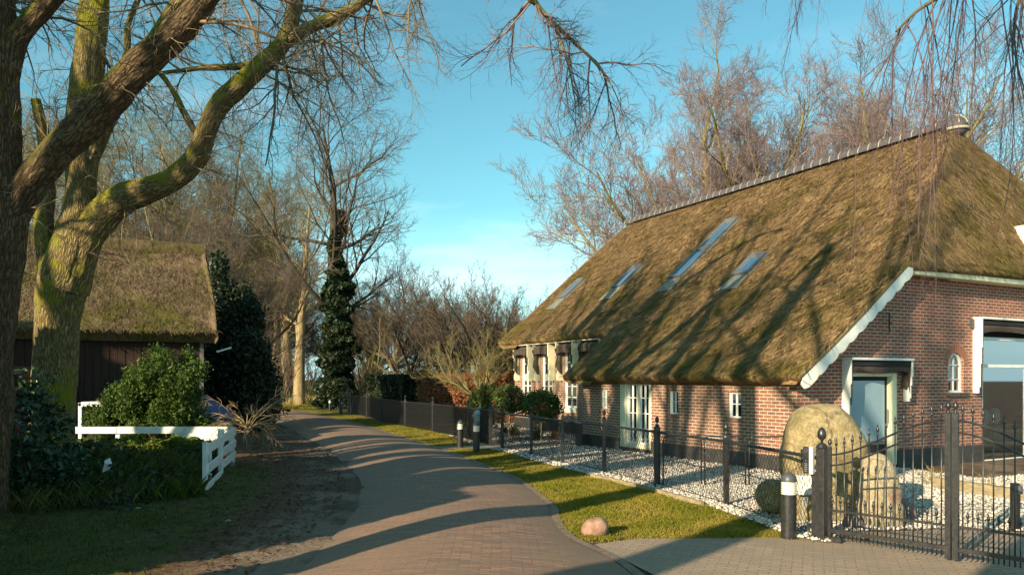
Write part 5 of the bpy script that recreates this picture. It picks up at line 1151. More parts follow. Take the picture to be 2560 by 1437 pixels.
# ------------------------------------------------------------------ thatched barn at left
BR = Vector((-9.72, 25.0, 0))       # right end of the front eave
def WB(s, t, z): return BR + D2 * s + D1 * t + Vector((0, 0, z))
MBn = Matrix(((D2.x, -D1.x, 0, BR.x), (D2.y, -D1.y, 0, BR.y), (0, 0, 1, 0), (0, 0, 0, 1)))
barn = empty('barn', tuple(BR), label='dark timber barn under a steep thatched roof behind the white fence', cat='barn')
BP = [(0, 3.45), (.6, 3.95), (1.8, 5.1), (3.5, 6.80)]
def bz(t): return float(np.interp(t, [p[0] for p in BP], [p[1] for p in BP]))
def barn_roof():
    V = []; U = []; Fc = []; Ls = -8.5
    def grid(fn, nu, nv):
        n0 = len(V)
        for i in range(nu + 1):
            for j in range(nv + 1): p, uv = fn(i / nu, j / nv); V.append(tuple(p)); U.append(uv)
        for i in range(nu):
            for j in range(nv): a = n0 + i * (nv + 1) + j; Fc.append((a, a + 1, a + nv + 2, a + nv + 1))
    def nn(p): return .05 * mnoise.noise(p * .9) + .03 * mnoise.noise(p * 3) + .02 * mnoise.noise(p * 8)
    def top(u, v):
        t = 3.5 * v; s = Ls + (-Ls + .0 + .05 * math.sin(v * 5)) * u; p = WB(s, t, bz(t)); p += Vector((.4, -.6, .6)) * nn(p)
        if u > .985: p.z += .06 
        return p, (s, t * 1.4)
    grid(top, 110, 50); grid(lambda u, v: (WB(Ls * (1 - u), 7 - 3.5 * v, bz(3.5 * v)), (u * 8, v * 5)), 10, 6)
    grid(lambda u, v: (WB(Ls * (1 - u), .06 + .10 * math.sin(v * 3) + .35 * v * v, 3.45 - .34 * v) + D1 * -.06, (Ls * (1 - u), v * .4)), 90, 5)
    grid(lambda u, v: (WB(Ls * (1 - u), .35 + 1.2 * v, 3.12 + .55 * v), (Ls * (1 - u), v)), 10, 1)
    grid(lambda u, v: (WB(.0 + .08 * math.sin(v * 3.1) - .05 * v, 3.5 * u, bz(3.5 * u) - .38 * v), (3.5 * u, v * .4)), 40, 5)
    grid(lambda u, v: (WB(.0 + .08 * math.sin(v * 3.1) - .05 * v, 7 - 3.5 * u, bz(3.5 * u) - .38 * v), (3.5 * u, v * .4)), 10, 5)
    grid(lambda u, v: (WB(Ls * (1 - u), 3.5 - .42 * math.cos(v * math.pi), 6.42 + .46 * math.sin(v * math.pi)) + Vector((0, 0, .03 * mnoise.noise(Vector((u * 30, v * 4, 0))))), (u * 8, v)), 80, 8)
    n = 26000; rs = np.random.default_rng(9); s = rs.uniform(Ls, 0, n); t = rs.uniform(0, 3.5, n); z = np.interp(t, [p[0] for p in BP], [p[1] for p in BP])
    b = np.stack([BR.x + D2.x * s + D1.x * t, BR.y + D2.y * s + D1.y * t, z + .01], -1); dn = np.array([-D1.x * .68, -D1.y * .68, -.72]); nr = np.array([-D1.x * .7, -D1.y * .7, .7]); lt = np.array([D2.x, D2.y, 0])
    d_ = dn + lt * rs.normal(0, .5, (n, 1)) + nr * rs.uniform(.02, .35, (n, 1)); l_ = .18 * rs.uniform(.4, 1.6, (n, 1)); w_ = lt * rs.uniform(.006, .014, (n, 1))
    S = np.stack([b - w_, b + w_, b + d_ * l_ + w_ * .4, b + d_ * l_ - w_ * .4], 1).reshape(-1, 3); q = np.arange(n)[:, None] * 4 + np.arange(4)
    return mk_mesh('thatched_roof', [(np.array(V), np.array(Fc)), (S, q)], smooth=True, uv=np.concatenate([np.array(U), np.repeat(np.stack([s, t * 1.4], -1), 4, 0)]))
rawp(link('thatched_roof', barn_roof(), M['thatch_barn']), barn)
b = MB(MBn)
nb = 34
for i in range(nb): x0 = -8.1 + 7.7 * i / nb; b.box(x0 + .006, x0 + 7.7 / nb - .006, -.60 + .012 * (i % 2), -.56 + .012 * (i % 2), -.05, 3.3)
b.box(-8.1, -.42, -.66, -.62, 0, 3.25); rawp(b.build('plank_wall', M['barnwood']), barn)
b = MB(MBn)
for i in range(24): x0 = -.55 - 5.7 * i / 24; b.box(-.44 + .01 * (i % 2), -.40 + .01 * (i % 2), x0 - 5.7 / 24 + .006, x0 - .006, -.05, 3.3)
b.prism([(-.6, 3.3), (-6.4, 3.3), (-3.5, 6.3)], -.43, -.39, axis=0)
rawp(b.build('side_wall', M['barnwood']), barn)
rawp(MB(MBn).box(-.46, -.34, -.62, -.54, -.05, 3.3).build('corner_post', mat('grey_post', (.14, .13, .13), .85, col2=(.2, .19, .18), scale=6, stretch=(1, 1, .2)), bevel=.006), barn)
b = MB(MBn); b.box(-6.0, -4.0, -.555, -.50, .05, 2.3); rawp(b.build('barn_door', mat('barn_door', (.13, .042, .02), .8, col2=(.07, .026, .015), scale=3, stretch=(9, 9, .5)), bevel=.006), barn)
rawp(MB(MBn).box(-3.2, -1.9, -.555, -.5, 1.1, 1.9).build('shutter', M['dark']), barn)
gt = MB().box(-.25, .25, -.04, .04, -.03, .03).build('gutter_end', M['white'], bevel=.01); gt.location = P(560, 874, 25.8); gt.rotation_euler = (0, math.radians(-18), 0.3); gt.parent = barn; gt.matrix_parent_inverse = barn.matrix_basis.inverted()

# ------------------------------------------------------------------ dark blue car behind the brush
car = empty('parked_car', (-10.25, 21.9, 0), rz=math.atan2(D2.y, D2.x) + .1, label='dark blue hatchback mostly hidden behind the clipped bush by the barn', cat='car')
def cadd(b, n, m, **k): q = b.build(n, m, **k); q.parent = car; return q
prof = [(-2.0, .32), (-2.05, .62), (-1.95, .82), (-1.1, .95), (-.35, 1.38), (.3, 1.47), (1.2, 1.45), (1.85, 1.02), (2.0, .92), (2.05, .6), (2.0, .32)]
bm = bmesh.new(); rings = []
for yy, ins in ((-.86, .03), (-.80, .0), (.80, .0), (.86, .03)):
    r = []
    for x, z in prof: tz_ = max(0, (z - .85)) ; r.append(bm.verts.new((x * (1 - ins), yy * (1 - .28 * tz_), z - (ins if z > .5 else -ins))))
    rings.append(r)
for a, c in zip(rings, rings[1:]):
    for i in range(len(prof)): j = (i + 1) % len(prof); bm.faces.new((a[i], a[j], c[j], c[i]))
bm.faces.new(rings[0][::-1]); bm.faces.new(rings[-1]); bmesh.ops.recalc_face_normals(bm, faces=bm.faces); bmesh.ops.bevel(bm, geom=bm.edges, offset=.03, segments=2, affect='EDGES')
me_ = bpy.data.meshes.new('body'); bm.to_mesh(me_); bm.free(); [setattr(p, 'use_smooth', True) for p in me_.polygons]; q = link('body', me_, M['carblue']); q.parent = car
for yy in (-.735, .735):
    sgn = -1 if yy < 0 else 1
    cadd(MB().prism([(-.85, .98), (-.35, 1.32), (.25, 1.385), (.25, .98)], yy + sgn * .0, yy + sgn * .045, axis=1), 'side_window', M['skyframe'])
    cadd(MB().prism([(.33, .98), (.33, 1.385), (1.1, 1.37), (1.55, 1.03)], yy + sgn * .0, yy + sgn * .045, axis=1), 'side_window', M['skyframe'])
b = MB(); b.poly([(1.27, -.66, 1.44), (1.27, .66, 1.44), (1.85, .74, 1.05), (1.85, -.74, 1.05)]); cadd(b, 'rear_window', M['skyframe'], recalc=False)
for x in (-1.3, 1.3):
    for yy in (-.80, .80):
        w = cadd(MB().prism([(x + .31 * math.cos(k * math.pi / 12), .31 + .31 * math.sin(k * math.pi / 12)) for k in range(24)], yy - .09, yy + .09, axis=1), 'wheel', M['tyre'], bevel=.01)
        MB().prism([(x + .19 * math.cos(k * math.pi / 8), .31 + .19 * math.sin(k * math.pi / 8)) for k in range(16)], yy - .1, yy + .1, axis=1).build('rim', M['steel']).parent = w
for yy in (-.72, .60): cadd(MB().box(1.90, 2.05, yy, yy + .13, .72, .98), 'tail_light', M['red'], bevel=.015)
# white framed garden cart shelter
ws = empty('white_shelter', tuple(P(195, 1066, 19.5).xy) + (0,), label='open white framed shelter with a dark inside left of the clipped bush', cat='shelter')
for n_, b in (('frame', MB().box(0, .09, 0, .09, 0, 1.3).box(1.5, 1.59, 0, .09, 0, 1.3).box(0, .09, .7, .79, 0, 1.3).box(1.5, 1.59, .7, .79, 0, 1.3).box(0, 1.59, .0, .09, 1.2, 1.3)), ('roof_panel', MB().box(.02, 1.62, .1, .85, 1.22, 1.32))):
    q = b.build(n_, M['white'], bevel=.012); q.parent = ws
q = MB().box(.1, 1.5, .1, .75, .0, 1.15).build('dark_inside_block', M['dark']); q.parent = ws  # black block stands in for the shade inside the open shelter
# ------------------------------------------------------------------ foliage and trees
def leafcloud(name, C, size, mat_, aspect=.55, up=None, parent=None, extra=None, rng=RNG, **k):
    n = len(C); u = rng.normal(0, 1, (n, 3)); u /= np.linalg.norm(u, axis=1)[:, None]
    if up is not None: u = u + np.asarray(up); u /= np.linalg.norm(u, axis=1)[:, None]
    w = rng.normal(0, 1, (n, 3)); v = np.cross(u, w); v /= np.linalg.norm(v, axis=1)[:, None]
    s = size * rng.uniform(.55, 1.35, (n, 1)); u = u * s; v = v * s * aspect; nn = np.cross(u, v) / s * .25
    V = np.stack([C - u, C + v + nn, C + u, C - v + nn], 1).reshape(-1, 3); q = np.arange(n) * 4
    me = mk_mesh(name, [(V, np.stack([q, q + 1, q + 2], -1)), ] if 0 else [(V, np.stack([q, q + 1, q + 2, q + 3], -1))])
    o = link(name, me, mat_, **k)
    if parent: rawp(o, parent)
    return o
def blob_points(blobs, n, rng=RNG, shell=.33):
    """points in a union of noisy ellipsoids: (cx,cy,cz,rx,ry,rz)"""
    B = np.array(blobs, dtype=float); wgt = B[:, 3] * B[:, 4] + B[:, 4] * B[:, 5]; idx = rng.choice(len(B), n, p=wgt / wgt.sum()); d = rng.normal(0, 1, (n, 3)); d /= np.linalg.norm(d, axis=1)[:, None]
    a = np.arctan2(d[:, 1], d[:, 0]); bump = 1 + .13 * np.sin(a * 5 + idx * 1.7 + d[:, 2] * 4) + .10 * np.sin(a * 9 - d[:, 2] * 8 + idx) + .07 * np.sin(d[:, 2] * 17 + a * 3)
    r = (rng.random(n) ** shell) * bump
    return B[idx, :3] + d * B[idx, 3:] * r[:, None]
def stems(name, pts_list, mat_, parent=None, seg=5):
    b = MB()
    for p, r in pts_list: b.tube(p, r, seg)
    o = b.build(name, mat_, recalc=False)
    if parent: rawp(o, parent)
    return o
# generic branching; polylines grouped by level
def nrm3(v):
    l = math.sqrt(v[0] * v[0] + v[1] * v[1] + v[2] * v[2]) or 1; return (v[0] / l, v[1] / l, v[2] / l)
def grow(out, p, d, Ln, r, lv, prm, rg):
    n = prm['n'][lv]; wd = prm['w'][lv]; tr = prm['t'][lv]; g = rg.gauss; pts = [p]; ds = [d]; st = Ln / n
    for i in range(n):
        d = nrm3((d[0] + g(0, wd), d[1] + g(0, wd), d[2] + g(0, wd) + tr)); p = (p[0] + d[0] * st, p[1] + d[1] * st, p[2] + d[2] * st); pts.append(p); ds.append(d)
    r = max(r, prm.get('rmin', 0)); te = prm['taper'][lv]; rad = [r * (1 - (1 - te) * i / n) for i in range(n + 1)]
    out[lv].append((pts, rad))
    if lv + 1 >= len(prm['n']): return
    k = prm['k'][lv]; s0 = prm['s0'][lv]
    for j in range(k):
        f = s0 + (1 - s0) * (j + rg.random() * .8) / k; f = min(f, .99); x = f * n; i = int(x); u = x - i
        q = tuple(pts[i][c] * (1 - u) + pts[i + 1][c] * u for c in range(3)); dd = ds[i + 1]
        a = rg.uniform(*prm['a'][lv]); w = (g(0, 1), g(0, 1), g(0, 1))
        if lv < 2 and prm.get('gold'): an_ = j * 2.4 + g(0, .3) + lv * 1.3; w = (math.cos(an_), math.sin(an_), g(0, .25) + .1)
        dt = w[0] * dd[0] + w[1] * dd[1] + w[2] * dd[2]; w = nrm3((w[0] - dt * dd[0], w[1] - dt * dd[1], w[2] - dt * dd[2]))
        nd = nrm3(tuple(dd[c] * math.cos(a) + w[c] * math.sin(a) for c in range(3)))
        grow(out, q, nd, Ln * prm['l'][lv] * rg.uniform(*prm.get('lr', (.65, 1.2))) * (prm.get('lf', (1.15, .55))[0] - prm.get('lf', (1.15, .55))[1] * f), rad[i] * prm['r'][lv], lv + 1, prm, rg)
def tubes(polys, seg):
    """polylines with the same number of points -> (V, quads)"""
    Pn = np.array([p for p, r in polys], dtype=float); R = np.array([r for p, r in polys], dtype=float); m, n, _ = Pn.shape
    T = np.empty_like(Pn); T[:, 1:-1] = Pn[:, 2:] - Pn[:, :-2]; T[:, 0] = Pn[:, 1] - Pn[:, 0]; T[:, -1] = Pn[:, -1] - Pn[:, -2]; T /= np.linalg.norm(T, axis=2)[..., None] + 1e-9
    ref = np.where(np.abs(T[:, :1, 2:3]) > .9, np.array([1.0, 0, 0]), np.array([0, 0, 1.0])); ref = np.repeat(ref, n, 1)
    A_ = np.cross(T, ref); A_ /= np.linalg.norm(A_, axis=2)[..., None] + 1e-9; B_ = np.cross(T, A_)
    w = np.arange(seg) * 2 * np.pi / seg; V = Pn[:, :, None] + (A_[:, :, None] * np.cos(w)[None, None, :, None] + B_[:, :, None] * np.sin(w)[None, None, :, None]) * R[:, :, None, None]
    i = np.arange(seg); q = np.stack([i, (i + 1) % seg, (i + 1) % seg + seg, i + seg], -1); q = (q[None] + (np.arange(n - 1) * seg)[:, None, None]).reshape(-1, 4); q = (q[None] + (np.arange(m) * n * seg)[:, None, None]).reshape(-1, 4)
    return V.reshape(-1, 3), q
def tubes_any(levels, segs):
    r = []
    for l_, s_ in zip(levels, segs):
        by = {}
        for q in l_: by.setdefault(len(q[0]), []).append(q)
        r += [tubes(v, s_) for v in by.values()]
    return r
def split_meshes(out, cut, segs, nm='tree'):
    a = [tubes(out[l], segs[l]) for l in range(cut) if out[l]]; b = [tubes(out[l], segs[l]) for l in range(cut, len(out)) if out[l]]
    return mk_mesh(nm + '_trunk', a, smooth=True), mk_mesh(nm + '_crown', b)
def tree_proto(seed, prm, Ln, r, cut, segs):
    rg = random.Random(seed); out = [[] for _ in prm['n']]; grow(out, (0, 0, -.2), nrm3((rg.gauss(0, .04), rg.gauss(0, .04), 1)), Ln, r, 0, prm, rg); return split_meshes(out, cut, segs)
OAK = dict(n=[7, 7, 5, 4, 3, 2], w=[.07, .2, .24, .26, .28, .3], t=[.04, .07, .05, .05, .05, .03], taper=[.10, .12, .2, .3, .4, .5], k=[11, 9, 8, 7, 5], s0=[.26, .18, .15, .12, .1], a=[(.6, 1.15), (.5, 1.0), (.5, 1.0), (.45, 1.0), (.4, .9)], l=[.75, .62, .55, .5, .5], r=[.46, .5, .5, .5, .62])
OAK2 = dict(gold=1, rmin=.010, lr=(.8, 1.15), lf=(1.0, .25), n=[4, 9, 6, 5, 3, 2], w=[.06, .12, .17, .18, .18, .2], t=[.02, .05, .07, .09, .09, .08], taper=[.8, .14, .2, .3, .4, .5], k=[11, 12, 8, 6, 4], s0=[.5, .25, .2, .15, .1], a=[(.3, 1.2), (.4, .85), (.4, .85), (.4, .9), (.4, .9)], l=[2.2, .37, .5, .58, .65], r=[.50, .42, .5, .56, .8])
TALL = dict(rmin=.009, n=[9, 6, 5, 4, 3], w=[.04, .15, .19, .2, .2], t=[.03, .10, .06, .06, .05], taper=[.08, .15, .25, .35, .5], k=[20, 7, 6, 5], s0=[.3, .2, .15, .1], a=[(.5, 1.1), (.45, .9), (.4, .9), (.35, .8)], l=[.38, .6, .6, .65], r=[.36, .5, .5, .55])
SPREAD = dict(gold=1, rmin=.009, lr=(.75, 1.15), lf=(1.0, .3), n=[3, 9, 6, 5, 3], w=[.08, .14, .17, .18, .2], t=[.0, .05, .06, .08, .08], taper=[.7, .15, .25, .3, .5], k=[8, 10, 8, 6], s0=[.55, .2, .15, .12], a=[(.45, 1.15), (.4, .85), (.4, .8), (.35, .8)], l=[2.8, .42, .5, .55], r=[.55, .42, .5, .6])
BRUSH = dict(rmin=.008, n=[1, 7, 5, 3], w=[.0, .1, .16, .2], t=[0, .05, .06, .05], taper=[.9, .2, .3, .5], k=[11, 8, 5], s0=[.1, .25, .2], a=[(.1, .45), (.3, .7), (.3, .8)], l=[13, .38, .5], r=[.75, .4, .5])
def vary(base, **k): d = dict(base); d.update(k); return d
LEADER = vary(TALL, gold=1, lr=(.75, 1.2), lf=(1.15, .45), k=[15, 9, 7, 6], s0=[.27, .2, .15, .1], a=[(.7, 1.2), (.45, .9), (.4, .9), (.35, .8)], l=[.46, .5, .52, .6], w=[.06, .17, .19, .2, .2], r=[.42, .5, .5, .6])
def set_mats(pair, tm, cm):
    out = []
    for me, m_ in zip(pair, (tm, cm)): me = me.copy(); me.materials.append(m_); out.append(me)
    return out
def place_tree(name, pair, loc, rz, sc, label, cat='tree', group=None):
    o = empty(name, tuple(loc), rz=rz, label=label, cat=cat, group=group); o.scale = (sc, sc, sc) if not isinstance(sc, tuple) else sc
    for n_, me in zip(('trunk', 'crown'), pair):
        q = bpy.data.objects.new(n_, me); COL.objects.link(q); q.parent = o
    return o
# prototypes (unit-ish: heights in metres)
p_oak = [tree_proto(s, OAK2, 6.8, .58, 3, [12, 9, 6, 4, 3, 3]) for s in (16, 18, 12)]
SPARSE = dict(gold=1, rmin=.008, n=[3, 11, 6, 4], w=[.03, .055, .14, .2], t=[.02, .035, .05, .05], taper=[.85, .30, .3, .4], k=[6, 7, 4], s0=[.62, .35, .2], a=[(.12, .55), (.35, .8), (.4, .9)], l=[3.3, .26, .45], r=[.44, .42, .5])
p_sparse = [tree_proto(s, SPARSE, 5.0, .40, 2, [12, 9, 6, 4]) for s in (14, 15, 16)] + [tree_proto(17, vary(SPARSE, l=[1.9, .26, .45], n=[6, 11, 6, 4], s0=[.8, .3, .2], w=[.02, .06, .14, .2]), 8.0, .36, 2, [12, 9, 6, 4])]
p_tall = [tree_proto(s, TALL, 19, .30, 2, [10, 6, 4, 3, 3]) for s in (21, 22, 23)]
p_spread = [tree_proto(s, SPREAD, 2.6, .28, 3, [10, 7, 5, 3, 3]) for s in (31, 32)]
p_leader = tree_proto(71, LEADER, 19.5, .62, 3, [12, 8, 5, 4, 3])
p_thick = tree_proto(72, vary(TALL, k=[16, 7, 6, 5]), 19, .56, 2, [12, 6, 4, 3, 3])
p_brush = [tree_proto(s, BRUSH, .35, .07, 2, [6, 4, 3, 3]) for s in (41, 42)]
T_green = [set_mats(p, M['limb_green'], M['twig_purple']) for p in p_oak]
T_sparse = [set_mats(p, M['limb_green'], M['twig_brown']) for p in p_sparse]
T_brown = [set_mats(p, M['limb_brown'], M['twig_brown']) for p in p_oak]
T_dark = [set_mats(p, M['dark_bark'], M['twig_brown']) for p in p_oak]
T_tall = [set_mats(p, M['trunk_tan'], M['twig_olive']) for p in p_tall]
T_thick = set_mats(p_thick, M['trunk_tan'], M['twig_olive'])
T_tallb = [set_mats(p, M['limb_brown'], M['twig_brown']) for p in p_tall]
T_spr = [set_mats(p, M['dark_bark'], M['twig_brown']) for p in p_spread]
T_fruit = set_mats(p_spread[0], M['twig_olive'], M['twig_olive'])
T_brush = [set_mats(p, M['twig_brown'], M['twig_brown']) for p in p_brush] + [set_mats(p_brush[0], M['twig_olive'], M['twig_olive'])]
def at(px, Y): return Vector(((px - 1280) * Y / F, Y, 0))
# trees behind the farmhouse
place_tree('oak_tree', T_green[0], at(1850, 46), .3, 1.16, 'large bare oak with mossy limbs rising behind the middle of the house ridge', group='bare oaks behind the farmhouse')
place_tree('oak_tree', T_green[1], at(2235, 50), 2.2, 1.14, 'bushy bare oak behind the high end of the ridge', group='bare oaks behind the farmhouse')
place_tree('oak_tree', T_green[2], at(2030, 60), 4.0, (.95, .95, 1.3), 'slimmer bare oak standing between two larger oaks behind the house', group='bare oaks behind the farmhouse')
place_tree('oak_tree', T_green[1], at(1670, 56), 3.5, .66, 'low leaning bare oak over the far end of the house ridge', group='bare oaks behind the farmhouse')
place_tree('oak_tree', T_green[2], at(2510, 62), 1.0, 1.0, 'bare oak at the right edge behind the thatched hip', group='bare oaks behind the farmhouse')
place_tree('oak_tree', T_green[1], at(1765, 52), 5.1, 1.08, 'broad bare oak behind the double skylight, left neighbour of the largest one', group='bare oaks behind the farmhouse')
place_tree('oak_tree', T_green[0], at(2330, 54), 3.9, 1.15, 'broad bare oak behind the ridge, just left of the ridge end tile', group='bare oaks behind the farmhouse')
# ivy tree beside the lane
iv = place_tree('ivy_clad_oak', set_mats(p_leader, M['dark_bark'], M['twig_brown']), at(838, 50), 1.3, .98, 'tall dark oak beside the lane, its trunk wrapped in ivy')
ipts = RNG.random((26000, 3)); zz = ipts[:, 0] ** 1.25 * 9.0; ang = ipts[:, 1] * 6.283; rr = .8 * (1.25 - .35 * zz / 9 + .22 * np.sin(zz * 1.9 + ang * 2) + .15 * np.sin(zz * 5)) * (.75 + .3 * ipts[:, 2]) * (1 + .22 * np.sin(zz * 3.3 + ang * 3) + .16 * np.sin(zz * 7.1 - ang * 2) + .25 * np.exp(-zz / 1.5))
leafcloud('ivy', np.stack([rr * np.cos(ang) + .15 + at(838, 50).x, rr * np.sin(ang) * .9 + 50, zz], -1), .13, M['ivy'], .8, parent=iv) ; leafcloud('ivy', np.stack([.22 * np.cos(ang[:5000]) * (1 + ipts[:5000, 2]) + .15 + at(838, 50).x + .25 * np.sin(zz[:5000]), .3 * np.sin(ang[:5000]) + 50, 8 + zz[:5000] * .55], -1), .11, M['ivy'], .8, parent=iv)
# sunlit trunks left of it and the wood behind the barn
rg = random.Random(77)
wood = [(714, 60, .98, 0), (748, 57, .80, 1), (686, 63, .9, 2), (655, 68, .88, 0), (640, 62, .8, 1), (585, 64, .95, 2), (540, 60, .82, 0), (490, 47, .92, 1), (455, 40, .78, 2), (400, 50, .92, 0), (345, 42, .80, 1), (290, 46, .85, 2), (240, 38, .74, 0), (170, 44, .82, 1), (110, 40, .75, 2), (60, 50, .85, 0), (10, 42, .8, 1), (-60, 48, .8, 2), (-150, 42, .8, 0)]
ORD = 'first second third fourth fifth sixth seventh eighth ninth tenth eleventh twelfth thirteenth fourteenth fifteenth sixteenth'.split()
for i, (px, Y_, sc, v) in enumerate(wood):
    tt = (T_tall[v] if i % 3 != 1 else T_tallb[v]) if i > 2 else T_thick
    if i > 3: Y_ += 13; sc *= 1.22
    lab = {0: 'straight sunlit pale trunk by the lane bend, tallest of the bare trees there', 1: 'bare tree with a forked sunlit trunk just left of the ivy-clad oak', 2: 'bare tree behind the sunlit trunks at the bend of the lane'}.get(i, 'bare slender tree behind the barn, %s in its row from the lane' % ORD[i - 3])
    place_tree('bare_tree', tt, at(px, Y_), rg.uniform(0, 6.28), sc * rg.uniform(.95, 1.08), lab, group='bare trees of the wood behind the barn' if i > 2 else None)
DEEP = ['broad bare oak behind the forked sunlit trunk at the lane bend', '', 'broad bare oak far back over the dark holly', 'broad bare oak far back, over the right end of the barn roof', 'broad bare oak far back, over the middle of the barn roof', 'broad bare oak far back, between the two big mossy oaks', '', 'smaller bare oak close behind the barn ridge', 'smaller bare oak rising right behind the corner of the barn roof']
for i, (px, Y_, sc) in enumerate([(660, 90, .8), (925, 80, .62), (560, 88, 1.0), (470, 72, 1.1), (320, 74, 1.1), (100, 70, 1.0), (985, 62, .6), (400, 34, .5), (565, 38, .5)]):
    place_tree('oak_tree', T_brown[i % 3], at(px, Y_), rg.uniform(0, 6.28), sc, (DEEP[i] if i not in (1, 6) else ('bare oak right of the ivy-clad trunk, further back' if i == 1 else 'smaller bare oak between the ivy-clad tree and the hedges')), group='bare oaks deep in the wood' if i not in (1, 6) else None)
# spreading orchard-like trees in the middle
for i, (px, Y_, sc) in enumerate([(1170, 46, 1.05), (1090, 52, 1.1), (1290, 50, 1.02), (1010, 56, 1.0), (1370, 56, .95), (1230, 60, 1.15)]):
    place_tree('spreading_tree', T_spr[i % 2], at(px, Y_), rg.uniform(0, 6.28), sc, ('dark spreading bare tree above the pillar post box and hedges', 'spreading bare tree above the evergreen hedge', 'spreading bare tree just left of the thatched eave tip', 'spreading bare tree right of the ivy-clad oak', 'spreading bare tree partly hidden by the far end of the house roof', 'taller spreading bare tree further back over the beech hedge')[i], group='spreading bare trees beyond the hedges')
place_tree('fruit_tree', T_fruit, at(1203, 33), 2.0, .5, 'pale low fruit tree with fine drooping twigs above the brown beech hedge')
# brushy undergrowth of the wood edge
k = 0
for i in range(62):
    px = rg.uniform(640, 1420) if i % 3 else rg.uniform(560, 1300); Y_ = rg.uniform(52, 92) if px < 900 else rg.uniform(44, 90)
    place_tree('bare_shrub', T_brush[i % 3], at(px, Y_), rg.uniform(0, 6.28), rg.uniform(.75, 1.25), 'brown bare shrub in the thicket beyond the hedges and the lane', cat='shrub', group='bare shrubs of the thicket')
for i in range(34):
    px = -200 + 2000 * i / 33 + rg.uniform(-25, 25); Y_ = rg.uniform(95, 135)
    place_tree('bare_tree', (T_brown if i % 2 else T_tallb)[i % 3], at(px, Y_), rg.uniform(0, 6.28), rg.uniform(.5, .75), 'far bare tree in the treeline on the horizon', group='far treeline')
for i in range(10):
    px = rg.uniform(0, 640); Y_ = rg.uniform(36, 75)
    place_tree('bare_shrub', T_brush[i % 3], at(px, Y_), rg.uniform(0, 6.28), rg.uniform(1.0, 1.5), 'tangled bare shrub at the edge of the wood behind the barn', cat='shrub', group='bare shrubs behind the barn')

# dark hollies between barn and lane
def bush(name, blobs, n, size, m_, label, cat='bush', stem=None, shell=.33, aspect=.55, up=None, group=None, stemmat=None):
    c = np.mean(np.array(blobs)[:, :2], axis=0); o = empty(name, (c[0], c[1], 0), label=label, cat=cat, group=group)
    leafcloud('foliage', blob_points(blobs, n, shell=shell), size, m_, aspect, up=up, parent=o)
    if stem: stems('stem', stem, stemmat or M['limb_brown'], o)
    return o
def st(x, y, h, r=.08, n=4): return [([(x + .02 * i, y, -.05), (x + .15 * math.sin(i * 2.1), y + .1 * math.cos(i), h * .5), (x + .6 * math.sin(i * 2.4) , y + .5 * math.cos(i * 2.4), h)], [r, r * .7, r * .3]) for i in range(n)]
bush('holly_tree', [(-11.6, 31, 4.0, 1.15, 1.3, 1.7), (-11.3, 30.5, 2.3, 1.55, 1.6, 1.7), (-12.3, 31.5, 5.4, .75, .9, 1.2), (-10.9, 31, 5.0, .45, .5, .8), (-11.8, 30.6, 6.4, .35, .4, .7), (-10.9, 30, 1.0, 1.7, 1.5, 1.1), (-10.6, 30.8, 4.4, .6, .7, .9)], 24000, .085, M['holly'], 'tall dark holly behind the right end of the thatched barn', 'tree', st(-11.2, 31, 4))
bush('holly_tree', [(-10.2, 29.5, 1.7, 1.05, 1.2, 1.6), (-9.8, 28.8, .9, .9, 1.0, 1.0), (-10.3, 29.5, 2.8, .9, .9, 1.0)], 17000, .08, M['holly'], 'lower dark evergreen at the left edge of the lane, past the barn', 'tree', st(-9.9, 29.5, 2))
# clipped-looking bright conifer bush in front of the barn
yb = [(-9.3, 19.2, .95, 1.35, .9, .75), (-9.0, 19.1, 1.55, .85, .7, .85), (-8.75, 19.1, 2.25, .42, .4, .55), (-9.9, 19.1, 1.35, .4, .45, .45), (-8.2, 19.0, 1.1, .55, .6, .6), (-10.3, 19.1, .85, .5, .5, .5), (-8.35, 19.1, 1.95, .35, .35, .4), (-9.3, 19.0, 1.75, .4, .4, .4)]
for k_ in range(46):
    a_ = rg.uniform(0, 6.283); f_ = rg.random(); x_ = -9.25 + math.cos(a_) * (1.55 - 1.05 * f_) + .80 * f_; yb.append((x_, 19.15 + math.sin(a_) * (.85 - .5 * f_), .45 + 2.0 * f_ + .2 * rg.random(), .20 + .12 * rg.random(), .2, .26 + .2 * rg.random()))
yb = [(x, y, z, a * .8, b * .8, c * .8) if a > .4 else (x, y, z, a, b, c) for x, y, z, a, b, c in yb]
bush('conifer_bush', yb, 46000, .045, M['yew'], 'bright green conifer bush with ragged sprays in front of the barn', 'bush', st(-9.1, 19.2, 2.0, .06, 7), up=(.1, -.1, .5), aspect=.42, shell=.42)
# privet hedge behind the white rail
hx = RNG.uniform(-10.6, -6.35, 20000); hy = RNG.uniform(15.9, 16.75, 20000); hz = .52 * (RNG.random(20000) ** .45) + .05 * np.sin(hx * 5) + .04 * np.sin(hx * 13 + hy * 7) + .08
hd_ = empty('privet_hedge', (-8.4, 16.4, 0), label='low yellow-green clipped hedge in front of the white rail', cat='hedge')
leafcloud('foliage', np.stack([hx, hy, hz], -1), .038, M['privet'], .55, up=(0, 0, .4), parent=hd_)
# laurel at the foot of the oaks
lb = [(-7.35, 11.4, .9, .42, .45, .6), (-7.55, 11.9, 1.6, .38, .4, .5), (-7.0, 11.8, .55, .45, .5, .45), (-7.6, 12.2, .5, .8, .6, .45), (-7.25, 11.9, 1.2, .36, .4, .35)]
bush('laurel_bush', lb, 2600, .07, M['laurel'], 'glossy dark laurel growing at the foot of the two big oaks', 'bush', st(-7.4, 11.6, 1.6, .02, 8), up=(0, -.2, .3), aspect=.36, shell=.5)
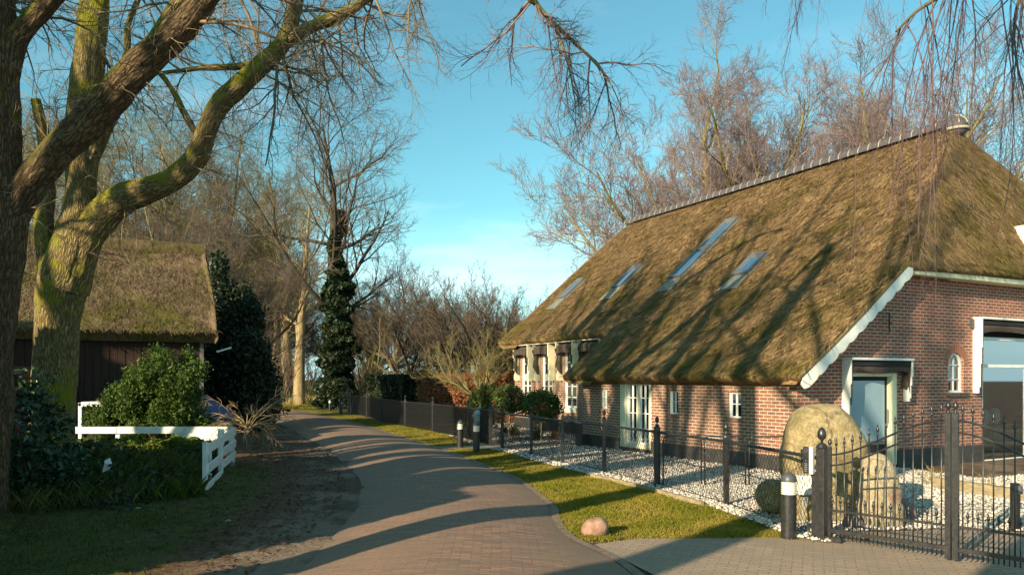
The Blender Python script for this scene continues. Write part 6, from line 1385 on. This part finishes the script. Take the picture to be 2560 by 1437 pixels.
# undergrowth on the bank
ug = RNG.uniform(0, 1, (9000, 3)); ux = -12.5 + ug[:, 0] * 7.0; uy = 11.0 + ug[:, 1] * 5.2
keep = (ux < -5.3 - .25 * (uy - 13)) ; ux, uy, uz = ux[keep], uy[keep], ug[keep, 2]
leafcloud('undergrowth', np.stack([ux, uy, gz(ux, uy) + uz ** 2 * .28 * (1 + .8 * np.sin(ux * 2.3) * np.sin(uy * 1.9))], -1), .045, M['ivy'], .7, kind='stuff')
# hedges and topiary on the house side
def box_hedge(name, p, q, w, h, n, size, m_, label, group=None, rg_=RNG, ragged=.025):
    p, q = np.array(p), np.array(q); d = (q - p); Lh = np.linalg.norm(d); d = d / Lh; nn = np.array([-d[1], d[0]])
    a = rg_.uniform(0, Lh, n); b_ = rg_.uniform(-1, 1, n); z = rg_.uniform(0, 1, n); f = rg_.integers(0, 3, n)
    b_ = np.where(f == 0, np.sign(b_) * (1 - .12 * rg_.random(n)), b_); z = np.where(f == 1, 1 - .1 * rg_.random(n), z)
    wob = .06 * np.sin(a * 3.1) + .05 * np.sin(a * 7.7 + z * 3)
    X_ = p[0] + d[0] * a + nn[0] * b_ * (w / 2 + wob); Y_ = p[1] + d[1] * a + nn[1] * b_ * (w / 2 + wob); Z_ = z * h * (1 + ragged * (np.sin(a * 2.3) + .7 * np.sin(a * 5.1)))
    o = empty(name, (float(p[0]), float(p[1]), 0), label=label, cat='hedge', group=group)
    leafcloud('foliage', np.stack([X_, Y_, Z_], -1), size, m_, .6, parent=o)
    sl_ = []
    for k_ in range(int(Lh * 4)): a0 = rg_.uniform(0, Lh); b0 = rg_.uniform(-.3, .3) * w; x0, y0 = p + d * a0 + nn * b0; sl_.append(([(x0, y0, -.05), (x0 + rg_.uniform(-.2, .2), y0 + rg_.uniform(-.2, .2), h * .95)], [.015, .006]))
    stems('stems', sl_, M['limb_brown'], o, 4); return o
box_hedge('evergreen_hedge', (-7.4, 40.5), (-4.9, 37.2), 1.1, 2.1, 26000, .06, M['holly'], 'dark green clipped hedge beside the brown beech hedge')
box_hedge('beech_hedge', (-4.3, 37.0), (-.1, 34.0), .9, 2.15, 22000, .06, M['beech'], 'clipped beech hedge still holding its copper leaves')
box_hedge('beech_hedge', (-.1, 34.0), (1.0, 33.2), .8, 2.2, 6000, .055, M['beech'], 'short darker beech hedge piece next to the far corner of the house')
bush('leafy_shrub', [(-11.6, 52, .8, 1.2, 1.0, .9), (-12.6, 53, .6, 1.0, .8, .7)], 3500, .12, M['laurel'], 'green broadleaf shrub between the sunlit trunks and the ivy-clad oak', 'bush', st(-11.8, 52, 1.2, .03, 6), aspect=.45)
bush('leaf_heap', [(-11.3, 50.5, .25, 1.3, .8, .5), (-10.2, 50.4, .2, .9, .7, .42)], 6000, .07, M['beech'], 'low mound of reddish brown leaves beside the lane', 'leaf heap')
bush('round_shrub', [(-1.0, 25.2, .85, .55, .5, .75)], 5500, .05, M['photinia'], 'dark green shrub behind the grey pillar post box', 'bush', st(-1.0, 25.2, .9, .02, 5), shell=.3)
for i, (px, Y_, r_, zc) in enumerate(((1222, 25.0, .40, 1.38), (1272, 24.2, .52, 1.28), (1352, 23.2, .56, 1.12))):
    p = at(px, Y_); o = bush('ball_tree', [(p.x, p.y, zc, r_, r_ * .95, r_ * .82), (p.x + .12, p.y, zc - .1, r_ * .9, r_ * .8, r_ * .7)], (6000, 9000, 10000)[i], .042, M['photinia'], ('smallest round-headed evergreen tree, next to the pillar post box', 'middle round-headed evergreen tree behind the small iron gate', 'round-headed evergreen tree with a pale trunk, nearest the house windows')[i], 'tree', [([(p.x, p.y, -.05), (p.x + .02, p.y, zc * .5), (p.x, p.y, zc)], [.028, .022, .02])], shell=.32, stemmat=M['timber'])
    if i: 
        f = blob_points([(p.x, p.y, zc, r_ * 1.03, r_, r_ * .85)], 14, shell=.02); leafcloud('blossom', f, .022, M['white_flower'], 1.0, parent=o)
# grasses and small plants under them
for i, (px, py, h_, n_) in enumerate(((1285, 1090, .55, 260), (1345, 1098, .5, 240), (1385, 1100, .42, 160), (1262, 1082, .45, 120))):
    p = G(px, py); o = empty('ornamental_grass', tuple(p), label=('tuft of green ornamental grass behind the small gate', 'spiky green plant at the foot of the pale-trunked ball tree', 'reddish spiky plant on the gravel near the tall house windows', 'thin grass tuft between the gate and the ball tree')[i], cat='plant')
    vs = []; fs = []
    for k_ in range(n_):
        a = rg.uniform(0, 6.28); l_ = h_ * rg.uniform(.5, 1.1); lean = rg.uniform(.2, .9); x0, y0 = rg.gauss(0, .07), rg.gauss(0, .07); w = .008; n0 = len(vs)
        for f in (0, .5, 1): 
            r = lean * l_ * f * f * .9; z = l_ * (f - .28 * lean * f * f * 1.3); cx_, cy_ = x0 + math.cos(a) * r, y0 + math.sin(a) * r; vs += [(cx_ - math.sin(a) * w * (1 - f * .8), cy_ + math.cos(a) * w * (1 - f * .8), z), (cx_ + math.sin(a) * w * (1 - f * .8), cy_ - math.cos(a) * w * (1 - f * .8), z)]
        fs += [(n0, n0 + 1, n0 + 3, n0 + 2), (n0 + 2, n0 + 3, n0 + 5, n0 + 4)]
    q = link('blades', mk_mesh('blades', [(np.array(vs), np.array(fs))]), M['grass_dark'] if i != 2 else M['beech']); q.parent = o
# bare dry shrub inside the gate at right
TW = dict(n=[1, 5, 4, 3], w=[.0, .12, .2, .25], t=[0, .02, .02, .0], taper=[.9, .25, .3, .5], k=[11, 4, 3], s0=[.1, .25, .2], a=[(.2, .85), (.3, .7), (.3, .8)], l=[4.2, .4, .5], r=[.9, .6, .6])
pr = set_mats(tree_proto(51, TW, .16, .016, 1, [5, 4, 3, 3]), M['timber'], M['dry_grass'])
for i, (x, y, s_) in enumerate(((7.6, 13.6, .8), (8.1, 12.8, .7), (8.6, 12.4, .75))): place_tree('dry_shrub', pr, (x, y, 0), i * 2.0, s_, ('leafless straw-coloured shrub in the raised bed, left of its neighbours', 'leafless straw-coloured shrub in the middle of the raised bed', 'leafless straw-coloured shrub at the right of the raised bed')[i], cat='shrub', group='dry shrubs in the raised bed')
# brush leaning over the white fence corner
BR_ = dict(n=[1, 9, 5, 3], w=[.0, .10, .16, .2], t=[0, -.16, -.14, -.1], taper=[.9, .3, .3, .5], k=[34, 8, 4], s0=[.1, .25, .2], a=[(.5, 1.3), (.25, .6), (.3, .7)], l=[6.5, .35, .5], r=[.9, .6, .6])
pr = set_mats(tree_proto(61, BR_, .22, .010, 1, [5, 5, 4, 3]), M['timber'], mat('straw_twig', (.34, .24, .12), .85, island=.35))
place_tree('bare_shrub', pr, (-6.1, 17.5, .85), .4, 1.1, 'arching bare twiggy shrub spilling over the corner of the white fence', cat='shrub')

# ------------------------------------------------------------------ the two big oaks at left
def pxline(pts, Y0):
    out = []
    for q in pts:
        px, py, w = q[:3]; Y_ = Y0 + (q[3] if len(q) > 3 else 0); p = P(px, py, Y_); out.append((p.x, p.y, p.z, w * Y_ / F / 2))
    return out
def bark_tube(c, seg, flare, sd):
    """one limb as a lumpy tube with (round, along) coordinates in metres"""
    ln = np.linalg.norm(np.diff(c[:, :3], axis=0), axis=1); d = np.concatenate([[0], np.cumsum(ln)]); n = max(6, int(d[-1] / .07)); t = np.linspace(0, d[-1], n)
    Pn = np.stack([np.interp(t, d, c[:, k]) for k in range(3)], -1); R = np.interp(t, d, c[:, 3]); ker = np.ones(5) / 5
    for k in range(3): Pn[2:-2, k] = np.convolve(Pn[:, k], ker, 'valid')
    if flare: R = R * (1 + flare * np.exp(-t / .35))
    T = np.gradient(Pn, axis=0); T /= np.linalg.norm(T, axis=1)[:, None]; A_ = np.zeros_like(T); a = np.cross(T[0], [0, 1, 0.01]); a /= np.linalg.norm(a)
    for k in range(n): a = a - T[k] * a.dot(T[k]); a /= np.linalg.norm(a); A_[k] = a
    B_ = np.cross(T, A_); w = np.arange(seg + 1) * 2 * np.pi / seg; V = np.zeros((n, seg + 1, 3)); U = np.zeros((n, seg + 1, 2)); r0 = float(R.max())
    for k in range(n):
        for j in range(seg + 1):
            jj = j % seg; q = Vector((math.cos(w[jj]) * 1.0, math.sin(w[jj]) * 1.0, t[k] * 1.1 + sd * 9)); q2 = Vector((math.cos(w[jj]) * R[k] * 16, math.sin(w[jj]) * R[k] * 16, t[k] * 3.2 + sd * 5))
            rr = R[k] * (1 + .13 * mnoise.noise(q) + .06 * mnoise.noise(q * 2.7)) + .022 * mnoise.noise(q2)
            V[k, j] = Pn[k] + (A_[k] * math.cos(w[jj]) + B_[k] * math.sin(w[jj])) * rr; U[k, j] = (w[j] * r0, t[k])
    m_ = seg + 1; ii = (np.arange((n - 1) * m_).reshape(-1, m_)[:, :-1]).ravel()
    return V.reshape(-1, 3), np.stack([ii, ii + 1, ii + m_ + 1, ii + m_], -1), U.reshape(-1, 2)
def oak(name, limbs, bm_, label, Y0, twigspec, seed, voxel=.045):
    rg_ = random.Random(seed); parts = []; uvs = []; spines = []
    for k, pts in enumerate(limbs):
        c = catmull(pxline(pts, Y0), 8); c[:, 3] *= .86; spines.append(c); V, q, u = bark_tube(c, 44 if c[0][3] > .15 else 20, .18 if k else .25, seed + k); parts.append((V, q)); uvs.append(u)
    base = spines[0][0]; o = empty(name, (float(base[0]), float(base[1]), 0), label=label, cat='tree')
    rawp(link('trunk', mk_mesh('trunk', parts, smooth=True, uv=np.concatenate(uvs)), bm_), o)
    tw = [[] for _ in range(5)]
    for li, f0, f1, cnt, L_, r_, prm, dr_ in twigspec:
        c = spines[li]
        for k_ in range(cnt):
            f = f0 + (f1 - f0) * rg_.random(); x = f * (len(c) - 1); i = min(int(x), len(c) - 2); u = x - i; p = c[i] * (1 - u) + c[i + 1] * u; d = rg_.gauss(0, 1), rg_.gauss(0, .7), rg_.gauss(0, 1) + .2
            if dr_: d = tuple(d[j] * .5 + dr_[j] for j in range(3))
            d = nrm3(d); grow(tw, tuple(p[:3]), d, L_ * rg_.uniform(.5, 1.2), r_ * rg_.uniform(.7, 1.1), 0, prm, rg_)
    rawp(link('crown', mk_mesh('crown', tubes_any(tw, (6, 4, 3, 3, 3)), smooth=False), M['twig']), o)
    return o
EPI = dict(n=[5, 4, 3], w=[.22, .25, .28], t=[.02, .03, .0], taper=[.4, .4, .5], k=[4, 3], s0=[.25, .2], a=[(.5, 1.0), (.5, 1.0)], l=[.5, .5], r=[.65, .65])
FINE = dict(n=[8, 6, 4, 3], w=[.14, .18, .22, .26], t=[-.02, -.01, .01, .02], taper=[.3, .35, .4, .5], k=[8, 6, 4], s0=[.15, .12, .15], a=[(.45, .95), (.45, .95), (.4, .9)], l=[.5, .5, .45], r=[.55, .55, .6])
HANG = dict(n=[9, 6, 4, 3], w=[.13, .18, .22, .26], t=[-.10, -.06, -.03, .02], taper=[.25, .35, .4, .5], k=[11, 6, 4], s0=[.12, .12, .15], a=[(.4, .9), (.45, .95), (.4, .9)], l=[.42, .5, .45], r=[.5, .55, .6])
oak('oak_tree', [
    [(-40, 1330, 130), (-34, 1200, 115), (-24, 1000, 110), (-16, 800, 112), (0, 640, 122), (10, 520, 125), (8, 420, 100), (5, 300, 90), (2, 150, 88), (-2, 0, 80), (8, -180, 80), (-10, -420, 60)],
    [(2, 585, 84), (62, 480, 92), (130, 390, 92), (230, 290, 95), (320, 195, 92), (400, 120, 82), (480, 40, 74), (560, -60, 62), (680, -210, 50), (850, -380, 40)],
    [(4, 240, 60), (36, 110, 60), (95, 38, 50), (150, -20, 46), (230, -120, 40)],
    [(0, 450, 44), (-50, 300, 50), (-120, 120, 45), (-220, -60, 35)],
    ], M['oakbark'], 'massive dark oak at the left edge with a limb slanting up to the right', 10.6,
    [(0, .25, .8, 26, .8, .009, EPI, None), (1, .05, .75, 80, .9, .009, EPI, None), (2, .1, .8, 14, .8, .008, EPI, None), (1, .55, 1, 8, 2.2, .03, FINE, (.5, .2, .3)), (0, .75, 1, 8, 2.6, .03, FINE, None)], 101)
oak('oak_tree', [
    [(128, 1190, 140), (128, 1080, 122), (132, 950, 118), (142, 820, 118), (160, 700, 125), (185, 600, 110), (200, 500, 84), (206, 380, 84), (214, 250, 88), (226, 110, 82), (240, -30, 74), (255, -220, 60), (250, -450, 45)],
    [(160, 720, 110), (205, 610, 100), (245, 555, 92), (300, 500, 84), (365, 478, 74), (430, 452, 66), (485, 400, 62), (520, 320, 58), (548, 262, 60), (610, 205, 58), (672, 150, 54), (715, 95, 46), (735, 20, 44), (752, -60, 42), (800, -200, 38), (900, -330, 34)],
    [(715, 105, 34), (770, 72, 32), (840, 45, 34), (900, 10, 26), (980, -50, 24), (1120, -120, 22), (1290, -150, 19), (1420, -110, 16)],
    [(145, 760, 80), (120, 650, 60), (110, 560, 55), (118, 470, 45), (112, 360, 34), (90, 250, 26)],
    [(208, 430, 50), (262, 310, 52), (300, 235, 54), (350, 165, 50), (410, 70, 46), (470, -30, 42), (520, -150, 36)],
    [(300, 190, 22), (320, 130, 20), (318, 60, 16), (345, 0, 14), (360, -80, 12)],
    [(500, 350, 20), (470, 300, 16), (400, 180, 15), (330, 175, 10)],
    [(640, 165, 22), (560, 168, 18), (480, 172, 14), (400, 185, 10)],
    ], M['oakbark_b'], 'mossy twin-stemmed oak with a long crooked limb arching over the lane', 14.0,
    [(0, .4, .85, 36, 1.0, .011, EPI, None), (1, .1, .75, 90, 1.1, .011, EPI, None), (3, .3, 1, 20, .9, .01, EPI, None), (4, .2, .9, 24, 1.0, .01, EPI, None),
     (1, .62, 1, 16, 2.4, .032, FINE, (.4, .1, -.1)), (2, .12, .5, 13, 2.0, .026, FINE, (.3, .1, -.6)), (7, .1, 1, 7, 1.6, .02, FINE, None), (0, .75, 1, 10, 2.6, .03, FINE, None), (4, .6, 1, 7, 2.4, .03, FINE, None), (2, .5, .64, 3, 2.3, .024, HANG, (.25, 0, -.9)), (5, .3, 1, 6, 1.4, .014, FINE, None)], 102)
# overhanging limb at top centre: a further oak standing by the road out of view on the left
def over_oak(name, base, h, r, label, seed, rz=0, sc=1.0, proto=None, mats=None):
    return place_tree(name, proto or T_green[seed % 3], base, rz, sc, label)
# limb over the sky in the middle, grown from a tree left of the camera
def limb_tree(name, limbs, label, tw_spec, seed, barkm, twm, cat='tree'):
    rg_ = random.Random(seed); o = empty(name, tuple(limbs[0][0][:2]) + (0,), label=label, cat=cat); sp_ = [catmull(l, 7) for l in limbs]
    rawp(link('trunk', mk_mesh('trunk', [tubes([([tuple(p[:3]) for p in c], [p[3] for p in c])], 10) for c in sp_], smooth=True), barkm), o)
    tw = [[] for _ in range(5)]
    for li, f0, f1, cnt, L_, r_, prm, dr_ in tw_spec:
        c = sp_[li]
        for k_ in range(cnt):
            f = f0 + (f1 - f0) * (k_ + rg_.random()) / cnt; x = f * (len(c) - 1); i = min(int(x), len(c) - 2); u = x - i; p = c[i] * (1 - u) + c[i + 1] * u
            d = nrm3(tuple(rg_.gauss(0, .45) + dr_[j] for j in range(3))); grow(tw, tuple(p[:3]), d, L_ * rg_.uniform(.5, 1.2), r_ * rg_.uniform(.7, 1.1), 0, prm, rg_)
    rawp(link('crown', mk_mesh('crown', tubes_any(tw, (5, 4, 3, 3, 3))), twm), o); return o
def pq(px, py, Y_, r): p = P(px, py, Y_); return (p.x, p.y, p.z, r)
limb_tree('oak_tree', [[(-6.5, 3.0, -.2, .42), (-6.3, 3.2, 2.5, .36), (-5.8, 3.8, 5.5, .30), (-4.5, 5.2, 8.2, .22), (-2.3, 7.2, 9.6, .16), (-.4, 9.4, 9.6, .11), pq(1310, -60, 11, .06), pq(1340, 10, 11.3, .045), pq(1385, 60, 11.4, .036), pq(1440, 110, 11.4, .028), pq(1490, 160, 11.5, .020), pq(1530, 215, 11.5, .012)],
    [pq(1385, 60, 11.4, .026), pq(1408, 120, 11.4, .022), pq(1425, 180, 11.3, .016), pq(1435, 240, 11.3, .010)],
    [(-6.2, 3.3, 4.2, .25), (-8, 2, 7, .18), (-9.5, 1, 10, .10)]], 'oak whose thin drooping limb hangs into the sky above the lane',
    [(0, .58, .98, 15, 1.6, .016, FINE, (.10, 0, -.65)), (1, .1, .98, 14, .9, .010, FINE, (.1, 0, -.6)), (0, .3, .6, 14, 2.2, .03, FINE, (.2, 0, .3)), (2, .3, 1, 10, 2.4, .03, FINE, (0, 0, .4))], 103, M['limb_green'], M['twig_purple'])
# birch with weeping twigs over the right of the view
BW = dict(n=[12, 7, 3], w=[.07, .14, .2], t=[-.20, -.14, -.06], taper=[.3, .4, .5], k=[11, 4], s0=[.12, .2], a=[(.3, .8), (.3, .8)], l=[.26, .35], r=[.55, .6])
limb_tree('birch_tree', [[(9.8, 7.6, -.2, .2), (9.7, 7.7, 3, .17), (9.5, 7.8, 7, .13), (9.2, 8, 10, .08), (9.0, 8, 12.5, .04)],
    [(9.5, 7.8, 6.2, .07), pq(2600, -230, 9.0, .05), pq(2480, -150, 9.2, .04), pq(2360, -20, 9.4, .028), pq(2290, 30, 9.4, .020), pq(2240, 80, 9.4, .012)],
    [(9.4, 7.8, 7.4, .06), pq(2450, -330, 9.2, .045), pq(2250, -280, 9.6, .035), pq(2080, -200, 9.8, .022), pq(1960, -120, 9.8, .012)],
    [(9.5, 7.8, 6.8, .06), pq(2660, -150, 9.2, .04), pq(2590, -60, 9.3, .03), pq(2545, 10, 9.3, .02), pq(2530, 120, 9.3, .012)],
    [(9.4, 7.8, 7.0, .05), pq(2560, -260, 8.8, .04), pq(2420, -160, 8.9, .03), pq(2330, -100, 8.9, .02)]], 'weeping birch whose fine hanging twigs cross the top right of the view',
    [(1, .35, 1, 12, 3.3, .011, BW, (0, 0, -.6)), (2, .3, 1, 15, 1.8, .008, BW, (0, 0, -.6)), (3, .3, 1, 14, 3.0, .010, BW, (0, 0, -.6)), (4, .3, 1, 9, 3.6, .010, BW, (0, 0, -.8))], 104, M['limb_brown'], M['birchtwig'])
# ------------------------------------------------------------------ unseen trees and added shade hedges outside the frame on the left: they throw the long shadows
SHADE_OAKS = [(-8.6, 4.2, .95, 0, 1.0), (-12.2, 4.6, 1.0, 1, 2.0), (-9.8, 6.4, .8, 2, .3), (-15.0, 9.0, .9, 1, 5.0), (-14.0, -.2, 1.0, 2, 3.3), (-17, 2, 1.1, 0, .9), (-4.3, -2.7, 1.0, 3, 1.9), (-7.2, -2.2, 1.0, 3, 4.1)]
for i, (x, y, sc, v, rz) in enumerate(SHADE_OAKS):
    place_tree('oak_tree', T_sparse[v], (x, y, 0), rz, sc, 'bare oak standing outside the view on the left of the lane', group='oaks outside the view')
box_hedge('shade_hedge', (-15.5, 11.2), (-12.8, 9.5), 1.3, 2.8, 9000, .11, M['holly'], 'unseen hedge added left of the lane to cast shade, far piece')
box_hedge('shade_hedge', (-12.4, 9.3), (-7.2, 6.1), 1.4, 3.9, 26000, .11, M['holly'], 'tall ragged unseen hedge added left of the lane to shade it', ragged=.13)  # added out of view; height and ragged top shape the shade on the lane
box_hedge('shade_hedge', (-7.0, 5.9), (-5.9, 5.35), 1.2, 2.8, 6000, .11, M['holly'], 'short low unseen hedge added nearest the lane to cast shade')
box_hedge('tall_shade_hedge', (-30, 14.5), (-22.5, 7.5), 2.2, 8.6, 16000, .26, M['holly'], 'very tall unseen conifer hedge added to shade the barn front', ragged=.03)  # added out of view to keep the barn wall below the eave shaded
